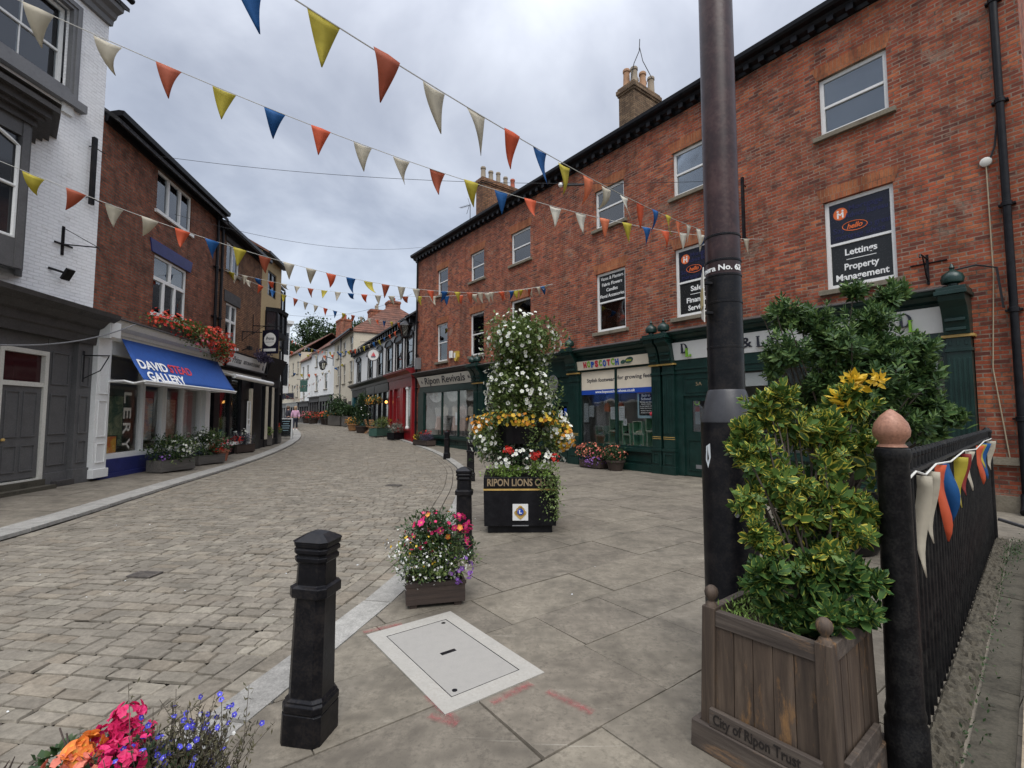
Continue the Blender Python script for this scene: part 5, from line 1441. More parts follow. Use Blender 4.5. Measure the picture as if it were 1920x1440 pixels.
# shopfront of the white building stands forward at its own angle
WS = left_root('grey_shopfront', 'weathered dark grey timber shopfront with a panelled door under the white building', (-9.85, 11.14), -7.0, 'shopfront')
prof = [(-.3,3.22),(.20,3.22),(.22,3.40),(.26,3.43),(.28,3.58),(.36,3.62),(.46,3.74),(.62,3.84),(.64,3.93),(.30,4.02),(-.5,4.05)]
MB().loft([[(.02, a, b) for a, b in prof], [(6.0, a, b) for a, b in prof]]).build('fascia_cornice', m_greydark, WS)
dm = MB(); dm.box(1.30, 2.20, -.04, .02, .36, 2.18)
for (a, b, c, d) in ((1.40,1.72,.50,1.02),(1.80,2.10,.50,1.02),(1.40,1.72,1.18,2.08),(1.80,2.10,1.18,2.08)): rect_frame(dm, a, b, c, d, .022, .02, .038)
dd_ = dm.build('panelled_door', m_grey, WS); MB().lathe([(.03,0),(.035,.03),(.02,.05)], 10, (2.12,.05,1.12)).build('door_knob', m_gold, dd_)
m = MB(); rect_frame(m, 1.20, 2.30, .30, 2.92, .09, -.05, .06, .03); m.box(1.29, 2.21, -.045, .05, 2.18, 2.27); fr = m.build('door_frame', m_offwhite, WS)
MB().box(1.29, 2.21, -.03, -.022, 2.27, 2.83).build('fanlight', M_dark_glass('maroon_fanlight', (.035,.008,.010), .1), fr)
pm = MB(); pm.box(.55, 1.20, -.10, .03, .22, 3.22); pm.box(.10, .55, -.10, .14, .0, 3.22); pm.box(.06, .57, -.10, .18, -.2, .42); pm.box(.55, 1.2, -.1, .07, .05, .40); pm.box(2.30, 6, -.1, .05, 0, 3.22)
for (a, b) in ((.64, 1.10), (.2, .46)):
    yy = .03 if a > .5 else .14
    for (c, d) in ((.55, 1.05), (1.2, 2.05), (2.25, 2.95)): rect_frame(pm, a, b, c, d, .03, yy, yy+.022)
pm.box(1.2, 2.3, -.1, .02, 2.92, 3.22)
pm.build('panelled_pilasters', m_grey, WS, bevel=.004)
m = MB(); m.box(1.15, 2.4, -.2, .30, -.2, .18); m.box(1.2, 2.35, -.2, .12, .18, .30); m.build('doorstep', m_moss, WS)
MB().box(.54,1.0,0,.2,.05,.22).build('stone_block', m_greydark, WS)
MB().tube([(.42,.16,3.05),(.42,.16,2.35)], .02, 6).tube([(.42,.16,2.95),(.30,.62,2.96)], .014, 6).tube([(.42,.16,2.42),(.32,.45,2.62),(.30,.6,2.94)], .012, 6).build('hanging_bracket', m_iron, WS)

# ---- brown brick restaurant building
PB = left_root('restaurant_building', 'brown brick building with a black restaurant front beyond the blue awning', (-9.93, 11.58), -8.5)
hl = [(-7.62,-6.42,7.15,8.25),(-7.58,-6.55,4.28,5.92)]
body(PB, 'brick_wall', m_brick_brown, -10.1, -5.6, 3.2, 8.75, hl, ridge=10.8)
gable_roof(PB, m_slate, -10.1, -5.6, 8.78, 11.0, over=.36)
MB().box(-10.2,-5.55,.05,.40,8.60,8.72).box(-10.2,-5.6,.0,.06,8.45,8.72).build('eaves_gutter', m_black, PB)
w_ = casement(PB, -7.62, -6.42, 7.15, 8.25, lights=2, sillm=m_sill); MB().box(-7.75,-6.3,.0,.03,8.26,8.5).build('lintel', m_greydark, w_)
w_ = casement(PB, -7.58, -6.55, 4.28, 5.92, lights=(2,2), trans=5.25, sillm=m_white); MB().box(-7.80,-6.35,-.02,.03,5.94,6.36).build('lintel', m_greydark, w_)
MB().box(-7.3,-6.7,.0,.12,4.05,4.2).build('sill_shelf', m_white, w_)
downpipe(PB, -5.85, 3.9, 8.6, .10, m_black, .05, hopper=True)
fz = MB().loft([[(-10.35,.0,3.50),(-6.2,.0,3.50),(-6.2,.0,4.02),(-10.35,.0,4.02)],[(-10.35,.14,3.50),(-6.2,.14,3.50),(-6.2,.24,4.02),(-10.35,.24,4.02)]]).build('fascia_board', m_signwhite, PB)
m = MB(); rect_frame(m, -10.42, -6.13, 3.44, 4.08, .05, .0, .26); m.build('sign_frame', m_black, fz)
text('lettering', 'Prima', m_grey2, fz, .36, .80, .004, shear=.3, xf=onwall(-7.25, .20, 3.76, -.2)); text('lettering', 'RISTORANTE ITALIANO', m_grey2, fz, .20, 1.75, .003, xf=onwall(-8.75, .20, 3.74, -.2))
for x in (-6.42, -10.05): MB().loft([[(x+.06*math.cos(q), .12, 3.76+.15*math.sin(q)) for q in [k*.6283 for k in range(10)]],[(x+.06*math.cos(q), .205, 3.76+.15*math.sin(q)) for q in [k*.6283 for k in range(10)]]]).build('sign_ornament', m_grey2, fz)
MB().tube([(-5.95,.62,3.05),(-10.0,.62,3.02)], .085, 12).build('awning_roller', m_white, PB, smooth=True)
MB().box(-5.8,-10.1,.02,.12,3.12,3.3).tube([(-5.9,.1,3.2),(-5.95,.62,3.05)], .04, 6).tube([(-9.9,.1,3.15),(-9.95,.62,3.02)], .03, 6).build('awning_arm', m_offwhite, PB)
m = MB(); m.box(-10.3,-5.6,-.2,.04,3.1,3.5); m.box(-6.05,-5.62,-.1,.12,-.1,3.2); m.box(-10.1,-9.3,-.1,.10,-.1,3.2); m.box(-8.45,-8.15,-.1,.06,-.1,3.2); m.box(-8.2,-5.9,-.1,.08,-.1,.45); m.box(-7.2,-7.08,-.06,.05,.5,3.1); m.box(-9.3,-8.45,-.06,.0,2.3,3.1)
sfm = m.build('shopfront_frame', m_black, PB)
MB().box(-8.2,-6.0,-.1,.16,.45,.56).build('window_board', m_white, sfm)
for a, b in ((-7.08,-6.05),(-8.15,-7.2)): MB().box(a, b, -.03, -.022, .5, 3.1).build('pane', m_shopglass, sfm)
MB().box(-6.95,-6.1,-.25,-.24,.5,1.5).box(-8.1,-7.25,-.25,-.24,.5,1.55).build('cafe_curtain', m_curtain, sfm)
MB().box(-9.3,-8.45,-.12,-.06,.05,2.3).build('entrance_door', m_tar, sfm)
MB().box(-9.22,-9.06,.0,.11,-.05,2.75).build('cream_post', m_render_cream, PB)
mb = MB(); mb.face([(-10.1,-2.0,-.1),(-5.6,-2.0,-.1),(-5.6,-2.0,3.3),(-10.1,-2.0,3.3)]); mb.build('shop_interior', m_roomdark, PB)
t = wall_item(PB, 'menu_case', 'slim white framed menu case standing by the dark restaurant doorway', 'menu case', -8.75, 1.2, .12)
m = MB(); rect_frame(m, -.16, .16, -1.1, 1.0, .05, 0, .04); m.box(-.11,.11,0,.03,-.05,.05); m.box(-.02,.02,.0,.03,-1.05,-.05); m.box(-.11,.11,.0,.03,.2,.26); m.build('frame', m_white, t)
t = wall_item(PB, 'fire_alarm_box', 'pale yellow box on the brick left of the restaurant window', 'alarm box', -6.05, 4.52)
MB().loft([[(-.17,0,-.2),(.17,0,-.2),(.2,0,.2),(-.14,0,.2)],[(-.17,.1,-.2),(.17,.1,-.2),(.2,.1,.2),(-.14,.1,.2)]]).build('casing', m_render_cream, t, bevel=.01)
t = wall_item(PB, 'sign_floodlight', 'small black floodlight over the restaurant sign', 'wall light', -7.9, 4.25, .1); MB().tube([(0,0,0),(0,.25,.1)], .02, 6).build('arm', m_iron, t); MB().box(-.12,.12,.22,.36,.02,.16).build('lamp_head', m_iron, t)
for k, (x, z) in enumerate(((-8.1, 5.05), (-9.2, 5.5))):
    t = wall_item(PB, 'sign_bracket', ['thin iron bracket on the brick between the restaurant window and hanging sign', 'iron bar bracket carrying the oval restaurant sign'][k], 'sign bracket', x, z)
    MB().tube([(0,.02,0),(-.1,.75 if k == 0 else 1.25,0)], .02, 6).tube([(0,.02,-.4),(0,.02,.5 if k else 0)], .015, 6).tube([(0,.02,-.38),(-.03,.3,-.1),(-.05,.5,0)], .012, 5).build('ironwork', m_iron, t)
hs = thing('hanging_sign', 'dark hanging sign with a pale oval and lettering outside the restaurant', 'sign', tuple(PB.matrix_basis @ Vector((-9.3, .72, 4.82))), PB.rotation_euler.z + RAD(248))
MB().box(-.40,.40,-.03,.03,-.52,.52).build('board', m_panelnavy, hs)
MB().loft([[(.30*math.cos(q*.2618), .02, .10+.30*math.sin(q*.2618)) for q in range(24)],[(.30*math.cos(q*.2618), .036, .10+.30*math.sin(q*.2618)) for q in range(24)]]).build('oval_panel', m_signwhite, hs)
MB().box(-.31,.31,.031,.036,-.42,-.30).build('strip_panel', m_signwhite, hs)
text('lettering', 'Prima', m_lettk, hs, .22, .40, .002, shear=.25, xf=onwall(0, .038, .14)); MB().box(-.22,.22,.036,.039,-.02,-.005).build('rule_line', m_lettk, hs)
MB().tube([(-.3,0,.52),(-.3,0,.66)], .012, 5).build('hook', m_iron, hs); MB().tube([(.3,0,.52),(.3,0,.66)], .012, 5).build('hook', m_iron, hs)

# ---- ochre rendered building with a dark oriel
OB = left_root('ochre_building', 'narrow ochre rendered building with a dark oriel beyond the restaurant sign', (-9.93, 11.58), -8.5)
body(OB, 'rendered_wall', m_render_ochre, -12.75, -10.1, 3.0, 9.15, [(-12.05,-10.85,7.3,8.5)], ridge=11)
gable_roof(OB, m_pantile, -12.75, -10.1, 9.2, 11.2, over=.3)
MB().box(-12.8,-10.05,.05,.35,9.02,9.14).build('eaves_gutter', m_black, OB)
casement(OB, -12.05, -10.85, 7.3, 8.5, lights=2, mat=m_black, glass=m_dglass, sill=False)
m = MB(); pl = [(-12.6,0),(-12.3,.42),(-11.0,.42),(-10.7,0)]
m.hexa([(x,y,5.35) for x,y in pl],[(x,y,5.6) for x,y in pl]); m.hexa([(x*1.0,y*1.18,6.5) for x,y in pl],[(x,y*1.3,6.68) for x,y in pl])
for x, y in pl + [(-11.65,.42)]: m.box(x-.05,x+.05,y-.04,y+.04,5.6,6.5)
ob = m.build('oriel_window', m_black, OB); MB().hexa([(x,y-.02,5.6) for x,y in pl],[(x,y-.02,6.5) for x,y in pl]).build('pane', m_dglass, ob)
m = MB(); m.box(-12.7,-10.1,-.3,.05,2.95,3.5); m.hexa([(-12.5,0,3.4),(-10.8,0,3.4),(-10.8,.1,3.4),(-12.5,.1,3.4)],[(-12.7,0,4.3),(-10.6,0,4.3),(-10.6,.42,4.3),(-12.7,.42,4.3)])
for x in (-10.2,-10.9,-11.7,-12.6): m.box(x-.09,x+.09,-.1,.1,-.1,3.0)
m.box(-12.7,-10.1,-.1,.06,-.1,.5); sh = m.build('shopfront_frame', m_tar, OB)
for a, b in ((-10.8,-10.3),(-11.6,-11.0),(-12.5,-11.8)): MB().box(a, b, -.03, -.02, .5, 3.0).build('pane', m_dglass, sh)
MB().box(-11.05,-10.75,.1,.13,.5,2.95).build('cream_post', m_render_cream, OB)
MB().box(-11.85,-11.6,.1,.13,.5,2.95).build('cream_post', m_render_cream, OB)

# ---- tarred gable and the white bay building further on
TB = left_root('tarred_building', 'dark tarred gable building seen edge on beyond the ochre house', (-12.15, 24.4), -14)
body(TB, 'wall', m_tar, -1.5, 0, -.1, 8.3, [], ridge=10); gable_roof(TB, m_slate, -1.5, 0, 8.4, 10.2, over=.10)
m = MB(); m.box(-1.45,-.1,0,.12,2.8,3.4); m.box(-1.4,-.3,0,.06,.5,2.7); m.build('shopfront_frame', m_black, TB)
MB().box(-1.2,-.4,.0,.08,5.0,6.2).build('upper_window', m_dglass, TB)
MB().tube([(-1.4,.1,.2),(-1.4,.1,8.3)], .06, 8).build('downpipe', m_black, TB)
FB = left_root('bay_building', 'white building with stacked bay windows where the street bends left', (-17.55, 36.2), -35)
body(FB, 'rendered_wall', m_render_white, -7, 0, .2, 8.8, [], depth=6); gable_roof(FB, m_slate, -7, 0, 8.9, 10.6, depth=6, over=.4)
bw = MB(); 
bw.hexa([(-2.4,0,3.3),(-.3,0,3.3),(-.6,.7,3.3),(-2.1,.7,3.3)],[(-2.4,0,8.7),(-.3,0,8.7),(-.6,.7,8.7),(-2.1,.7,8.7)])
bw.hexa([(-2.6,0,8.7),(-.1,0,8.7),(-.45,.95,8.7),(-2.25,.95,8.7)],[(-2.6,0,8.95),(-.1,0,8.95),(-.45,.95,8.95),(-2.25,.95,8.95)])
b_ = bw.build('bay', m_render_white, FB)
for z0, z1 in ((3.9,5.6),(6.3,8.0)):
    MB().hexa([(-.36,.06,z0),(-.34,.06,z0),(-.53,.62,z0),(-.56,.62,z0)],[(-.36,.06,z1),(-.34,.06,z1),(-.53,.62,z1),(-.56,.62,z1)]).box(-1.95,-.75,.69,.72,z0,z1).build('window', m_dglass, b_)
MB().box(-6.8,-.1,.0,.08,.6,3.0).build('shopfront', m_panelnavy, FB)
gbm = MB(); gbm.hexa([(.0,-5,.2),(.01,-5,.2),(.01,-.2,.2),(0,-.2,.2)],[(.0,-5,8.8),(.01,-5,8.8),(.01,-.2,8.8),(0,-.2,8.8)]); gbm.box(.011,.02,-3.0,-.3,.3,3.2); gbm.build('brick_end', m_brick, FB)
# ---------------------------------------------------------------- right-hand row beyond the terrace (local x = u)
def right_root(name, label, o, head, cat='building'):
    a = RAD(head)
    return thing(name, label, cat, (o[0], o[1], 0), math.atan2(math.cos(a), math.sin(a)))

PU = right_root('black_and_white_inn', 'two storey white inn with dark hooded windows and black and red shopfronts', (-5.2, 26.0), -28.3)
wu = [(.6,2.1),(2.85,4.25),(5.15,6.65),(7.8,9.3),(11.0,12.4),(15.4,16.8)]
hl = [(a,b,4.38,6.1) for a,b in wu]
body(PU, 'rendered_wall', m_render_white, 0.0, 18.6, -.2, 7.2, hl, rev=.10, ridge=9.2, depth=6)
gable_roof(PU, m_slate, 0, 18.6, 7.3, 9.4, depth=6, over=.45)
mb = MB(); mb.box(-.05,18.7,.0,.10,6.62,7.12); mb.box(-.05,18.7,.10,.42,7.0,7.12)
x = .2
while x < 18.5: mb.box(x, x+.16, .10, .34, 6.7, 7.0); x += .62
mb.build('bracketed_eaves', m_black, PU)
for a, b in wu:
    w_ = sash(PU, a, b, 4.38, 6.1, 0, .08, m_black, m_glass, sill=False, lint=False, t=.12, curtain=('drapes', m_curtain))
    m = MB(); m.box(a-.14,a,.0,.06,4.3,6.1); m.box(b,b+.14,.0,.06,4.3,6.1)
    n = 10; cx = (a+b)/2; r_ = (b-a)/2 + .16
    arc = [(cx + r_*math.cos(math.pi*q/n), 6.1 + .34*math.sin(math.pi*q/n)) for q in range(n+1)]
    m.prism(arc, 0, .10); m.tube([(p, .11, z+.03) for p, z in arc], .05, 6); m.box(a-.2,b+.2,.0,.12,4.22,4.32)
    m.build('hooded_surround', m_black, w_)
prof = [(0,3.72),(.25,3.72),(.28,3.9),(.40,3.98),(.55,4.06),(.57,4.16),(0,4.22)]
def strip(name, a, b, mat): return MB().loft([[(a, p, z) for p, z in prof],[(b, p, z) for p, z in prof]]).build(name, mat, PU)
def stripx(name, a, b, prof, mat, parent): return MB().loft([[(a, p, z) for p, z in prof],[(b, p, z) for p, z in prof]]).build(name, mat, parent)
strip('shop_cornice', .1, 5.3, m_reddark); strip('shop_cornice', 5.3, 18.3, m_black)
stripx('fascia_board', .2, 5.2, [(0,3.2),(.16,3.2),(.20,3.72),(0,3.72)], m_reddark, PU)
stripx('fascia_board', 5.4, 12.2, [(0,3.15),(.16,3.15),(.22,3.70),(0,3.70)], m_black, PU); stripx('fascia_board', 12.4, 18.2, [(0,3.15),(.16,3.15),(.20,3.70),(0,3.70)], m_greydark, PU)
m = MB()
for a in (.15, 2.0, 2.35, 4.0, 5.0): m.box(a, a+.28, -.05, .18, -.1, 3.2)
m.box(.3,2.0,-.05,.12,-.1,.75); m.box(.25,2.1,-.05,.2,.75,.85); m.box(4.2,5.0,-.05,.1,-.1,.6); m.box(2.6,4.0,-.05,.05,2.75,3.2)
rs = m.build('red_shopfront', m_red, PU)
MB().box(.4,2.0,.0,.02,.85,3.2).build('pane', m_shopglass, rs); MB().box(4.27,5.0,.0,.02,.6,3.2).build('pane', m_dglass, rs)
m = MB(); m.tube([(1.1,.15,.85),(1.1,.15,3.2)], .07, 8); m.lathe([(.1,0),(.12,.08),(.07,.16)], 10, (1.1,.15,.85)); m.lathe([(.07,0),(.12,.08),(.1,.16)], 10, (1.1,.15,3.0)); m.build('turned_column', m_white, rs, smooth=True)
d = MB(); d.box(2.7,3.9,-.04,.02,.1,2.7); rect_frame(d, 2.85,3.25,.4,1.2,.03,.02,.04); rect_frame(d,3.35,3.75,.4,1.2,.03,.02,.04); rect_frame(d,2.85,3.25,1.4,2.5,.03,.02,.04); rect_frame(d,3.35,3.75,1.4,2.5,.03,.02,.04)
do = d.build('red_door', m_red, rs); MB().lathe([(.06,0),(.07,.03),(.03,.06)], 10, (3.3,.05,1.3)).build('door_knocker', m_iron, do)
m = MB()
for a in (5.35, 6.9, 8.3, 9.8, 11.3, 12.2): m.box(a, a+.2, -.05, .14, .1, 3.15)
m.box(5.4,12.2,-.05,.10,.0,.85); bs = m.build('black_shopfront', m_black, PU)
for a, b in ((5.55,6.9),(7.1,8.3),(8.5,9.8),(10.0,11.3)): MB().box(a, b, .0, .02, .85, 3.15).build('pane', m_glass, bs)
m = MB(); m.box(12.4,12.9,-.05,.16,.3,3.15); m.box(17.4,18.2,-.05,.2,.3,3.15); m.box(12.9,17.4,-.05,.08,.3,1.1); m.box(15,15.2,-.05,.1,1.1,3.15); ts = m.build('teal_shopfront', m_teal, PU)
MB().box(12.9,17.4,.0,.02,1.1,3.15).build('pane', m_dglass, ts)
MB().face([(.1,-2,0),(12.2,-2,0),(12.2,-2,3.6),(.1,-2,3.6)]) 
mb = MB(); mb.face([(.1,-2,0),(18.2,-2,0),(18.2,-2,3.6),(.1,-2,3.6)]); mb.build('shop_interior', m_roomdark, PU)
def put(root, x, y, z): return tuple(root.matrix_basis @ Vector((x, y, z)))
# lit globes by the inn's entrance
m_glow = M_emit('warm_lamp_glass', (1.0, .45, .10), 2.2)
for k, x in enumerate((5.2, 8.6)):
    t = thing('wall_lantern', ['lit amber lamp beside the red shopfront of the inn', 'lit amber lamp on the black shopfront of the inn'][k], 'wall light', put(PU, x, .2, 2.4), PU.rotation_euler.z)
    MB().tube([(0,-.05,.1),(0,.12,.14)], .02, 6).build('arm', m_iron, t); MB().lathe([(.03,0),(.085,.05),(.085,.12),(.04,.18)], 10, (0,.14,-.04)).build('globe', m_glow, t, smooth=True)
bs_ = thing('hanging_sign', 'round white hanging sign with a small red sailing boat outside the inn', 'sign', put(PU, 6.3, .95, 5.55), PU.rotation_euler.z + RAD(58))
m = MB().loft([[(.40*math.cos(q*.2618), -.04, .40*math.sin(q*.2618)) for q in range(24)],[(.40*math.cos(q*.2618), .04, .40*math.sin(q*.2618)) for q in range(24)]]); m.build('disc', m_signwhite, bs_)
m = MB().tube([(.385*math.cos(q*.2618), .045, .385*math.sin(q*.2618)) for q in range(25)], .03, 5); m.build('rim', m_grey2, bs_)
MB().prism([(.16,-.12),(-.16,-.12),(-.12,-.18),(.12,-.18)], .041, .05).build('hull_picture', m_navyink, bs_); MB().prism([(.02,-.10),(-.15,-.10),(-.0,.2)], .041, .05).prism([(.14,-.10),(.04,-.10),(.04,.13)], .041, .05).build('sail_picture', m_lettr, bs_)
MB().tube([(.0,0,.40),(0,0,.85)], .015, 5).tube([(-.1,-.0,.85),(.9,0,.85)], .02, 5).build('bracket', m_iron, bs_)
def lantern(label, root, x, y, z, rz=0, sc=1.0):
    t = thing('street_lantern', label, 'lantern', put(root, x, y, z), root.rotation_euler.z + rz)
    s = sc
    m = MB().tube([(0,-y,.75*s),(0,-.2,.95*s),(0,0,.85*s),(0,0,.62*s)], .03*s, 6); m.box(-.05,.05,-y,-y+.04,.2*s,1.1*s); m.build('bracket', m_iron, t)
    m = MB().lathe([(.05,.66),(.34,.42),(.36,.38),(.33,.38)], 6); m.lathe([(.02,.66),(.07,.70),(.03,.80)], 6)
    for k in range(6):
        a = k*math.pi/3; m.tube([(.31*math.cos(a),.31*math.sin(a),.38),(.18*math.cos(a),.18*math.sin(a),-.12)], .02, 4)
    m.lathe([(.04,-.22),(.19,-.14),(.19,-.10)], 6); m.v = [(a*s, b*s, c*s) for a, b, c in m.v]; m.build('frame', m_iron, t)
    m = MB().lathe([(.17*s,-.10*s),(.30*s,.38*s)], 6); m.build('glazing', M_glass('lantern_glass_' + str(len(bpy.data.materials)), (.9,.88,.8), .12), t)
lantern('large black lantern on the corner of the inn and brick terrace', RT, 17.1, .55, 6.0, 0, 1.15)

CR = right_root('cream_house', 'three storey cream rendered house with a hipped clay tile roof beyond the inn', (-14.3, 43.0), -30)
hl = []
for x in (.95, 4.15, 7.4): hl += [(x-.62,x+.62,8.15,8.98 if x != 4.15 else 8.8), (x-.62,x+.62,4.7,6.9 if 0 else 5.95+.25)]
hl = [(a,b,c,d) for a,b,c,d in hl]
hl = [(.35,1.6,7.55,8.95),(3.55,4.8,7.5,8.75),(6.8,8.05,7.5,8.9),(.3,1.55,4.75,6.6),(3.5,4.75,4.7,6.55),(6.75,8.0,4.75,6.65)]
body(CR, 'rendered_wall', m_render_cream, 0.0, 9.6, -.2, 9.35, hl, depth=9)
gable_roof(CR, m_pantile, 0, 9.6, 9.45, 12.8, depth=9, over=.4, hip0=3.6)
MB().box(-.3,9.7,.1,.45,9.28,9.42).build('gutter', m_black, CR)
for a, b, c, d in hl: sash(CR, a, b, c, d, 0, .12, m_offwhite, m_dglass, lint=False, sillm=m_sill, t=.05)
downpipe(CR, 5.6, .6, 9.3, .09, m_grey2, .06)
m = MB(); m.box(.5,1.7,-.05,.03,.7,2.9); m.box(2.5,4.0,-.05,.03,.7,3.2); m.box(5.3,6.9,-.05,.03,.7,3.4); m.box(7.4,9.2,-.05,.03,.7,3.4); m.build('doorways', m_trough, CR)
chimney(CR, 8.9, 10.3, -5.2, -3.6, 10.5, 13.4, m_brick, (2, 1), [m_potgrey])
chimney(CR, 3.2, 4.4, -5.2, -4.0, 11.5, 13.2, m_brick, (3, 1), [m_potred], ph=(.25,.35))

WR = right_root('white_house', 'three storey white house with dark shopfronts along the far bend', (-19.1, 51.3), -34.6)
hl = [(2.95,4.3,7.45,9.05),(7.5,8.75,7.5,9.0),(2.8,4.2,4.6,6.4),(7.2,8.6,4.6,6.4)]
body(WR, 'rendered_wall', m_render_white, 0.0, 11.1, -.2, 9.3, hl, depth=8)
gable_roof(WR, m_pantile, 0, 11.1, 9.4, 12.0, depth=8, over=.35)
for a, b, c, d in hl: sash(WR, a, b, c, d, 0, .12, m_offwhite, m_dglass, lint=False, sillm=m_sill, t=.05)
def darkshop(root, a, b, n, mat=m_black, z0=.6, z1=3.75, glass=m_dglass):
    m = MB(); m.box(a, b, -.05, .22, z1-.55, z1); m.box(a-.05, b+.05, 0, .40, z1, z1+.12); m.box(a, b, -.05, .1, z0, z0+.6)
    for k in range(n+1): xx = a + (b-a-.25)*k/n; m.box(xx, xx+.25, -.05, .14, z0, z1-.55)
    s_ = m.build('dark_shopfront', mat, root); MB().box(a, b, .0, .03, z0+.6, z1-.55).build('pane', glass, s_)
darkshop(WR, .3, 5.6, 4); darkshop(WR, 5.9, 10.9, 4, m_greydark)
lantern('black lantern hanging from a bracket on the white house', WR, .35, 1.1, 6.7, 0, 1.3)
t = thing('hanging_sign', 'dark green rectangular hanging sign low on the far white house', 'sign', put(WR, 9.6, 1.1, 5.2), WR.rotation_euler.z + RAD(75))
MB().box(-.42,.42,-.05,.05,-.72,.72).build('board', m_green2, t); MB().tube([(-.5,0,.80),(.8,0,.80)], .03, 5).build('bracket', m_iron, t)
LW = right_root('low_white_house', 'lower white house with a chimney between the far white and cream houses', (-25.3, 60.3), -35.5)
hl = [(1.4,2.5,6.4,8.1),(4.0,5.0,6.4,8.1),(3.4,4.7,3.6,4.9)]
body(LW, 'rendered_wall', m_render_white, 0.0, 5.9, 0, 8.85, hl, depth=8)
gable_roof(LW, m_pantile, 0, 5.9, 8.95, 12.2, depth=8, over=.3)
for a, b, c, d in hl: sash(LW, a, b, c, d, 0, .12, m_offwhite, m_dglass, lint=False, sillm=m_sill, t=.05)
darkshop(LW, .2, 5.7, 4, m_greydark, .6, 3.3)
chimney(LW, .3, 2.6, -5.0, -3.6, 10.5, 14.4, m_brick, (3, 1), [m_potred])
FC = right_root('far_cream_house', 'pale cream house closing the view at the far bend', (-28.8, 65.1), -36)
hl = [(x, x+1.1, z, z+1.7) for x in (1.2, 4.2, 7.2, 10.4) for z in (7.4, 4.2)]
body(FC, 'rendered_wall', m_render_cream, 0.0, 15, 0, 10.3, hl, depth=8)
gable_roof(FC, m_pantile, 0, 15, 10.4, 13.2, depth=8, over=.3)
for a, b, c, d in hl: sash(FC, a, b, c, d, 0, .12, m_offwhite, m_dglass, lint=False, sillm=m_sill, t=.05)
darkshop(FC, .2, 8, 5, m_panelnavy, .6, 3.3); darkshop(FC, 8.2, 14.8, 4, m_grey2, .6, 3.3)
t = thing('hanging_sign', 'small dark projecting sign on the far cream house', 'sign', put(FC, 3.2, .9, 4.3), FC.rotation_euler.z + RAD(70)); MB().box(-.8,.8,-.05,.05,-.4,.4).build('board', m_panelnavy, t); MB().tube([(-.9,0,.45),(.8,0,.45)], .03, 5).build('bracket', m_iron, t)

# trees rising behind the far roofs
def tree(label, x, y, z0, h, r, seedn, n=30000, lsz=.46):
    t = thing('tree', label, 'tree', (x, y, z0))
    b = MB(); b.tube([(0,0,-1),(.1,0,h*.3),(0,.1,h*.62)], .45, 8, r1=.2)
    cl = []
    for k in range(16):
        a = rng.uniform(0, 6.28); rr = r*rng.uniform(.2,.78); zz_ = h*rng.uniform(.45,.9)
        cl.append((rr*math.cos(a), rr*math.sin(a), zz_)); b.tube([(0,.05,h*.4),(rr*.5*math.cos(a), rr*.5*math.sin(a), zz_-1.2),(cl[-1])], .14, 5, r1=.04)
    b.build('trunk', m_bark, t)
    P = []; Dd = []
    for c in cl + [(0,0,h*.86),(r*.3,0,h*.7)]:
        q, d_ = blob_points(n // 18, c, (r*.40, r*.40, h*.13), .45, .35); P.append(q); Dd.append(d_)
    P = np.concatenate(P); Dd = np.concatenate(Dd)
    scatter('crown', 'kite', P, Dd + rng.normal(size=P.shape)*.8, lsz, lsz*.7, lf_tree, t)
tree('broad dark green tree rising behind the far rooftops, nearer the inn', -32.0, 88, 1, 17.5, 8.5, 1)
tree('dark green tree behind the far cream house, at its left', -43, 90, 2, 14, 7.5, 2, 20000)
# ---------------------------------------------------------------- street furniture
def bollard_at(loc, rz, label):
    t = thing('bollard', label, 'bollard', loc, rz, 'black square bollards along the kerb')
    def ring(h, c, z):      # square with cut corners
        k = h - c
        return [(h,-k,z),(h,k,z),(k,h,z),(-k,h,z),(-h,k,z),(-h,-k,z),(-k,-h,z),(k,-h,z)]
    S = [(.108,.024,-.05),(.106,.024,.150),(.102,.029,.156),(.109,.031,.164),(.109,.031,.196),(.100,.031,.208),(.103,.033,.214),(.091,.033,.228)]
    S += [(.083,.030,.735),(.101,.032,.742),(.101,.032,.790),(.081,.029,.80),(.078,.028,.915),(.088,.028,.925),(.088,.028,.945),(.080,.027,.952),(.082,.027,.962),(.091,.027,.968),(.091,.027,.988),(.083,.026,.995),(.091,.026,1.002),(.093,.026,1.022)]
    MB().loft([ring(*s) for s in S]).build('post', m_iron, t, bevel=.003)
    MB().loft([ring(*s) for s in [(.094,.026,1.0225),(.096,.026,1.03),(.046,.014,1.062),(.008,.002,1.075)]]).build('cap', m_iron, t)
    return t
b0 = bollard_at((-1.02, 2.53, 0), RAD(-10), 'black square bollard in the foreground, nearest the camera')
b0.rotation_euler[1] = .02
b0.scale[2] = .94
dup(b0, (-.55, 5.60, 0), RAD(2), 'black bollard standing behind the low flower trough')
dup(b0, (-1.02, 11.9, 0), RAD(10), 'black bollard half hidden behind the flower tower')
dup(b0, (-2.42, 17.95, .01), RAD(-15), 'farthest black bollard, before the dress shop')

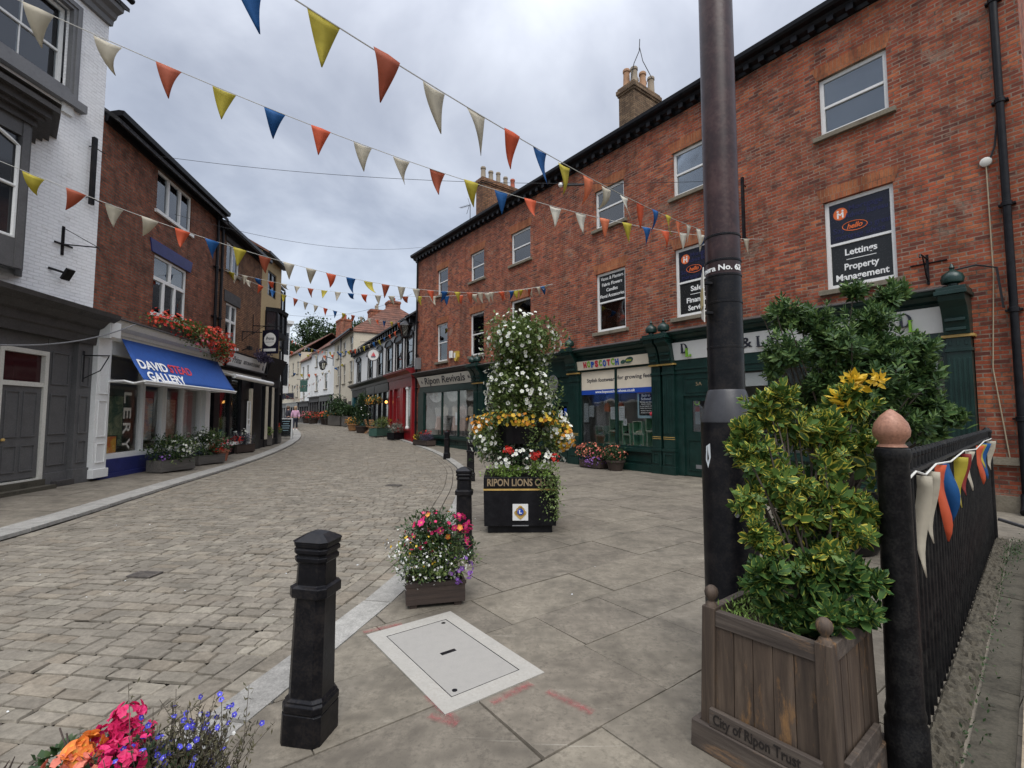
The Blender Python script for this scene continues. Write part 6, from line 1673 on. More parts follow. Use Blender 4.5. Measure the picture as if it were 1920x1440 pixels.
# camera column
cc = thing('camera_column', 'thick iron camera column, black below and dull maroon above, with white number lettering', 'column', (1.432, 3.2, 0))
m = MB().lathe([(.175,-.05),(.175,.06),(.166,.08),(.166,1.555)], 40); m.build('base_sleeve', m_iron, cc, smooth=True)
m = MB().lathe([(.166,1.556),(.164,1.575),(.122,1.755),(.114,1.77)], 40); m.build('sleeve_shoulder', M_paint('grey_black_paint', (.04,.04,.044), .38, .2, 8, .2), cc, smooth=True)
m = MB().lathe([(.1145,1.77),(.112,2.525)], 40); m.build('shaft_lower', m_iron, cc, smooth=True)
m = MB().lathe([(.1115,2.526),(.108,6.2)], 40); m.build('shaft_upper', m_maroon, cc, smooth=True)
m = MB().lathe([(.108,6.2),(.16,6.22),(.16,6.34),(.10,6.42),(.02,6.46)], 24); m.build('head', m_iron, cc, smooth=True)
for z in (2.80, 2.63, 2.53, 2.35, 2.05): MB().lathe([(.1125,z-.008),(.116,z-.006),(.116,z+.006),(.1115,z+.008)], 40).build('band', m_iron, cc, smooth=True)
def wrap(r, a0, z0): return lambda a, b, c: ((r+c)*math.cos(a0 + a/r), (r+c)*math.sin(a0 + a/r), z0 + b)
text('lettering', 'Camera No. 62', m_lettw, cc, .052, .36, .0012, .0012, xf=wrap(.1127, RAD(-139), 2.572))
m = MB(); pts = [(.1668*math.cos(RAD(a)), .1668*math.sin(RAD(a)), z) for a, z in ((206,1.42),(194,1.40),(192,1.31),(199,1.26),(207,1.33))]; m.face(pts); m.build('torn_sticker', m_paper, cc)
m = MB().lathe([(.012,0),(.014,.01)], 8); o = m.build('lock', m_grey2, cc); o.location = (-.035, -.165, .98); o.rotation_euler = (RAD(90), 0, 0)
sg = thing('small_sign_plate', 'thin sign plate seen edge on, strapped to the left side of the camera column', 'sign', (1.285, 3.15, 2.36), RAD(-17))
m = MB(); m.hexa([(-.018,-.10,-.16),(-.012,-.10,-.16),(-.012,.09,-.10),(-.018,.09,-.10)],[(-.018,-.10,.20),(-.012,-.10,.20),(-.012,.09,.16),(-.018,.09,.16)]); m.build('plate', m_offwhite, sg)
MB().box(-.024,-.019,-.08,.07,-.05,.07).build('face', M_paint('straw_card', (.45,.36,.17), .6), sg)
for z in (.12, -.08): MB().tube([(-.01,0,z),(.05,.02,z)], .012, 6).build('clamp', m_iron, sg)

# oak planter in the right foreground
pa = math.atan2(-.779, .627)
op = thing('oak_planter', 'weathered oak planter box with ball finials and carved lettering by the iron railing', 'planter', (.965, 2.44, 0), pa)
LX, LY, H = .525, .475, .665       # local x: along the lettered side, local y: to the right-hand side
fl = lambda z: .0 + .018*(1 - z/H)     # slight splay
def post(x, y):
    m = MB(); s = .034
    sx = -1 if x < LX/2 else 1; sy = -1 if y < LY/2 else 1
    m.hexa([(x-s+sx*.0,y-s+sy*.0,0),(x+s+sx*.0,y-s+sy*.0,0),(x+s+sx*.0,y+s+sy*.0,0),(x-s+sx*.0,y+s+sy*.0,0)],[(x-s,y-s,H+.0),(x+s,y-s,H),(x+s,y+s,H),(x-s,y+s,H)])
    p = m.build('corner_post', m_oak, op, bevel=.004)
    MB().lathe([(.030,0),(.026,.012),(.016,.022),(.018,.030),(.032,.048),(.035,.065),(.030,.083),(.014,.096),(.002,.099)], 14, (x, y, H)).build('ball_finial', m_oak, p, smooth=True)
for x in (0, LX):
    for y in (0, LY): post(x, y)
def planks(x0, x1, y, n, axis):
    m = MB()
    for k in range(n):
        a = x0 + (x1-x0)*k/n + .0018; b = x0 + (x1-x0)*(k+1)/n - .0018
        j = random.uniform(-.002, .002)
        if axis == 'x': m.hexa([(a,y-.012+j,.12),(b,y-.012+j,.12),(b,y+.012,.12),(a,y+.012,.12)],[(a,y-.012+j,H-.085),(b,y-.012+j,H-.085),(b,y+.012,H-.085),(a,y+.012,H-.085)])
        else: m.hexa([(y-.012,a,.12),(y+.012+j,a,.12),(y+.012+j,b,.12),(y-.012,b,.12)],[(y-.012,a,H-.085),(y+.012+j,a,H-.085),(y+.012+j,b,H-.085),(y-.012,b,H-.085)])
    m.build('side_planks', m_oak, op)
planks(.034, LX-.034, -.004, 5, 'x'); planks(.034, LX-.034, LY+.004, 5, 'x'); planks(.034, LY-.034, -.004, 5, 'y'); planks(.034, LY-.034, LX+.004, 5, 'y')
for (a,b,c,d) in ((.034,LX-.034,-.026,.016),(.034,LX-.034,LY-.016,LY+.026)): MB().box(a,b,c,d,H-.085,H-.012).build('top_rail', m_oakh, op, bevel=.003)
for (a,b,c,d) in ((-.026,.016,.034,LY-.034),(LX-.016,LX+.026,.034,LY-.034)): MB().box(a,b,c,d,H-.085,H-.012).build('top_rail', m_oakh, op, bevel=.003)
for (a,b,c,d) in ((.02,LX-.02,-.056,-.03),(.02,LX-.02,LY+.03,LY+.056)): MB().box(a,b,c,d,.125,.205).build('name_board', m_oakh, op, bevel=.003)
for (a,b,c,d) in ((-.056,-.03,.03,LY-.03),(LX+.03,LX+.056,.03,LY-.03)): MB().box(a,b,c,d,.125,.205).build('name_board', m_oakh, op, bevel=.003)
for (a,b,c,d) in ((-.066,LX+.066,-.066,-.036),(-.066,LX+.066,LY+.036,LY+.066),(-.066,-.036,-.0355,LY+.0355),(LX+.036,LX+.066,-.0355,LY+.0355)): MB().box(a,b,c,d,0,.124).build('base_board', m_oakh, op, bevel=.004)
text('carved_lettering', 'City of Ripon Trust', m_carve, op, .066, .385, .0006, xf=lambda a, b, c: (.235 + a, -.0565 - c, .165 + b))
MB().box(.02,LX-.02,.015,LY-.015,.1,H-.10).build('soil', m_soil, op)
for _c in [op] + list(op.children):        # the box narrows towards its rim
    for _o in ([_c] if _c.type == 'MESH' else []) + list(_c.children):
        if _o.type != 'MESH' or _o.get('tapered'): continue
        for v in _o.data.vertices:
            k = 1 - .055*max(0.0, v.co.z)/H
            v.co.x = LX/2 + (v.co.x - LX/2)*k; v.co.y = LY/2 + (v.co.y - LY/2)*k
        _o['tapered'] = 1
RP = Matrix.Translation((.965, 2.44, 0)) @ Matrix.Rotation(pa, 4, 'Z')
# euonymus: shoots ending in rosettes
def shoots(name, centres, leafn, L, mat, parent, origin, wid=.5, stemmat=None, droop=.0):
    P = []; Dr = []; Nn = []; Sz = []; st = MB()
    for c, up in centres:
        c = np.array(c); up = np.array(up) / np.linalg.norm(up)
        a = np.cross(up, rng.normal(size=3)); a /= np.linalg.norm(a); b = np.cross(up, a)
        ph = rng.uniform(0, 6.28); n = leafn + int(rng.integers(-2, 3)); s = rng.uniform(.55, 1.25)
        for k in range(n):
            t = k / max(1, n-1)
            ang = ph + k*2.4
            el = .15 + .95*t + rng.normal()*.12
            out = a*math.cos(ang) + b*math.sin(ang)
            d = out*math.cos(el) + up*math.sin(el) - np.array([0,0,1])*droop*(1-t)
            P.append(c - up*L*1.35*(1-t)*s + out*.004); Dr.append(d); Nn.append(up*math.cos(el) - out*math.sin(el)); Sz.append(L*s*(1.05 - .45*t**3)*rng.uniform(.7,1.2))
        if stemmat: st.tube([tuple(c - up*L*2.6*s), tuple(c - up*L*.2)], .0042, 4, r1=.003)
    Sz = np.array(Sz)
    o = scatter(name, 'fold', P, Dr, Sz, Sz*wid, mat, parent, normal=np.array(Nn), jitter=.18)
    if stemmat: st.build('shoot_stems', stemmat, parent)
    return o
eu = thing('euonymus_shrub', 'variegated yellow and green euonymus bush growing in the oak planter', 'shrub', (1.43, 2.35, .5))
EO = np.array([1.43, 2.35, .5])
def atY(px, py, Y):
    c_, s_ = math.cos(RAD(3.75)), math.sin(RAD(3.75)); a = (px-960)/900; b = (720-py)/900
    ry = c_ - b*s_; rz = s_ + b*c_; k = Y/ry
    return np.array([a*k, Y, 1.6 + rz*k])
hi = []; lo = []; gd = []
def clump(px, py, Y, r, n, store, upb=.6):
    n = int(n*2.2) if n > 4 else n
    c = atY(px, py, Y) - EO
    P, d = blob_points(n, c, (r, r, r*.85), .35, .3)
    for p, q in zip(P, d): store.append((p, q + np.array([0,0,upb]) + rng.normal(size=3)*.25))
for a in ((1440,770,2.55,.15,18),(1500,800,2.5,.14,14),(1420,850,2.45,.13,14),(1390,835,2.5,.09,8),(1460,900,2.4,.15,18),(1540,790,2.5,.11,12),(1550,870,2.45,.14,14),(1580,740,2.55,.10,9),(1620,870,2.5,.07,4),(1400,930,2.4,.10,10),(1430,1000,2.35,.12,13),(1560,940,2.35,.13,14),(1600,990,2.3,.12,13),(1500,960,2.35,.12,12),(1560,1040,2.25,.11,11),(1610,765,2.52,.10,11),(1605,830,2.5,.12,12),(1560,820,2.5,.12,12),(1470,740,2.52,.09,9),(1400,800,2.5,.08,7),(1630,960,2.3,.07,7)): clump(*a, hi)
for a in ((1440,1080,2.3,.12,16),(1520,1060,2.3,.15,22),(1590,1080,2.3,.13,18),(1480,1130,2.3,.10,12),(1550,1130,2.25,.12,16),(1500,1000,2.5,.16,16),(1520,900,2.6,.15,14),(1600,1140,2.25,.10,12),(1560,1160,2.15,.09,10),(1490,1150,2.3,.09,9),(1630,1090,2.25,.08,9),(1450,1130,2.35,.07,6)): clump(*a, lo)
for a in ((1600,705,2.5,.045,4),(1645,700,2.5,.035,3),(1575,745,2.5,.03,2)): clump(*a, gd, 1.2)
for a in ((1560,775,2.45,.03,2),(1635,905,2.4,.03,1),(1560,960,2.3,.05,2)): clump(*a, hi, 1.4)
shoots('variegated_leaves', hi, 13, .058, lf_euo, eu, EO, .68, None)
shoots('lower_leaves', lo, 13, .062, lf_euolow, eu, EO, .66, None)
shoots('golden_leaves', gd, 10, .066, lf_gold, eu, EO, .50, None)
st = MB()
for c, up in hi[::9] + lo[::12]:
    e_ = np.array(c); b_ = np.array([rng.uniform(-.1,.1), rng.uniform(-.08,.08), .03]); mid = (e_*.55 + b_*.45) + np.array([0,0,.06])
    st.tube([tuple(b_), tuple(mid), tuple(e_)], .009, 5, r1=.004)
st.build('branches', m_bark, eu)
# feathery groundcover at the planter's left end
hp = []
for k in range(520):
    u = rng.uniform(.03, .26); v = rng.uniform(.04, LY-.04); hp.append((u, v, H-.09 + rng.uniform(0,.10)*(1-u*1.6)))
hp = np.array(hp)
hb = scatter('low_herb', 'kite', hp, np.array([0,0,.7]) + rng.normal(size=hp.shape)*.6, .035, .008, lf_lime); hb.location = op.location; hb.rotation_euler = op.rotation_euler
tag(hb, 'feathery low green herb spilling at the left end of the oak planter', 'herb')

# glossy dark shrub in a tub behind the railing
bt = thing('laurel_shrub', 'large dark green glossy shrub standing behind the planter before the solicitors', 'shrub', (3.95, 5.9, 0))
BO = np.array([3.95, 5.9, 0])
MB().lathe([(.36,0),(.42,.1),(.50,.62),(.52,.66),(.46,.66),(.44,.58)], 24).build('tub', m_iron, bt, smooth=True)
MB().lathe([(.44,.55),(.05,.60)], 16).build('soil', m_soil, bt)
cl = []
def bcl(px, py, Y, r, n, rz=.8):
    n = int(n*2.6); r *= 1.08
    c = atY(px, py, Y) - BO; P, d = blob_points(n, c, (r, r, r*rz), .45, .3)
    for p, q in zip(P, d): cl.append((p, q + np.array([0,0,.75]) + rng.normal(size=3)*.25))
for a in ((1475,585,5.6,.24,22),(1530,600,5.5,.26,26),(1480,660,5.5,.26,24),(1560,650,5.4,.34,40),(1630,600,5.5,.26,26),(1660,560,5.6,.20,18),(1685,540,5.6,.12,8),(1640,660,5.4,.30,34),(1700,650,5.4,.26,26),(1720,700,5.4,.26,26),(1640,730,5.3,.34,40),(1560,720,5.4,.30,32),(1740,760,5.4,.24,24),(1700,790,5.3,.28,28),(1640,810,5.3,.26,24),(1790,775,5.4,.16,12),(1600,540,5.7,.14,9),(1580,790,5.6,.3,22),(1520,740,5.7,.28,18),(1745,810,5.5,.2,14),(1450,690,5.6,.14,9),(1620,660,6.1,.5,40)): bcl(*a)
shoots('leaves', cl, 16, .098, lf_bay, bt, BO, .42, None)
st = MB()
for c, up in cl[::16]:
    e_ = np.array(c); b_ = np.array([rng.uniform(-.12,.12), rng.uniform(-.12,.12), .5]); st.tube([tuple(b_), tuple(e_*.5+b_*.5+np.array([0,0,.1])), tuple(e_)], .018, 5, r1=.006)
st.build('branches', m_bark, bt)

# iron railing running from the near post to the wall
rl = thing('iron_railing', 'tall black iron railing with blunt topped bars running to the brick wall', 'railing', (1.77, 2.25, 0), math.atan2(4.05, 4.43))
RLn = 6.05
def octo(r, z, n=14): return [(r*math.cos(2*math.pi*k/n), r*math.sin(2*math.pi*k/n), z) for k in range(n)]
m = MB().lathe([(.084,-.05),(.082,.22),(.072,.24),(.077,.27),(.070,.30),(.062,1.38),(.069,1.40),(.072,1.425),(.069,1.445),(.054,1.455)], 20); m.build('end_post', m_railing, rl, smooth=True)
m = MB().lathe([(.060,1.455),(.048,1.468),(.050,1.478),(.070,1.505),(.073,1.53),(.064,1.565),(.040,1.60),(.012,1.625),(.001,1.63)], 24); m.build('copper_finial', m_copper, rl, smooth=True)
m = MB(); m.box(.06, RLn, -.022, .022, 1.30, 1.322); m.build('top_rail', m_railing, rl)
nb = 48
for k in range(nb):
    x = .16 + (RLn-.25)*k/(nb-1)
    m = MB().lathe([(.0155,0),(.0155,1.375),(.019,1.38),(.019,1.40),(.011,1.42),(.002,1.424)], 8, (x, 0, 0)); m.build('bar', m_railing, rl)
MB().tube([(RLn-.55,-.08,.35),(RLn-.5,-.3,.28),(RLn-.6,-.5,.15)], .02, 6).build('loose_hose', m_wire, None)
o = bpy.data.objects['loose_hose']; o.location = rl.location; o.rotation_euler = rl.rotation_euler; tag(o, 'loose black hose curling out beside the foot of the railing', 'hose')
# coping, flags and pipes beside the railing
ra = math.atan2(4.05, 4.43)
def rlobj(name, label, cat, build, mat, stuff=None):
    m = MB(); build(m); o = m.build(name, mat, None); o.location = (1.77, 2.25, 0); o.rotation_euler = (0, 0, ra)
    if stuff: o['kind'] = stuff
    else: tag(o, label, cat)
    return o
def rough(m, x0, x1, y0, y1, z, n, amp):
    nx = n; ny = 8
    for i in range(nx+1):
        for j in range(ny+1): m.v.append((x0+(x1-x0)*i/nx, y0+(y1-y0)*j/ny, z + random.gauss(0, amp) - (.03 if j in (0, ny) else 0)))
    for i in range(nx):
        for j in range(ny): a = i*(ny+1)+j; m.f.append((a, a+ny+1, a+ny+2, a+1)); m.m.append(0)
rlobj('kerb', '', '', lambda m: rough(m, -1.6, RLn, -.15, -.012, .03, 300, .007), m_coping, 'structure')
def flags(m):
    x = -1.6
    while x < RLn-.2:
        w_ = random.uniform(.7, 1.1); slab = [(x+.004,-.32),(x+w_-.004,-.32),(x+w_-.004,-.165),(x+.004,-.165)]
        m.hexa([(a,b,-.05) for a,b in slab],[(a,b,.012+random.gauss(0,.003)) for a,b in slab]); x += w_
rlobj('pavement', '', '', flags, m_moss, 'structure')
MB().lathe([(.045,-.05),(.042,1.36),(.05,1.38),(.05,1.40),(.02,1.44)], 12, (RLn,0,0)).build('far_post', m_railing, rl, smooth=True)
rlobj('timber_plank', 'long pale weathered plank lying along the flagstones right of the railing', 'plank', lambda m: m.hexa([(-1.2,-.42,.0),(4.6,-.37,.0),(4.6,-.33,.0),(-1.2,-.345,.0)],[(-1.2,-.42,.045),(4.6,-.37,.045),(4.6,-.33,.05),(-1.2,-.345,.05)]), m_plank)
rlobj('buff_pipe', 'buff plastic pipe lying along the wall foot beyond the plank', 'pipe', lambda m: m.tube([(-1.0,-.47,.04),(2.0,-.44,.04),(5.2,-.42,.05),(6.6,-.42,.2)], .03, 10), m_pipe)
rlobj('buff_pipe', 'thinner buff pipe leaning up at the drainpipe end of the alley', 'pipe', lambda m: m.tube([(2.8,-.54,.10),(5.5,-.50,.14),(7.2,-.48,.55)], .04, 10), m_pipe)
m = MB()
rb_ = rlobj('alley_brickwork', 'low brick edging wall along the right of the alley', 'wall', lambda m: m.box(-1.4, 6.5, -.95, -.62, -.1, .20), m_brick)
cl_ = rlobj('clamp_bars', 'black metal rods poking over the plank beside the alley wall', 'rod', lambda m: m.tube([(.55,-.36,.10),(.65,-.7,.10)], .010, 6).tube([(.25,-.36,.08),(.35,-.7,.08)], .010, 6), m_iron)
# moss and weeds along the joint
wp = []
for k in range(380):
    x = rng.uniform(-1, RLn-.5); wp.append((x, -.158 + rng.normal()*.015 - (.06 if rng.random() < .25 else 0), .02 + rng.random()*.03))
for k in range(260):
    x = RLn*.86 + rng.normal()*.4; wp.append((x, -.22 + rng.normal()*.05, .02 + rng.random()*.04))
wd_ = scatter('weeds', 'kite', np.array(wp), np.array([0,0,.5]) + rng.normal(size=(len(wp), 3))*.7, np.array([.028]), .012, lf_dark, kindprop='stuff'); wd_.location = (1.77, 2.25, 0); wd_.rotation_euler = (0, 0, ra)
# ---------------------------------------------------------------- flower tower
def zl(x, y): return hgt(y) + .026 + .05*max(0.0, (xl(y) - .44) - x)
ft_ = thing('flower_tower', 'tall tiered flower tower of white petunias over yellow begonias in a black club box', 'planter', (.10, 7.12, 0), RAD(1.5))
m = MB(); m.hexa([(-.49,-.49,.10),(.49,-.49,.10),(.49,.49,.10),(-.49,.49,.10)],[(-.50,-.50,.58),(.50,-.50,.58),(.50,.50,.58),(-.50,.50,.58)]); m.hexa([(-.50,-.505,.605),(.50,-.505,.605),(.50,.505,.605),(-.50,.505,.605)],[(-.50,-.515,.76),(.50,-.515,.76),(.50,.515,.76),(-.50,.515,.76)]); m.box(-.44,.44,-.44,.44,.0,.10)
m.build('box', m_black, ft_, bevel=.006)
MB().box(-.503,.503,-.508,.508,.581,.604).build('gold_band', m_gold, ft_)
text('lettering', 'RIPON LIONS CLUB', m_lettgold, ft_, .135, .90, .003, xf=lambda a, b, c: (a, -.512 - c, .685 + b))
m = MB().box(-.105,.105,-.512,-.505,.18,.40); em = m.build('emblem_plate', m_signwhite, ft_)
def xzdisc(mb, cx, cz, r, y0, y1, n=20, sx=1.0): mb.loft([[(cx+r*sx*math.cos(2*math.pi*q/n), y0, cz+r*math.sin(2*math.pi*q/n)) for q in range(n)],[(cx+r*sx*math.cos(2*math.pi*q/n), y1, cz+r*math.sin(2*math.pi*q/n)) for q in range(n)]])
m = MB(); xzdisc(m, 0, .298, .066, -.516, -.511); xzdisc(m, -.058, .285, .026, -.516, -.511); xzdisc(m, .058, .285, .026, -.516, -.511); m.prism([(-.075,.262),(-.03,.215),(0,.195),(.03,.215),(.075,.262),(.06,.275),(-.06,.275)], -.516, -.511); xzdisc(m, 0, .35, .03, -.516, -.511); m.build('emblem_gold', m_gold, em)
m = MB(); xzdisc(m, 0, .298, .043, -.519, -.515); m.build('emblem_blue', m_panelblue, em)
m = MB(); m.box(-.018,-.006,-.521,-.5185,.274,.322); m.box(-.006,.020,-.521,-.5185,.274,.284); m.box(-.024,.0,-.521,-.5185,.315,.322); m.build('emblem_letter', m_lettw, em)
MB().box(-.11,.11,-.508,-.503,.105,.118).build('maker_strip', m_grey2, ft_)
MB().box(-.47,.47,-.47,.47,.70,.755).build('soil', m_soil, ft_)
MB().lathe([(.05,.7),(.05,2.6)], 10).build('pole', m_iron, ft_)
m = MB().lathe([(.30,1.20),(.36,1.46),(.385,1.47),(.385,1.49),(.34,1.49)], 20); m.build('tub', m_black, ft_)
def mass(parts, name, mat, size, wid, kind='kite', spread=.8, up=.3, parent=None, dj=.0):
    P = []; Dd = []
    for (n, c, r, shell, bump) in parts:
        p, d = blob_points(n, c, r, shell, bump); P.append(p); Dd.append(d)
    P = np.concatenate(P); Dd = np.concatenate(Dd)
    if kind in ('fan', 'daisy'): D2 = Dd + rng.normal(size=P.shape)*.28 + np.array([0,0,.1])
    else: D2 = Dd + rng.normal(size=P.shape)*spread + np.array([0,0,up])
    s = size*rng.uniform(.7,1.25,len(P))
    return scatter(name, kind, P, D2, s, s*wid if kind not in ('fan','daisy') else s, mat, parent)
core = [(4400,(0.04,0,2.72),(.53,.53,.35),.45,.3),(1500,(.0,0,2.36),(.38,.38,.24),.5,.3),(4800,(0,0,1.90),(.50,.50,.47),.5,.25),(1300,(-.02,0,1.58),(.56,.55,.16),.5,.3),(1100,(-.45,.0,1.28),(.22,.4,.26),.5,.35),(1000,(.52,0,1.32),(.20,.4,.26),.5,.35)]
mass(core, 'foliage', lf_trail, .062, .55, 'kite', .9, .1, ft_)
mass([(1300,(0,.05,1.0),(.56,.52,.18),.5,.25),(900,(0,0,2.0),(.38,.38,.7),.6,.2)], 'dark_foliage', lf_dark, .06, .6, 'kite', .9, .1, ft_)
mass([(620,(-.18,-.40,.83),(.30,.14,.08),.5,.3),(420,(.30,-.42,.85),(.22,.14,.12),.5,.3)], 'lime_foliage', lf_lime, .04, .6, 'kite', .9, .3, ft_)
P = []; 
for k in range(640):
    x = .42 + rng.normal()*.085; z = .80 - abs(rng.normal())*.25
    if rng.random() < .4: x = .50 + rng.normal()*.02; z = .75 - rng.random()*.55
    P.append((x, -.535 - rng.random()*.04 if x < .5 else rng.uniform(-.52,-.3), max(.2, z)))
P = np.array(P); scatter('trailing_ivy', 'kite', P, np.array([0.2,-.4,-.5]) + rng.normal(size=P.shape)*.6, .035, .026, lf_trail, ft_)
P = np.array([(rng.normal()*.05 + .18, -.40 - rng.random()*.03, 1.5 - rng.random()*.34) for k in range(160)]); scatter('trailing_ivy', 'kite', P, np.array([0.1,-.4,-.5]) + rng.normal(size=P.shape)*.6, .035, .026, lf_trail, ft_)
mass([(150,(.04,0,2.72),(.59,.59,.40),.93,.22),(60,(.0,0,2.34),(.42,.42,.24),.9,.2),(340,(0,0,1.90),(.55,.55,.52),.95,.15),(70,(-.5,-.05,1.28),(.20,.42,.30),.9,.2),(90,(.60,-.05,1.35),(.17,.42,.30),.9,.2)], 'white_petunias', pt_white, .058, 1, 'fan', parent=ft_)
mass([(150,(0.05,0,1.55),(.62,.58,.13),.92,.2),(70,(.62,-.1,1.32),(.14,.3,.22),.9,.2)], 'yellow_begonias', pt_yellow, .062, 1, 'fan', parent=ft_)
mass([(120,(-.05,0,1.54),(.62,.58,.12),.92,.2),(80,(.66,-.1,1.28),(.12,.3,.2),.9,.2),(40,(-.6,-.1,1.45),(.1,.3,.1),.9,.2)], 'orange_begonias', pt_orange, .055, 1, 'fan', parent=ft_)
mass([(170,(0,-.05,.97),(.60,.56,.18),.92,.15)], 'white_petunias', pt_white, .058, 1, 'fan', parent=ft_)
for (x, z, n) in ((-.16,1.12,26),(.2,1.06,30),(.48,1.02,14)):
    mass([(n,(x,-.50,z),(.075,.06,.06),.7,.2)], 'red_geraniums', pt_red, .05, 1, 'fan', parent=ft_)

# ---------------------------------------------------------------- troughs, tubs and baskets
def planter(name, label, loc, rz, box, leaf, flowers, mat=None, group=None, cat='planter', round_=False):
    """box: (half x, half y, height); leaf: list of (material, blobs, size, width); flowers: list of (name, material, blobs, size, kind)"""
    t = thing(name, label, cat, loc, rz, group)
    hx, hy, h = box
    if round_:
        MB().lathe([(hx*.72,0),(hx*.95,h*.8),(hx*1.06,h*.82),(hx*1.06,h),(hx*.92,h),(hx*.88,h*.8)], 18).build('pot', mat or m_terra, t, smooth=True)
        MB().lathe([(hx*.9,h*.7),(.01,h*.82)], 14).build('soil', m_soil, t)
    else:
        m = MB(); w_ = .02
        for (a,b,c,d) in ((-hx,hx,-hy,-hy+w_),(-hx,hx,hy-w_,hy),(-hx,-hx+w_,-hy+w_,hy-w_),(hx-w_,hx,-hy+w_,hy-w_)): m.box(a,b,c,d,.035,h)
        m.box(-hx-.008,hx+.008,-hy-.008,-hy+.0,h-.03,h); m.box(-hx-.008,hx+.008,hy,hy+.008,h-.03,h)
        for x in (-hx+.06, hx-.06): m.box(x-.03,x+.03,-hy+.02,hy-.02,0,.035)
        m.build('trough', mat or m_trough, t); MB().box(-hx+w_,hx-w_,-hy+w_,hy-w_,.04,h-.04).build('soil', m_soil, t)
    for lm, blobs, s, wd in leaf: mass(blobs, 'foliage', lm, s, wd, 'kite', .9, .35, t)
    for nm, fm, blobs, s, kd in flowers: mass(blobs, nm, fm, s, 1, kd, parent=t)
    return t
# low trough by the kerb, in front of the tower
planter('flower_trough', 'low dark timber trough of magenta cosmos, white and violet flowers by the kerb', (-.68, 4.30, 0), RAD(14), (.245, .19, .21),
    [(lf_dark, [(2200,(0,0,.42),(.34,.28,.28),.3,.2),(1100,(0,.03,.58),(.26,.22,.20),.3,.25)], .045, .42), (lf_trail, [(1500,(0,-.05,.36),(.36,.28,.18),.5,.2)], .038, .45)],
    [('white_lobularia', pt_wsmall, [(320,(-.05,-.08,.36),(.38,.28,.17),.85,.3),(90,(-.2,0,.5),(.2,.2,.16),.8,.3)], .020, 'fan'), ('yellow_bidens', pt_yellow, [(60,(-.15,-.02,.44),(.26,.2,.17),.85,.3)], .022, 'fan'),
     ('magenta_cosmos', pt_magenta, [(20,(.06,.02,.66),(.26,.2,.13),.85,.2),(8,(.26,-.08,.55),(.08,.10,.12),.8,.3)], .072, 'daisy'), ('pink_blossoms', pt_cerise, [(50,(.02,0,.60),(.28,.22,.16),.9,.25)], .035, 'fan'), ('orange_zinnias', pt_flame, [(8,(.12,0,.6),(.26,.2,.18),.8,.3)], .05, 'fan'), ('violet_petunias', pt_violet, [(34,(.22,-.12,.30),(.13,.18,.12),.85,.3)], .042, 'fan')])
# trough at the camera's feet: geraniums, begonias and lobelia
nb_ = thing('near_flower_trough', 'trough of cerise geraniums, orange begonias and blue lobelia in the bottom left corner', 'planter', (-1.05, 1.28, 0), RAD(12))
m = MB()
for (a,b,c,d) in ((-.48,.48,-.19,-.165),(-.48,.48,.165,.19),(-.48,-.455,-.165,.165),(.455,.48,-.165,.165)): m.box(a,b,c,d,.0,.48)
m.build('trough', m_trough, nb_); MB().box(-.45,.45,-.16,.16,.05,.44).build('soil', m_soil, nb_)
NO = np.array([-1.05, 1.28, 0.0]); na = RAD(12)
def loc_(px, py, Y):
    p = atY(px, py, Y) - NO; return np.array([p[0]*math.cos(na)+p[1]*math.sin(na), -p[0]*math.sin(na)+p[1]*math.cos(na), p[2]])
# lobelia: a haze of thin stems with small leaves and flowers
st = MB(); lp = []; ld = []; fp = []; fd = []
for k in range(330):
    b = loc_(315, 1440, 1.35) + rng.normal(size=3)*np.array([.06,.05,.02]); b[2] = .46
    e = loc_(rng.normal(330, 55), 0, 1.4); e = np.array([b[0]+rng.normal()*.075+.01, b[1]+rng.normal()*.07, .64 + abs(rng.normal())*.065 + (.05 if rng.random() < .12 else 0)])
    mid = (b+e)/2 + rng.normal(size=3)*.02
    st.tube([tuple(b), tuple(mid), tuple(e)], .0016, 3, r1=.0009)
    for q in range(30):
        t = rng.uniform(.05, 1); p = b*(1-t)**2 + 2*mid*t*(1-t) + e*t*t; lp.append(p + rng.normal(size=3)*.008); ld.append(rng.normal(size=3)+np.array([0,0,.6]))
    if rng.random() < .30: fp.append(e); fd.append(rng.normal(size=3)*.5 + np.array([0,-.4,.6]))
    if rng.random() < .14: fp.append(mid + rng.normal(size=3)*.02); fd.append(rng.normal(size=3)*.5 + np.array([0,-.5,.5]))
st.build('lobelia_stems', m_bark, nb_)
scatter('lobelia_leaves', 'kite', np.array(lp), np.array(ld), .017, .0055, lf_olive, nb_)
scatter('lobelia_flowers', 'fan', np.array(fp), np.array(fd), .017, .017, pt_lobelia, nb_)
scatter('white_specks', 'fan', np.array(fp[:16]) - np.array([0,0,.05]), np.array(fd[:16]), .012, .012, pt_wsmall, nb_)
def head(px, py, Y, r, n, mat, s, name, kind='fan', flat=.75):
    c = loc_(px, py, Y); mass([(int(n*1.7), c, (r, r, r*flat), .8, .15)], name, mat, s, 1, kind, parent=nb_)
    m = MB().tube([(c[0]*.8, c[1]*.8, .45), tuple(c - np.array([.01,0,.06])), tuple(c)], .0035, 5); m.build('flower_stalk', m_green2, nb_)
for a in ((240,1345,1.42,.042,26),(205,1375,1.40,.034,16),(272,1370,1.42,.026,12),(205,1405,1.36,.030,16),(245,1398,1.38,.035,16),(215,1432,1.30,.04,22),(190,1418,1.32,.025,10),(235,1370,1.4,.03,14),(270,1395,1.38,.025,9),(245,1432,1.3,.03,14)): head(*a, pt_cerise, .027, 'geranium_blossoms')
for a in ((165,1400,1.34,.030,10),(150,1418,1.32,.032,10)): head(*a, pt_flame, .042, 'begonia_blossoms')
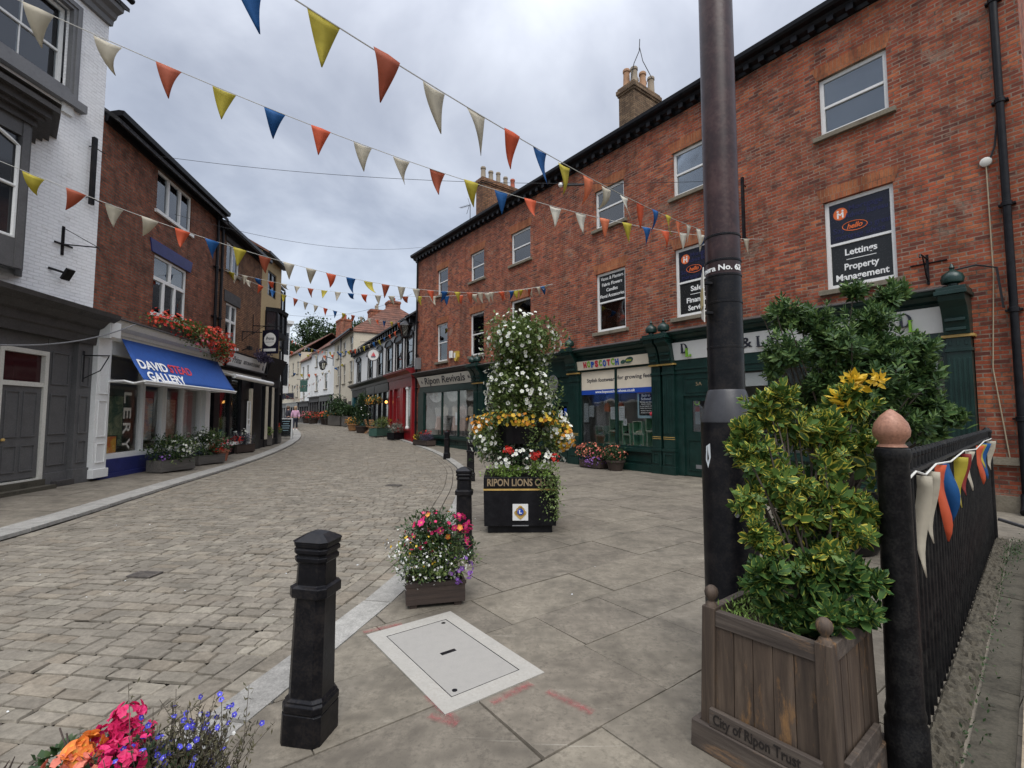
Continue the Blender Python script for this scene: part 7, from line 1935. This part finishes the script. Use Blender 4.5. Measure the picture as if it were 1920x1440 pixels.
for a in ((140,1436,1.30,.04,18),(105,1442,1.28,.035,12),(170,1440,1.28,.035,14)): head(*a, pt_coral, .024, 'coral_blossoms')
c = loc_(200, 1450, 1.3); mass([(520, c + np.array([0,.02,-.02]), (.20,.12,.05), .4, .3)], 'foliage', lf_dark, .028, .75, 'kite', .9, .6, nb_)
mass([(60, loc_(110,1425,1.33), (.05,.05,.03), .4, .3)], 'foliage', lf_dark, .035, .7, 'kite', .9, .6, nb_)
m = MB()
for (px, py, px2, py2) in ((130,1420,112,1365),(132,1420,125,1375),(60,1440,98,1412)): m.tube([tuple(loc_(px,py,1.32)), tuple(loc_(px2,py2,1.36))], .0022, 4)
for (px, py) in ((12,1425),(22,1418),(38,1428)): m.tube([tuple(loc_(px-8,1460,1.3)), tuple(loc_(px-4,1440,1.31)), tuple(loc_(px+6,py,1.32))], .004, 4, r1=.001)
m.build('bare_stems', m_trough, nb_)

# left pavement planters
F1 = [(lf_dark, [(1500,(0,0,.60),(.70,.44,.40),.4,.3)], .085, .45), (lf_trail, [(600,(0,0,.62),(.70,.44,.40),.5,.3)], .08, .4)]
planter('flower_trough', 'grey timber trough of white petunias under the gallery awning', (-9.42, 13.4, zl(-9.42,13.4)), RAD(81), (.55,.24,.34), F1, [('white_petunias', pt_white, [(95,(.18,-.02,.66),(.46,.34,.28),.9,.25)], .072, 'fan'), ('pink_petunias', pt_violet, [(14,(-.45,-.2,.42),(.12,.12,.12),.9,.2)], .06, 'fan')], m_greywood)
planter('flower_trough', 'second grey trough with red and white flowers beyond the first under the awning', (-9.75, 15.4, zl(-9.75,15.4)), RAD(81), (.55,.24,.30), [(lf_dark, [(1500,(0,0,.66),(.70,.44,.46),.4,.3)], .085, .45), (lf_trail, [(700,(0,0,.70),(.70,.44,.46),.5,.3)], .08, .4)], [('white_petunias', pt_white, [(75,(-.25,0,.78),(.45,.36,.30),.9,.25)], .075, 'fan'), ('red_geraniums', pt_red, [(60,(.25,-.18,.52),(.28,.18,.14),.9,.25)], .06, 'fan')], m_greywood)
planter('flower_pot', 'terracotta pot of pink geraniums at the end of the gallery troughs', (-9.95, 16.55, zl(-9.95,16.55)), 0, (.24,.24,.38), [(lf_dark, [(420,(0,0,.55),(.32,.32,.22),.4,.3)], .075, .5)], [('pink_geraniums', pt_pink, [(60,(0,0,.56),(.36,.36,.24),.9,.25)], .06, 'fan')], m_terra, round_=True)
planter('flower_trough', 'low wooden trough of lavender and red flowers before the restaurant', (-11.0, 19.6, zl(-11.0,19.6)), RAD(81), (.52,.24,.34), [(lf_purple, [(900,(0,0,.56),(.62,.36,.26),.4,.3)], .07, .3), (lf_dark, [(400,(.1,0,.55),(.5,.3,.3),.4,.3)], .07, .4)], [('white_petunias', pt_white, [(24,(0,0,.80),(.25,.25,.16),.9,.25)], .075, 'fan'), ('red_geraniums', pt_red, [(34,(-.4,-.15,.55),(.2,.2,.14),.9,.25)], .07, 'fan')], m_trough)
for k, (x, y) in enumerate(((-11.75, 22.9), (-12.0, 24.3))):
    planter('topiary_pot', ['square grey pot with a clipped green ball by the ochre building, nearer one', 'square grey pot with a clipped green ball and red flowers, farther one'][k], (x, y, zl(x, y)), RAD(-10), (.24,.24,.52), [(lf_lime if k == 0 else lf_trail, [(1300,(0,0,.66),(.34,.34,.26),.75,.1)], .06, .5)], [] if k == 0 else [('red_geraniums', pt_scarlet, [(40,(0,0,.80),(.34,.34,.22),.9,.25)], .07, 'fan')], m_greywood, 'square pots outside the ochre building')
# red geraniums along the top of the gallery fascia
gw = thing('geranium_window_box', 'long window box spilling scarlet and pink geraniums over the gallery fascia', 'window box', tuple(GB.matrix_basis @ Vector((-3.4, .38, 3.94))), GB.rotation_euler.z)
MB().box(-1.9,1.9,-.14,.12,0,.22).build('trough', m_trough, gw)
mass([(3000,(-.2,.0,.22),(2.3,.34,.34),.35,.3),(1300,(-1.6,.08,.02),(.75,.34,.42),.4,.3)], 'foliage', lf_trail, .085, .7, 'kite', .9, .1, gw)
mass([(700,(-1.3,.05,.22),(1.15,.36,.40),.9,.25),(230,(.7,.0,.26),(1.4,.36,.32),.9,.3),(280,(-1.9,.1,-.05),(.55,.34,.36),.9,.25)], 'scarlet_geraniums', pt_scarlet, .085, 1, 'fan', parent=gw)
mass([(70,(-.3,.12,.02),(.75,.30,.26),.9,.3)], 'pink_geraniums', pt_pink, .085, 1, 'fan', parent=gw)
mass([(60,(1.2,.05,.22),(.9,.30,.26),.9,.3)], 'red_geraniums', pt_red, .08, 1, 'fan', parent=gw)
# restaurant balcony plants
bp = scatter('dark_hanging_plants', 'kite', *(lambda pd: (pd[0], pd[1] + rng.normal(size=pd[0].shape)*.8))(blob_points(1100, (0,0,0), (.8,.25,.22), .3, .4)), .10, .045, lf_purple); bp.location = GB.matrix_basis @ Vector((-9.3, .45, 4.15)); bp.rotation_euler = GB.rotation_euler; tag(bp, 'dark trailing plants above the restaurant sign', 'plant')

# right pavement planters
R3 = RTw(3.35, .50, 0); planter('flower_trough', 'coral geraniums and purple petunias in a trough below the shoe shop window', R3, RZ, (.42,.22,.24), [(lf_dark, [(1300,(0,0,.42),(.60,.30,.30),.4,.3)], .06, .6)], [('coral_geraniums', pt_coral, [(120,(.1,.05,.52),(.56,.32,.28),.92,.25)], .062, 'fan'), ('pink_geraniums', pt_pink, [(40,(-.2,.1,.4),(.35,.28,.2),.92,.25)], .06, 'fan'), ('violet_petunias', pt_violet, [(110,(-.02,.12,.22),(.42,.26,.18),.92,.2)], .05, 'fan')], m_trough)
planter('flower_pot', 'round brown pot of coral geraniums right of the trough below the shoe shop window', RTw(2.5, .50, 0), RZ, (.27,.27,.30), [(lf_dark, [(900,(.1,0,.42),(.42,.32,.26),.4,.3)], .06, .6)], [('coral_geraniums', pt_coral, [(40,(0,.05,.55),(.36,.3,.2),.92,.25)], .062, 'fan')], m_trough, round_=True)
x, y = RTw(14.6, .6, 0)[:2]; planter('flower_trough', 'yellow, red and blue grey plants in a low trough before the dress shop', (x, y, hgt(y)), RZ, (.75,.25,.26), [(lf_dark, [(700,(.35,0,.42),(.45,.3,.24),.4,.3)], .07, .5), (lf_purple, [(800,(-.35,.05,.42),(.48,.32,.26),.4,.3)], .07, .35)], [('yellow_flowers', pt_yellow, [(30,(.62,.1,.34),(.22,.2,.18),.9,.2)], .07, 'fan'), ('red_geraniums', pt_red, [(50,(-.15,0,.62),(.4,.25,.14),.9,.2)], .07, 'fan')], m_trough)
x, y = -6.55, 27.35; planter('flower_trough', 'dark pot of grey green plants by the red inn shopfront', (x, y, hgt(y)), RAD(62), (.5,.25,.38), [(lf_grey, [(900,(0,0,.62),(.65,.35,.30),.4,.35)], .10, .35)], [('white_petunias', pt_white, [(16,(0,0,.7),(.5,.3,.25),.9,.2)], .07, 'fan')], m_black)
x, y = -8.0, 29.6; planter('flower_trough', 'oval green planter with yellow flowers left of the red door', (x, y, hgt(y)), RAD(62), (.75,.32,.48), [(lf_trail, [(900,(0,0,.8),(.7,.36,.34),.4,.35)], .10, .4)], [('yellow_flowers', pt_yellow, [(30,(.2,0,.85),(.6,.3,.3),.9,.2)], .07, 'fan')], m_green2)
x, y = -10.15, 32.6; planter('conical_shrub', 'tall conical climber with pale flowers in a tub on the inn pavement', (x, y, hgt(y)), RAD(62), (.45,.45,.45), [(lf_dark, [(1500,(0,0,1.1),(.55,.55,.7),.4,.3),(1100,(0,0,2.0),(.38,.38,.7),.4,.3)], .13, .5)], [('pale_flowers', pt_wsmall, [(30,(.1,-.2,1.3),(.5,.5,.8),.9,.2)], .09, 'fan')], m_trough, cat='shrub', round_=True)
x, y = -11.4, 34.6; planter('flower_barrel', 'half barrel of orange flowers beyond the conical climber', (x, y, hgt(y)), 0, (.42,.42,.48), [(lf_dark, [(500,(0,0,.65),(.55,.55,.25),.4,.3)], .10, .5)], [('orange_flowers', pt_orange, [(90,(0,0,.68),(.6,.6,.28),.9,.2)], .09, 'fan')], m_chairwood, round_=True)
for k, (x, y, hh_) in enumerate(((-13.6, 40.3, .8), (-14.75, 41.6, 1.1), (-15.5, 42.3, 1.6), (-14.2, 42.0, .8))):
    planter('shrub_planter', ['bushy green shrub in a wooden planter outside the cream house, nearest', 'bushy green shrub in a wooden planter outside the cream house, middle', 'tallest green shrub in a wooden planter outside the cream house', 'small green shrub tucked behind the cream house planters'][k], (x, y, hgt(y)), RAD(60), (.5,.4,.85), [(lf_dark, [(900,(0,0,.9+hh_*.45),(.85,.85,hh_*.55),.4,.35)], .22, .5)], [], m_greywood, 'shrubs in wooden planters outside the cream house', 'shrub')
for k, (x, y) in enumerate(((-16.4, 43.4), (-17.2, 44.4), (-19.6, 47.5), (-21.2, 49.8))):
    planter('flower_barrel', ['barrel of orange flowers left of the cream house shrubs', 'barrel of red and orange flowers by the cream house drainpipe', 'tub of red flowers outside the white house', 'tub of pink flowers outside the far white house'][k], (x, y, hgt(y)), 0, (.5,.5,.6), [(lf_dark, [(400,(0,0,.8),(.7,.7,.4),.4,.3)], .16, .5)], [('flowers', [pt_orange, pt_scarlet, pt_red, pt_pink][k], [(90,(0,0,.85),(.75,.75,.4),.9,.2)], .13, 'fan')], m_trough, round_=True)
hb_ = thing('hanging_basket', 'hanging basket of orange flowers over the inn entrance', 'hanging basket', tuple(PU.matrix_basis @ Vector((7.3, .65, 2.5))), 0)
MB().lathe([(.02,-.25),(.25,-.1),(.33,.05),(.28,.05)], 14).build('basket', m_trough, hb_); MB().tube([(0,0,.05),(0,0,.9),(.1,-.3,1.0)], .015, 5).build('chain', m_iron, hb_)
mass([(500,(0,0,.12),(.55,.5,.3),.4,.3)], 'foliage', lf_trail, .10, .5, 'kite', .9, -.2, hb_); mass([(80,(0,0,.12),(.6,.55,.32),.9,.2)], 'orange_flowers', pt_orange, .09, 1, 'fan', parent=hb_)

# wooden chairs outside the inn
def chair(loc, rz, label):
    t = thing('wooden_chair', label, 'chair', loc, rz, 'wooden folding chairs outside the inn')
    m = MB()
    for k in range(4): m.box(-.20,.20,-.19+k*.10,-.11+k*.10,.44,.46)
    m.build('seat', m_chairwood, t)
    for sx in (-.20, .20):
        MB().tube([(sx,-.26,0),(sx,.20,.62),(sx,.26,.92)], .02, 6).build('leg', m_chairwood, t); MB().tube([(sx*.9,.26,0),(sx*.9,-.16,.44)], .02, 6).build('leg', m_chairwood, t)
    m = MB()
    for z in (.62,.74,.86): m.box(-.20,.20,.20+(z-.62)*.2,.225+(z-.62)*.2,z,z+.07)
    m.build('backrest', m_chairwood, t)
    return t
c0 = chair((-8.9, 31.1, hgt(31.1)), RAD(150), 'wooden folding chair outside the inn, nearer the green planter')
dup(c0, (-9.4, 31.7, hgt(31.7)), RAD(120), 'wooden folding chair outside the inn, nearer the conical climber')
# pavement board
ab = thing('pavement_board', 'white framed blackboard sign standing on the left pavement near the bend', 'sign board', (-12.85, 27.4, zl(-12.85,27.4)), RAD(18))
m = MB()
for s in (-1, 1):
    m.hexa([(-.34,s*.28-.015,0),(-.28,s*.28-.015,0),(-.28,s*.28+.015,0),(-.34,s*.28+.015,0)],[(-.34,s*.03-.015,1.15),(-.28,s*.03-.015,1.15),(-.28,s*.03+.015,1.15),(-.34,s*.03+.015,1.15)])
    m.hexa([(.28,s*.28-.015,0),(.34,s*.28-.015,0),(.34,s*.28+.015,0),(.28,s*.28+.015,0)],[(.28,s*.03-.015,1.15),(.34,s*.03-.015,1.15),(.34,s*.03+.015,1.15),(.28,s*.03+.015,1.15)])
    m.hexa([(-.28,s*.04-.015,1.09),(.28,s*.04-.015,1.09),(.28,s*.04+.015,1.09),(-.28,s*.04+.015,1.09)],[(-.28,s*.03-.015,1.15),(.28,s*.03-.015,1.15),(.28,s*.03+.015,1.15),(-.28,s*.03+.015,1.15)])
m.build('frame', m_white, ab)
m = MB()
for s in (-1, 1): m.hexa([(-.28,s*.245-.008,.15),(.28,s*.245-.008,.15),(.28,s*.245+.008,.15),(-.28,s*.245+.008,.15)],[(-.28,s*.042-.008,1.09),(.28,s*.042-.008,1.09),(.28,s*.042+.008,1.09),(-.28,s*.042+.008,1.09)])
bd = m.build('blackboard', m_panelblack, ab)
m = MB()
for k, (w_, z) in enumerate(((.4,.95),(.3,.82),(.42,.7),(.36,.58),(.28,.45))): yy = -.245 + (z-.15)/.94*.203; m.box(-w_/2,w_/2,yy-.014,yy-.009,z,z+.035)
m.build('chalk_lines', m_lightblue, bd)

# ---------------------------------------------------------------- people far up the street
def skin_body(name, joints, edges, mat, parent, sub=2):
    me = bpy.data.meshes.new(name); me.from_pydata([j[:3] for j in joints], edges, []); me.materials.append(mat)
    o = bpy.data.objects.new(name, me); COL.objects.link(o); o.parent = parent
    sk = o.modifiers.new('skin', 'SKIN')
    for i, j in enumerate(joints): me.skin_vertices[0].data[i].radius = (j[3], j[4] if len(j) > 4 else j[3])
    me.skin_vertices[0].data[0].use_root = True
    ss = o.modifiers.new('sub', 'SUBSURF'); ss.levels = sub; ss.render_levels = sub
    return o
m_skin = M_paint('skin', (.48,.27,.20), .6, .08, 6, .02)
def person(label, loc, rz, top, legs, hair, coat, step=.12, bag=None, hairlong=False):
    t = thing('person', label, 'person', loc, rz)
    J = [(0,0,.92,.13,.10),(0,0,1.12,.12,.09),(0,0,1.32,.15,.10),(0,0,1.44,.06),(0,-.01,1.50,.05),(0,-.03,1.60,.085,.10),(0,-.02,1.69,.06,.075)]
    E_ = [(0,1),(1,2),(2,3),(3,4),(4,5),(5,6)]
    for s in (-1, 1):
        k = len(J); J += [(s*.18,0,1.38,.055),(s*.23,.02*s,1.12,.045),(s*.25,-.06-.03*s,.90,.034),(s*.25,-.08-.03*s,.82,.028)]; E_ += [(2,k),(k,k+1),(k+1,k+2),(k+2,k+3)]
        k = len(J); J += [(s*.09,0,.86,.09),(s*.095,-.02+step*s*.5,.48,.06),(s*.10,step*s,.10,.042),(s*.105,step*s-.12,.04,.035)]; E_ += [(0,k),(k,k+1),(k+1,k+2),(k+2,k+3)]
    skin_body('body', J, E_, m_skin, t)
    Jc = [(0,0,.88,.17,.13),(0,0,1.1,.155,.12),(0,0,1.32,.175,.125),(0,0,1.42,.08,.08)]; Ec = [(0,1),(1,2),(2,3)]
    for s in (-1, 1):
        k = len(Jc); Jc += [(s*.19,0,1.37,.075),(s*.245,.02*s,1.12,.066),(s*.255,-.05-.03*s,.93,.055)]; Ec += [(2,k),(k,k+1),(k+1,k+2)]
    skin_body('jacket', Jc, Ec, coat, t)
    Jl = [(0,0,.90,.15,.12)]; El = []
    for s in (-1, 1):
        k = len(Jl); Jl += [(s*.09,0,.84,.105),(s*.096,-.02+step*s*.5,.48,.078),(s*.10,step*s,.14,.058)]; El += [(0,k),(k,k+1),(k+1,k+2)]
    skin_body('trousers', Jl, El, legs, t)
    m = MB().lathe([(.085,-.10 if hairlong else 0),(.118,.0),(.122,.06),(.10,.13),(.05,.165),(.01,.17)], 14, (0,.015,1.585)); m.build('hair', hair, t, smooth=True)
    for s in (-1, 1): MB().loft([[(s*.105-.045,step*s-.20,0),(s*.105+.045,step*s-.20,0),(s*.105+.045,step*s+.07,0),(s*.105-.045,step*s+.07,0)],[(s*.105-.035,step*s-.15,.08),(s*.105+.035,step*s-.15,.08),(s*.105+.04,step*s+.06,.10),(s*.105-.04,step*s+.06,.10)]]).build('shoe', m_white if top == 'pink' else m_panelblack, t, bevel=.02)
    m = MB(); m.lathe([(.012,0),(.016,.02),(.006,.03)], 8, (0,-.135,1.575)); m.build('nose', m_skin, t, smooth=True)
    return t
m_pinkc = M_paint('pink_fleece', (.55,.32,.44), .9, .1, 8, .1); m_jean = M_paint('dark_trousers', (.022,.025,.04), .8, .1, 8, .1)
m_hairf = M_paint('fair_hair', (.30,.20,.12), .7, .15, 12, .2); m_hairg = M_paint('brown_hair', (.10,.06,.04), .7, .15, 12, .2); m_navy = M_paint('dark_jacket', (.03,.032,.045), .8, .1, 8, .1)
person('person in a pink fleece and dark trousers walking towards us up the street', (-15.85, 35.2, hgt(35.2)-.01), RAD(20), 'pink', m_jean, m_hairf, m_pinkc, .13, None, True)
person('person in a dark jacket and trousers standing left of the one in pink', (-16.75, 36.0, hgt(36)-.01), RAD(150), 'navy', m_jean, m_hairg, m_navy, .07)

# ---------------------------------------------------------------- bunting and wires
def pennant(name, col, parent, p, along, size, wind, curl):
    L = .34*size; W = .235*size; n = 7
    mb = MB(); a = np.array(along); a = a/np.linalg.norm(a); dn = np.array([0,0,-1.0]); dn = dn - a*(dn @ a); dn /= np.linalg.norm(dn); nr = np.cross(a, dn)
    ph = random.uniform(0, 6.28); amp = random.uniform(.008, .03)*size; tw = random.gauss(0, .5)*curl
    for j in range(n+1):
        t = j/n; w_ = W*(1-t)*.5 + .004
        ang = wind*t*1.1; cs, sn = math.cos(ang), math.sin(ang)
        c = p + dn*L*(t*cs*.98) + nr*(L*sn*t*.9 + amp*math.sin(3.2*t+ph)) + a*(curl*L*t*t*.35)
        at_ = a*math.cos(tw*t) + nr*math.sin(tw*t)
        for s in (-1, 0, 1): mb.v.append(tuple(c + at_*s*w_ + nr*(.012*size*(1-t) if s == 0 else 0)*math.sin(ph)))
    for j in range(n):
        for s in range(2): i = j*3+s; mb.f.append((i, i+1, i+4, i+3)); mb.m.append(0)
    o = mb.build(name, M_BUNT[col], parent, smooth=True); md = o.modifiers.new('thickness', 'SOLIDIFY'); md.thickness = .0016
    return o
def bunting(label, A, B, sag, first, step, seq, size=1.0, wind=.25, curl=.5, group='bunting strung across the street', n=None, cord=.005, t0=0.0):
    A = np.array(A, float); B = np.array(B, float); L = np.linalg.norm(B-A)
    f = lambda t: A + (B-A)*t - np.array([0,0,4*sag*t*(1-t)])
    root = thing('bunting', label, 'bunting', tuple(A), 0, group)
    c = MB().tube([tuple(f(t0 + (1-t0)*k/56) - A) for k in range(57)], cord, 5); c.build('cord', m_cord, root)
    k = -int((first - t0*L - .2)/step) if t0 < 0 else 0; s = first + k*step
    while s < L - .25 and (n is None or k < n):
        t = s/L; d = f(t+.005) - f(t-.005)
        w = random.gauss(wind, .22); cu = random.gauss(curl, .35)
        if random.random() < .05: w += random.choice((-.8, .8))
        pennant('pennant', seq[k % len(seq)], root, f(t) - A, d, size, w, cu); s += step; k += 1
    return root
cyc = ['yellow','red','cream','cream','orange','blue']
BK = RTw(-1.31, .2, 5.78)
bunting('bunting running from the column bracket up over our heads to the top left', atY(430,-80,2.7), BK, .30, .10, .505, ['blue','yellow','red','cream','cream','orange','blue','yellow','peach','cream','white','orange','blue','yellow','peach','white','white'], n=22, t0=-.4)
bunting('bunting running from the column bracket to the left over the middle of the street', atY(-10,-20,4.4), RTw(-1.75, .12, 5.72), .62, .32, .535, ['cream','cream','red','yellow','blue','orange','cream','cream','red','yellow','blue','orange','white','white','peach','yellow','blue','orange','white','white','red','yellow','cream','white','orange','blue','yellow'], n=26, t0=-.45)
bunting('bunting crossing in front of the white brick wall to the terrace beyond the flower tower', atY(-10,298,6.6), RTw(5.65,.1,6.3), .95, .40, .475, ['yellow','red','cream','cream','orange','blue'], wind=.35, t0=-.34)
PBw = tuple(GB.matrix_basis @ Vector((-5.9, .2, 6.95)))
bunting('bunting from the restaurant brickwork straight across to the terrace wall', PBw, RTw(5.65,.1,6.28), .68, .25, .50, ['yellow','cream','blue','orange','cream','cream','red'], wind=.3)
bunting('bunting from the restaurant brickwork slanting away to the corner lantern of the inn', PBw, RTw(17.0,.5,6.6), .40, .35, .51, ['cream','cream','orange','blue','yellow','red'], wind=.2)
P1 = tuple(OB.matrix_basis @ Vector((-12.6, .5, 7.9))); 
bunting('bunting from beyond the ochre building sagging to the inn lantern', (-17.2,36.5,7.6), RTw(17.0,.55,6.5), 1.3, .4, .55, ['blue','orange','orange','cream','yellow','cream','blue','yellow'], n=40)
bunting('bunting high across the far street from the bay building to the inn eaves', (-17.2,36.4,6.6), tuple(PU.matrix_basis @ Vector((12.5,.4,7.0))), .6, .4, .6, ['orange','blue','yellow','cream','peach'])
bunting('bunting across the far street at first floor height before the white house', (-18.0,37.5,5.2), tuple(PU.matrix_basis @ Vector((18.4,.4,6.6))), .8, .4, .6, ['cream','blue','yellow','orange','peach','cream'])
bunting('bunting low across the far street between the bay building and the white house', (-18.2,37.8,4.3), tuple(WR.matrix_basis @ Vector((.6,.4,6.4))), .9, .4, .7, ['peach','cream','orange','cream','blue'])
bunting('farthest bunting before the cream houses at the bend', (-18.4,38.0,3.6), tuple(WR.matrix_basis @ Vector((9.0,.4,4.6))), .8, .4, .8, ['orange','peach','cream','yellow'])
# pennants tied along the railing
ra_ = math.atan2(4.05, 4.43); dv = np.array([math.cos(ra_), math.sin(ra_), 0])
rb0 = thing('railing_bunting', 'string of cream, orange, blue and yellow pennants tied along the top of the railing', 'bunting', (1.77, 2.25, 0))
nrm = np.array([math.sin(ra_), -math.cos(ra_), 0])
m = MB(); m.tube([tuple(dv*s + nrm*.04 + np.array([0,0,z])) for s, z in ((.09,1.30),(.30,1.32),(.6,1.28),(1.0,1.31),(1.7,1.28),(2.6,1.31),(3.7,1.27),(4.8,1.31),(5.6,1.30),(6.0,1.30))], .006, 5); m.build('cord', m_cord, rb0)
def rag(s, col, L, w_, seed):
    mb = MB(); random.seed(seed); n = 9; ph = random.uniform(0, 6); 
    for j in range(n+1):
        t = j/n; ww_ = .72*w_*(1-t**2.6)*.5 + .004
        c = dv*(s + .05*math.sin(2.2*t+ph)*L + .03*t) + nrm*(.035 + .015*math.sin(5*t+ph)) + np.array([0,0,1.285 - L*t])
        an = 1.1 + .8*math.sin(3*t+ph); e = dv*math.cos(an) + nrm*math.sin(an)
        for q in (-1, 1): mb.v.append(tuple(c + e*q*ww_))
    for j in range(n): i = j*2; mb.f.append((i, i+1, i+3, i+2)); mb.m.append(0)
    o = mb.build('pennant', M_BUNT[col], rb0, smooth=True); md = o.modifiers.new('thickness', 'SOLIDIFY'); md.thickness = .0016
for k, (s, c, L, w_) in enumerate(((.45,'cream',.52,.085),(.75,'cream',.40,.085),(1.28,'orange',.48,.13),(1.62,'blue',.42,.12),(2.15,'yellow',.38,.13),(2.6,'deep',.34,.09),(3.0,'cream',.34,.10),(4.2,'orange',.40,.15),(4.5,'yellow',.26,.09),(4.8,'blue',.40,.15),(5.6,'cream',.36,.13))): rag(s, c, L, w_, k+3)
def wire(label, pts, r=.006, mat=None):
    o = MB().tube(pts, r, 5).build('overhead_wire', mat or m_wire, None); tag(o, label, 'wire'); return o
def sagline(A, B, sag, n=24): A = np.array(A); B = np.array(B); return [tuple(A + (B-A)*k/n - np.array([0,0,4*sag*(k/n)*(1-k/n)])) for k in range(n+1)]
wire('thin black wire from the gallery eaves across to the terrace, carrying a small fitting', sagline(tuple(GB.matrix_basis @ Vector((-1.2,.3,8.75))), RTw(-1.31,.2,7.3), .35))
wire('thin wire crossing lower from the gallery window towards the terrace gutter', sagline(tuple(GB.matrix_basis @ Vector((-2.4,.2,7.6))), RTw(14.0,.4,10.05), .55))
wire('thin wire slanting from the ochre building up to the terrace corner', sagline(tuple(OB.matrix_basis @ Vector((-12.6,.3,6.7))), RTw(16.8,.3,8.2), .5))
t = thing('wire_fitting', 'small black and white fitting clipped on the upper overhead wire', 'fitting', tuple(np.array(sagline(tuple(GB.matrix_basis @ Vector((-1.2,.3,8.75))), RTw(-1.31,.2,7.3), .35)[18])), RAD(-10))
MB().tube([(-.5,0,0),(0,0,-.03),(.25,0,-.01)], .03, 6).build('coupling', m_wire, t); MB().lathe([(.03,0),(.06,.04),(.05,.1)], 10, (-.5,0,-.05)).build('cap', m_signwhite, t)
cbl = MB().tube(sagline(tuple(WS.matrix_basis @ Vector((6.0,.7,2.95))), tuple(WS.matrix_basis @ Vector((-.55,.6,3.85))), .55), .014, 6).build('loose_cable', m_grey2, None); tag(cbl, 'pale slack cable drooping across the grey shopfront', 'cable')
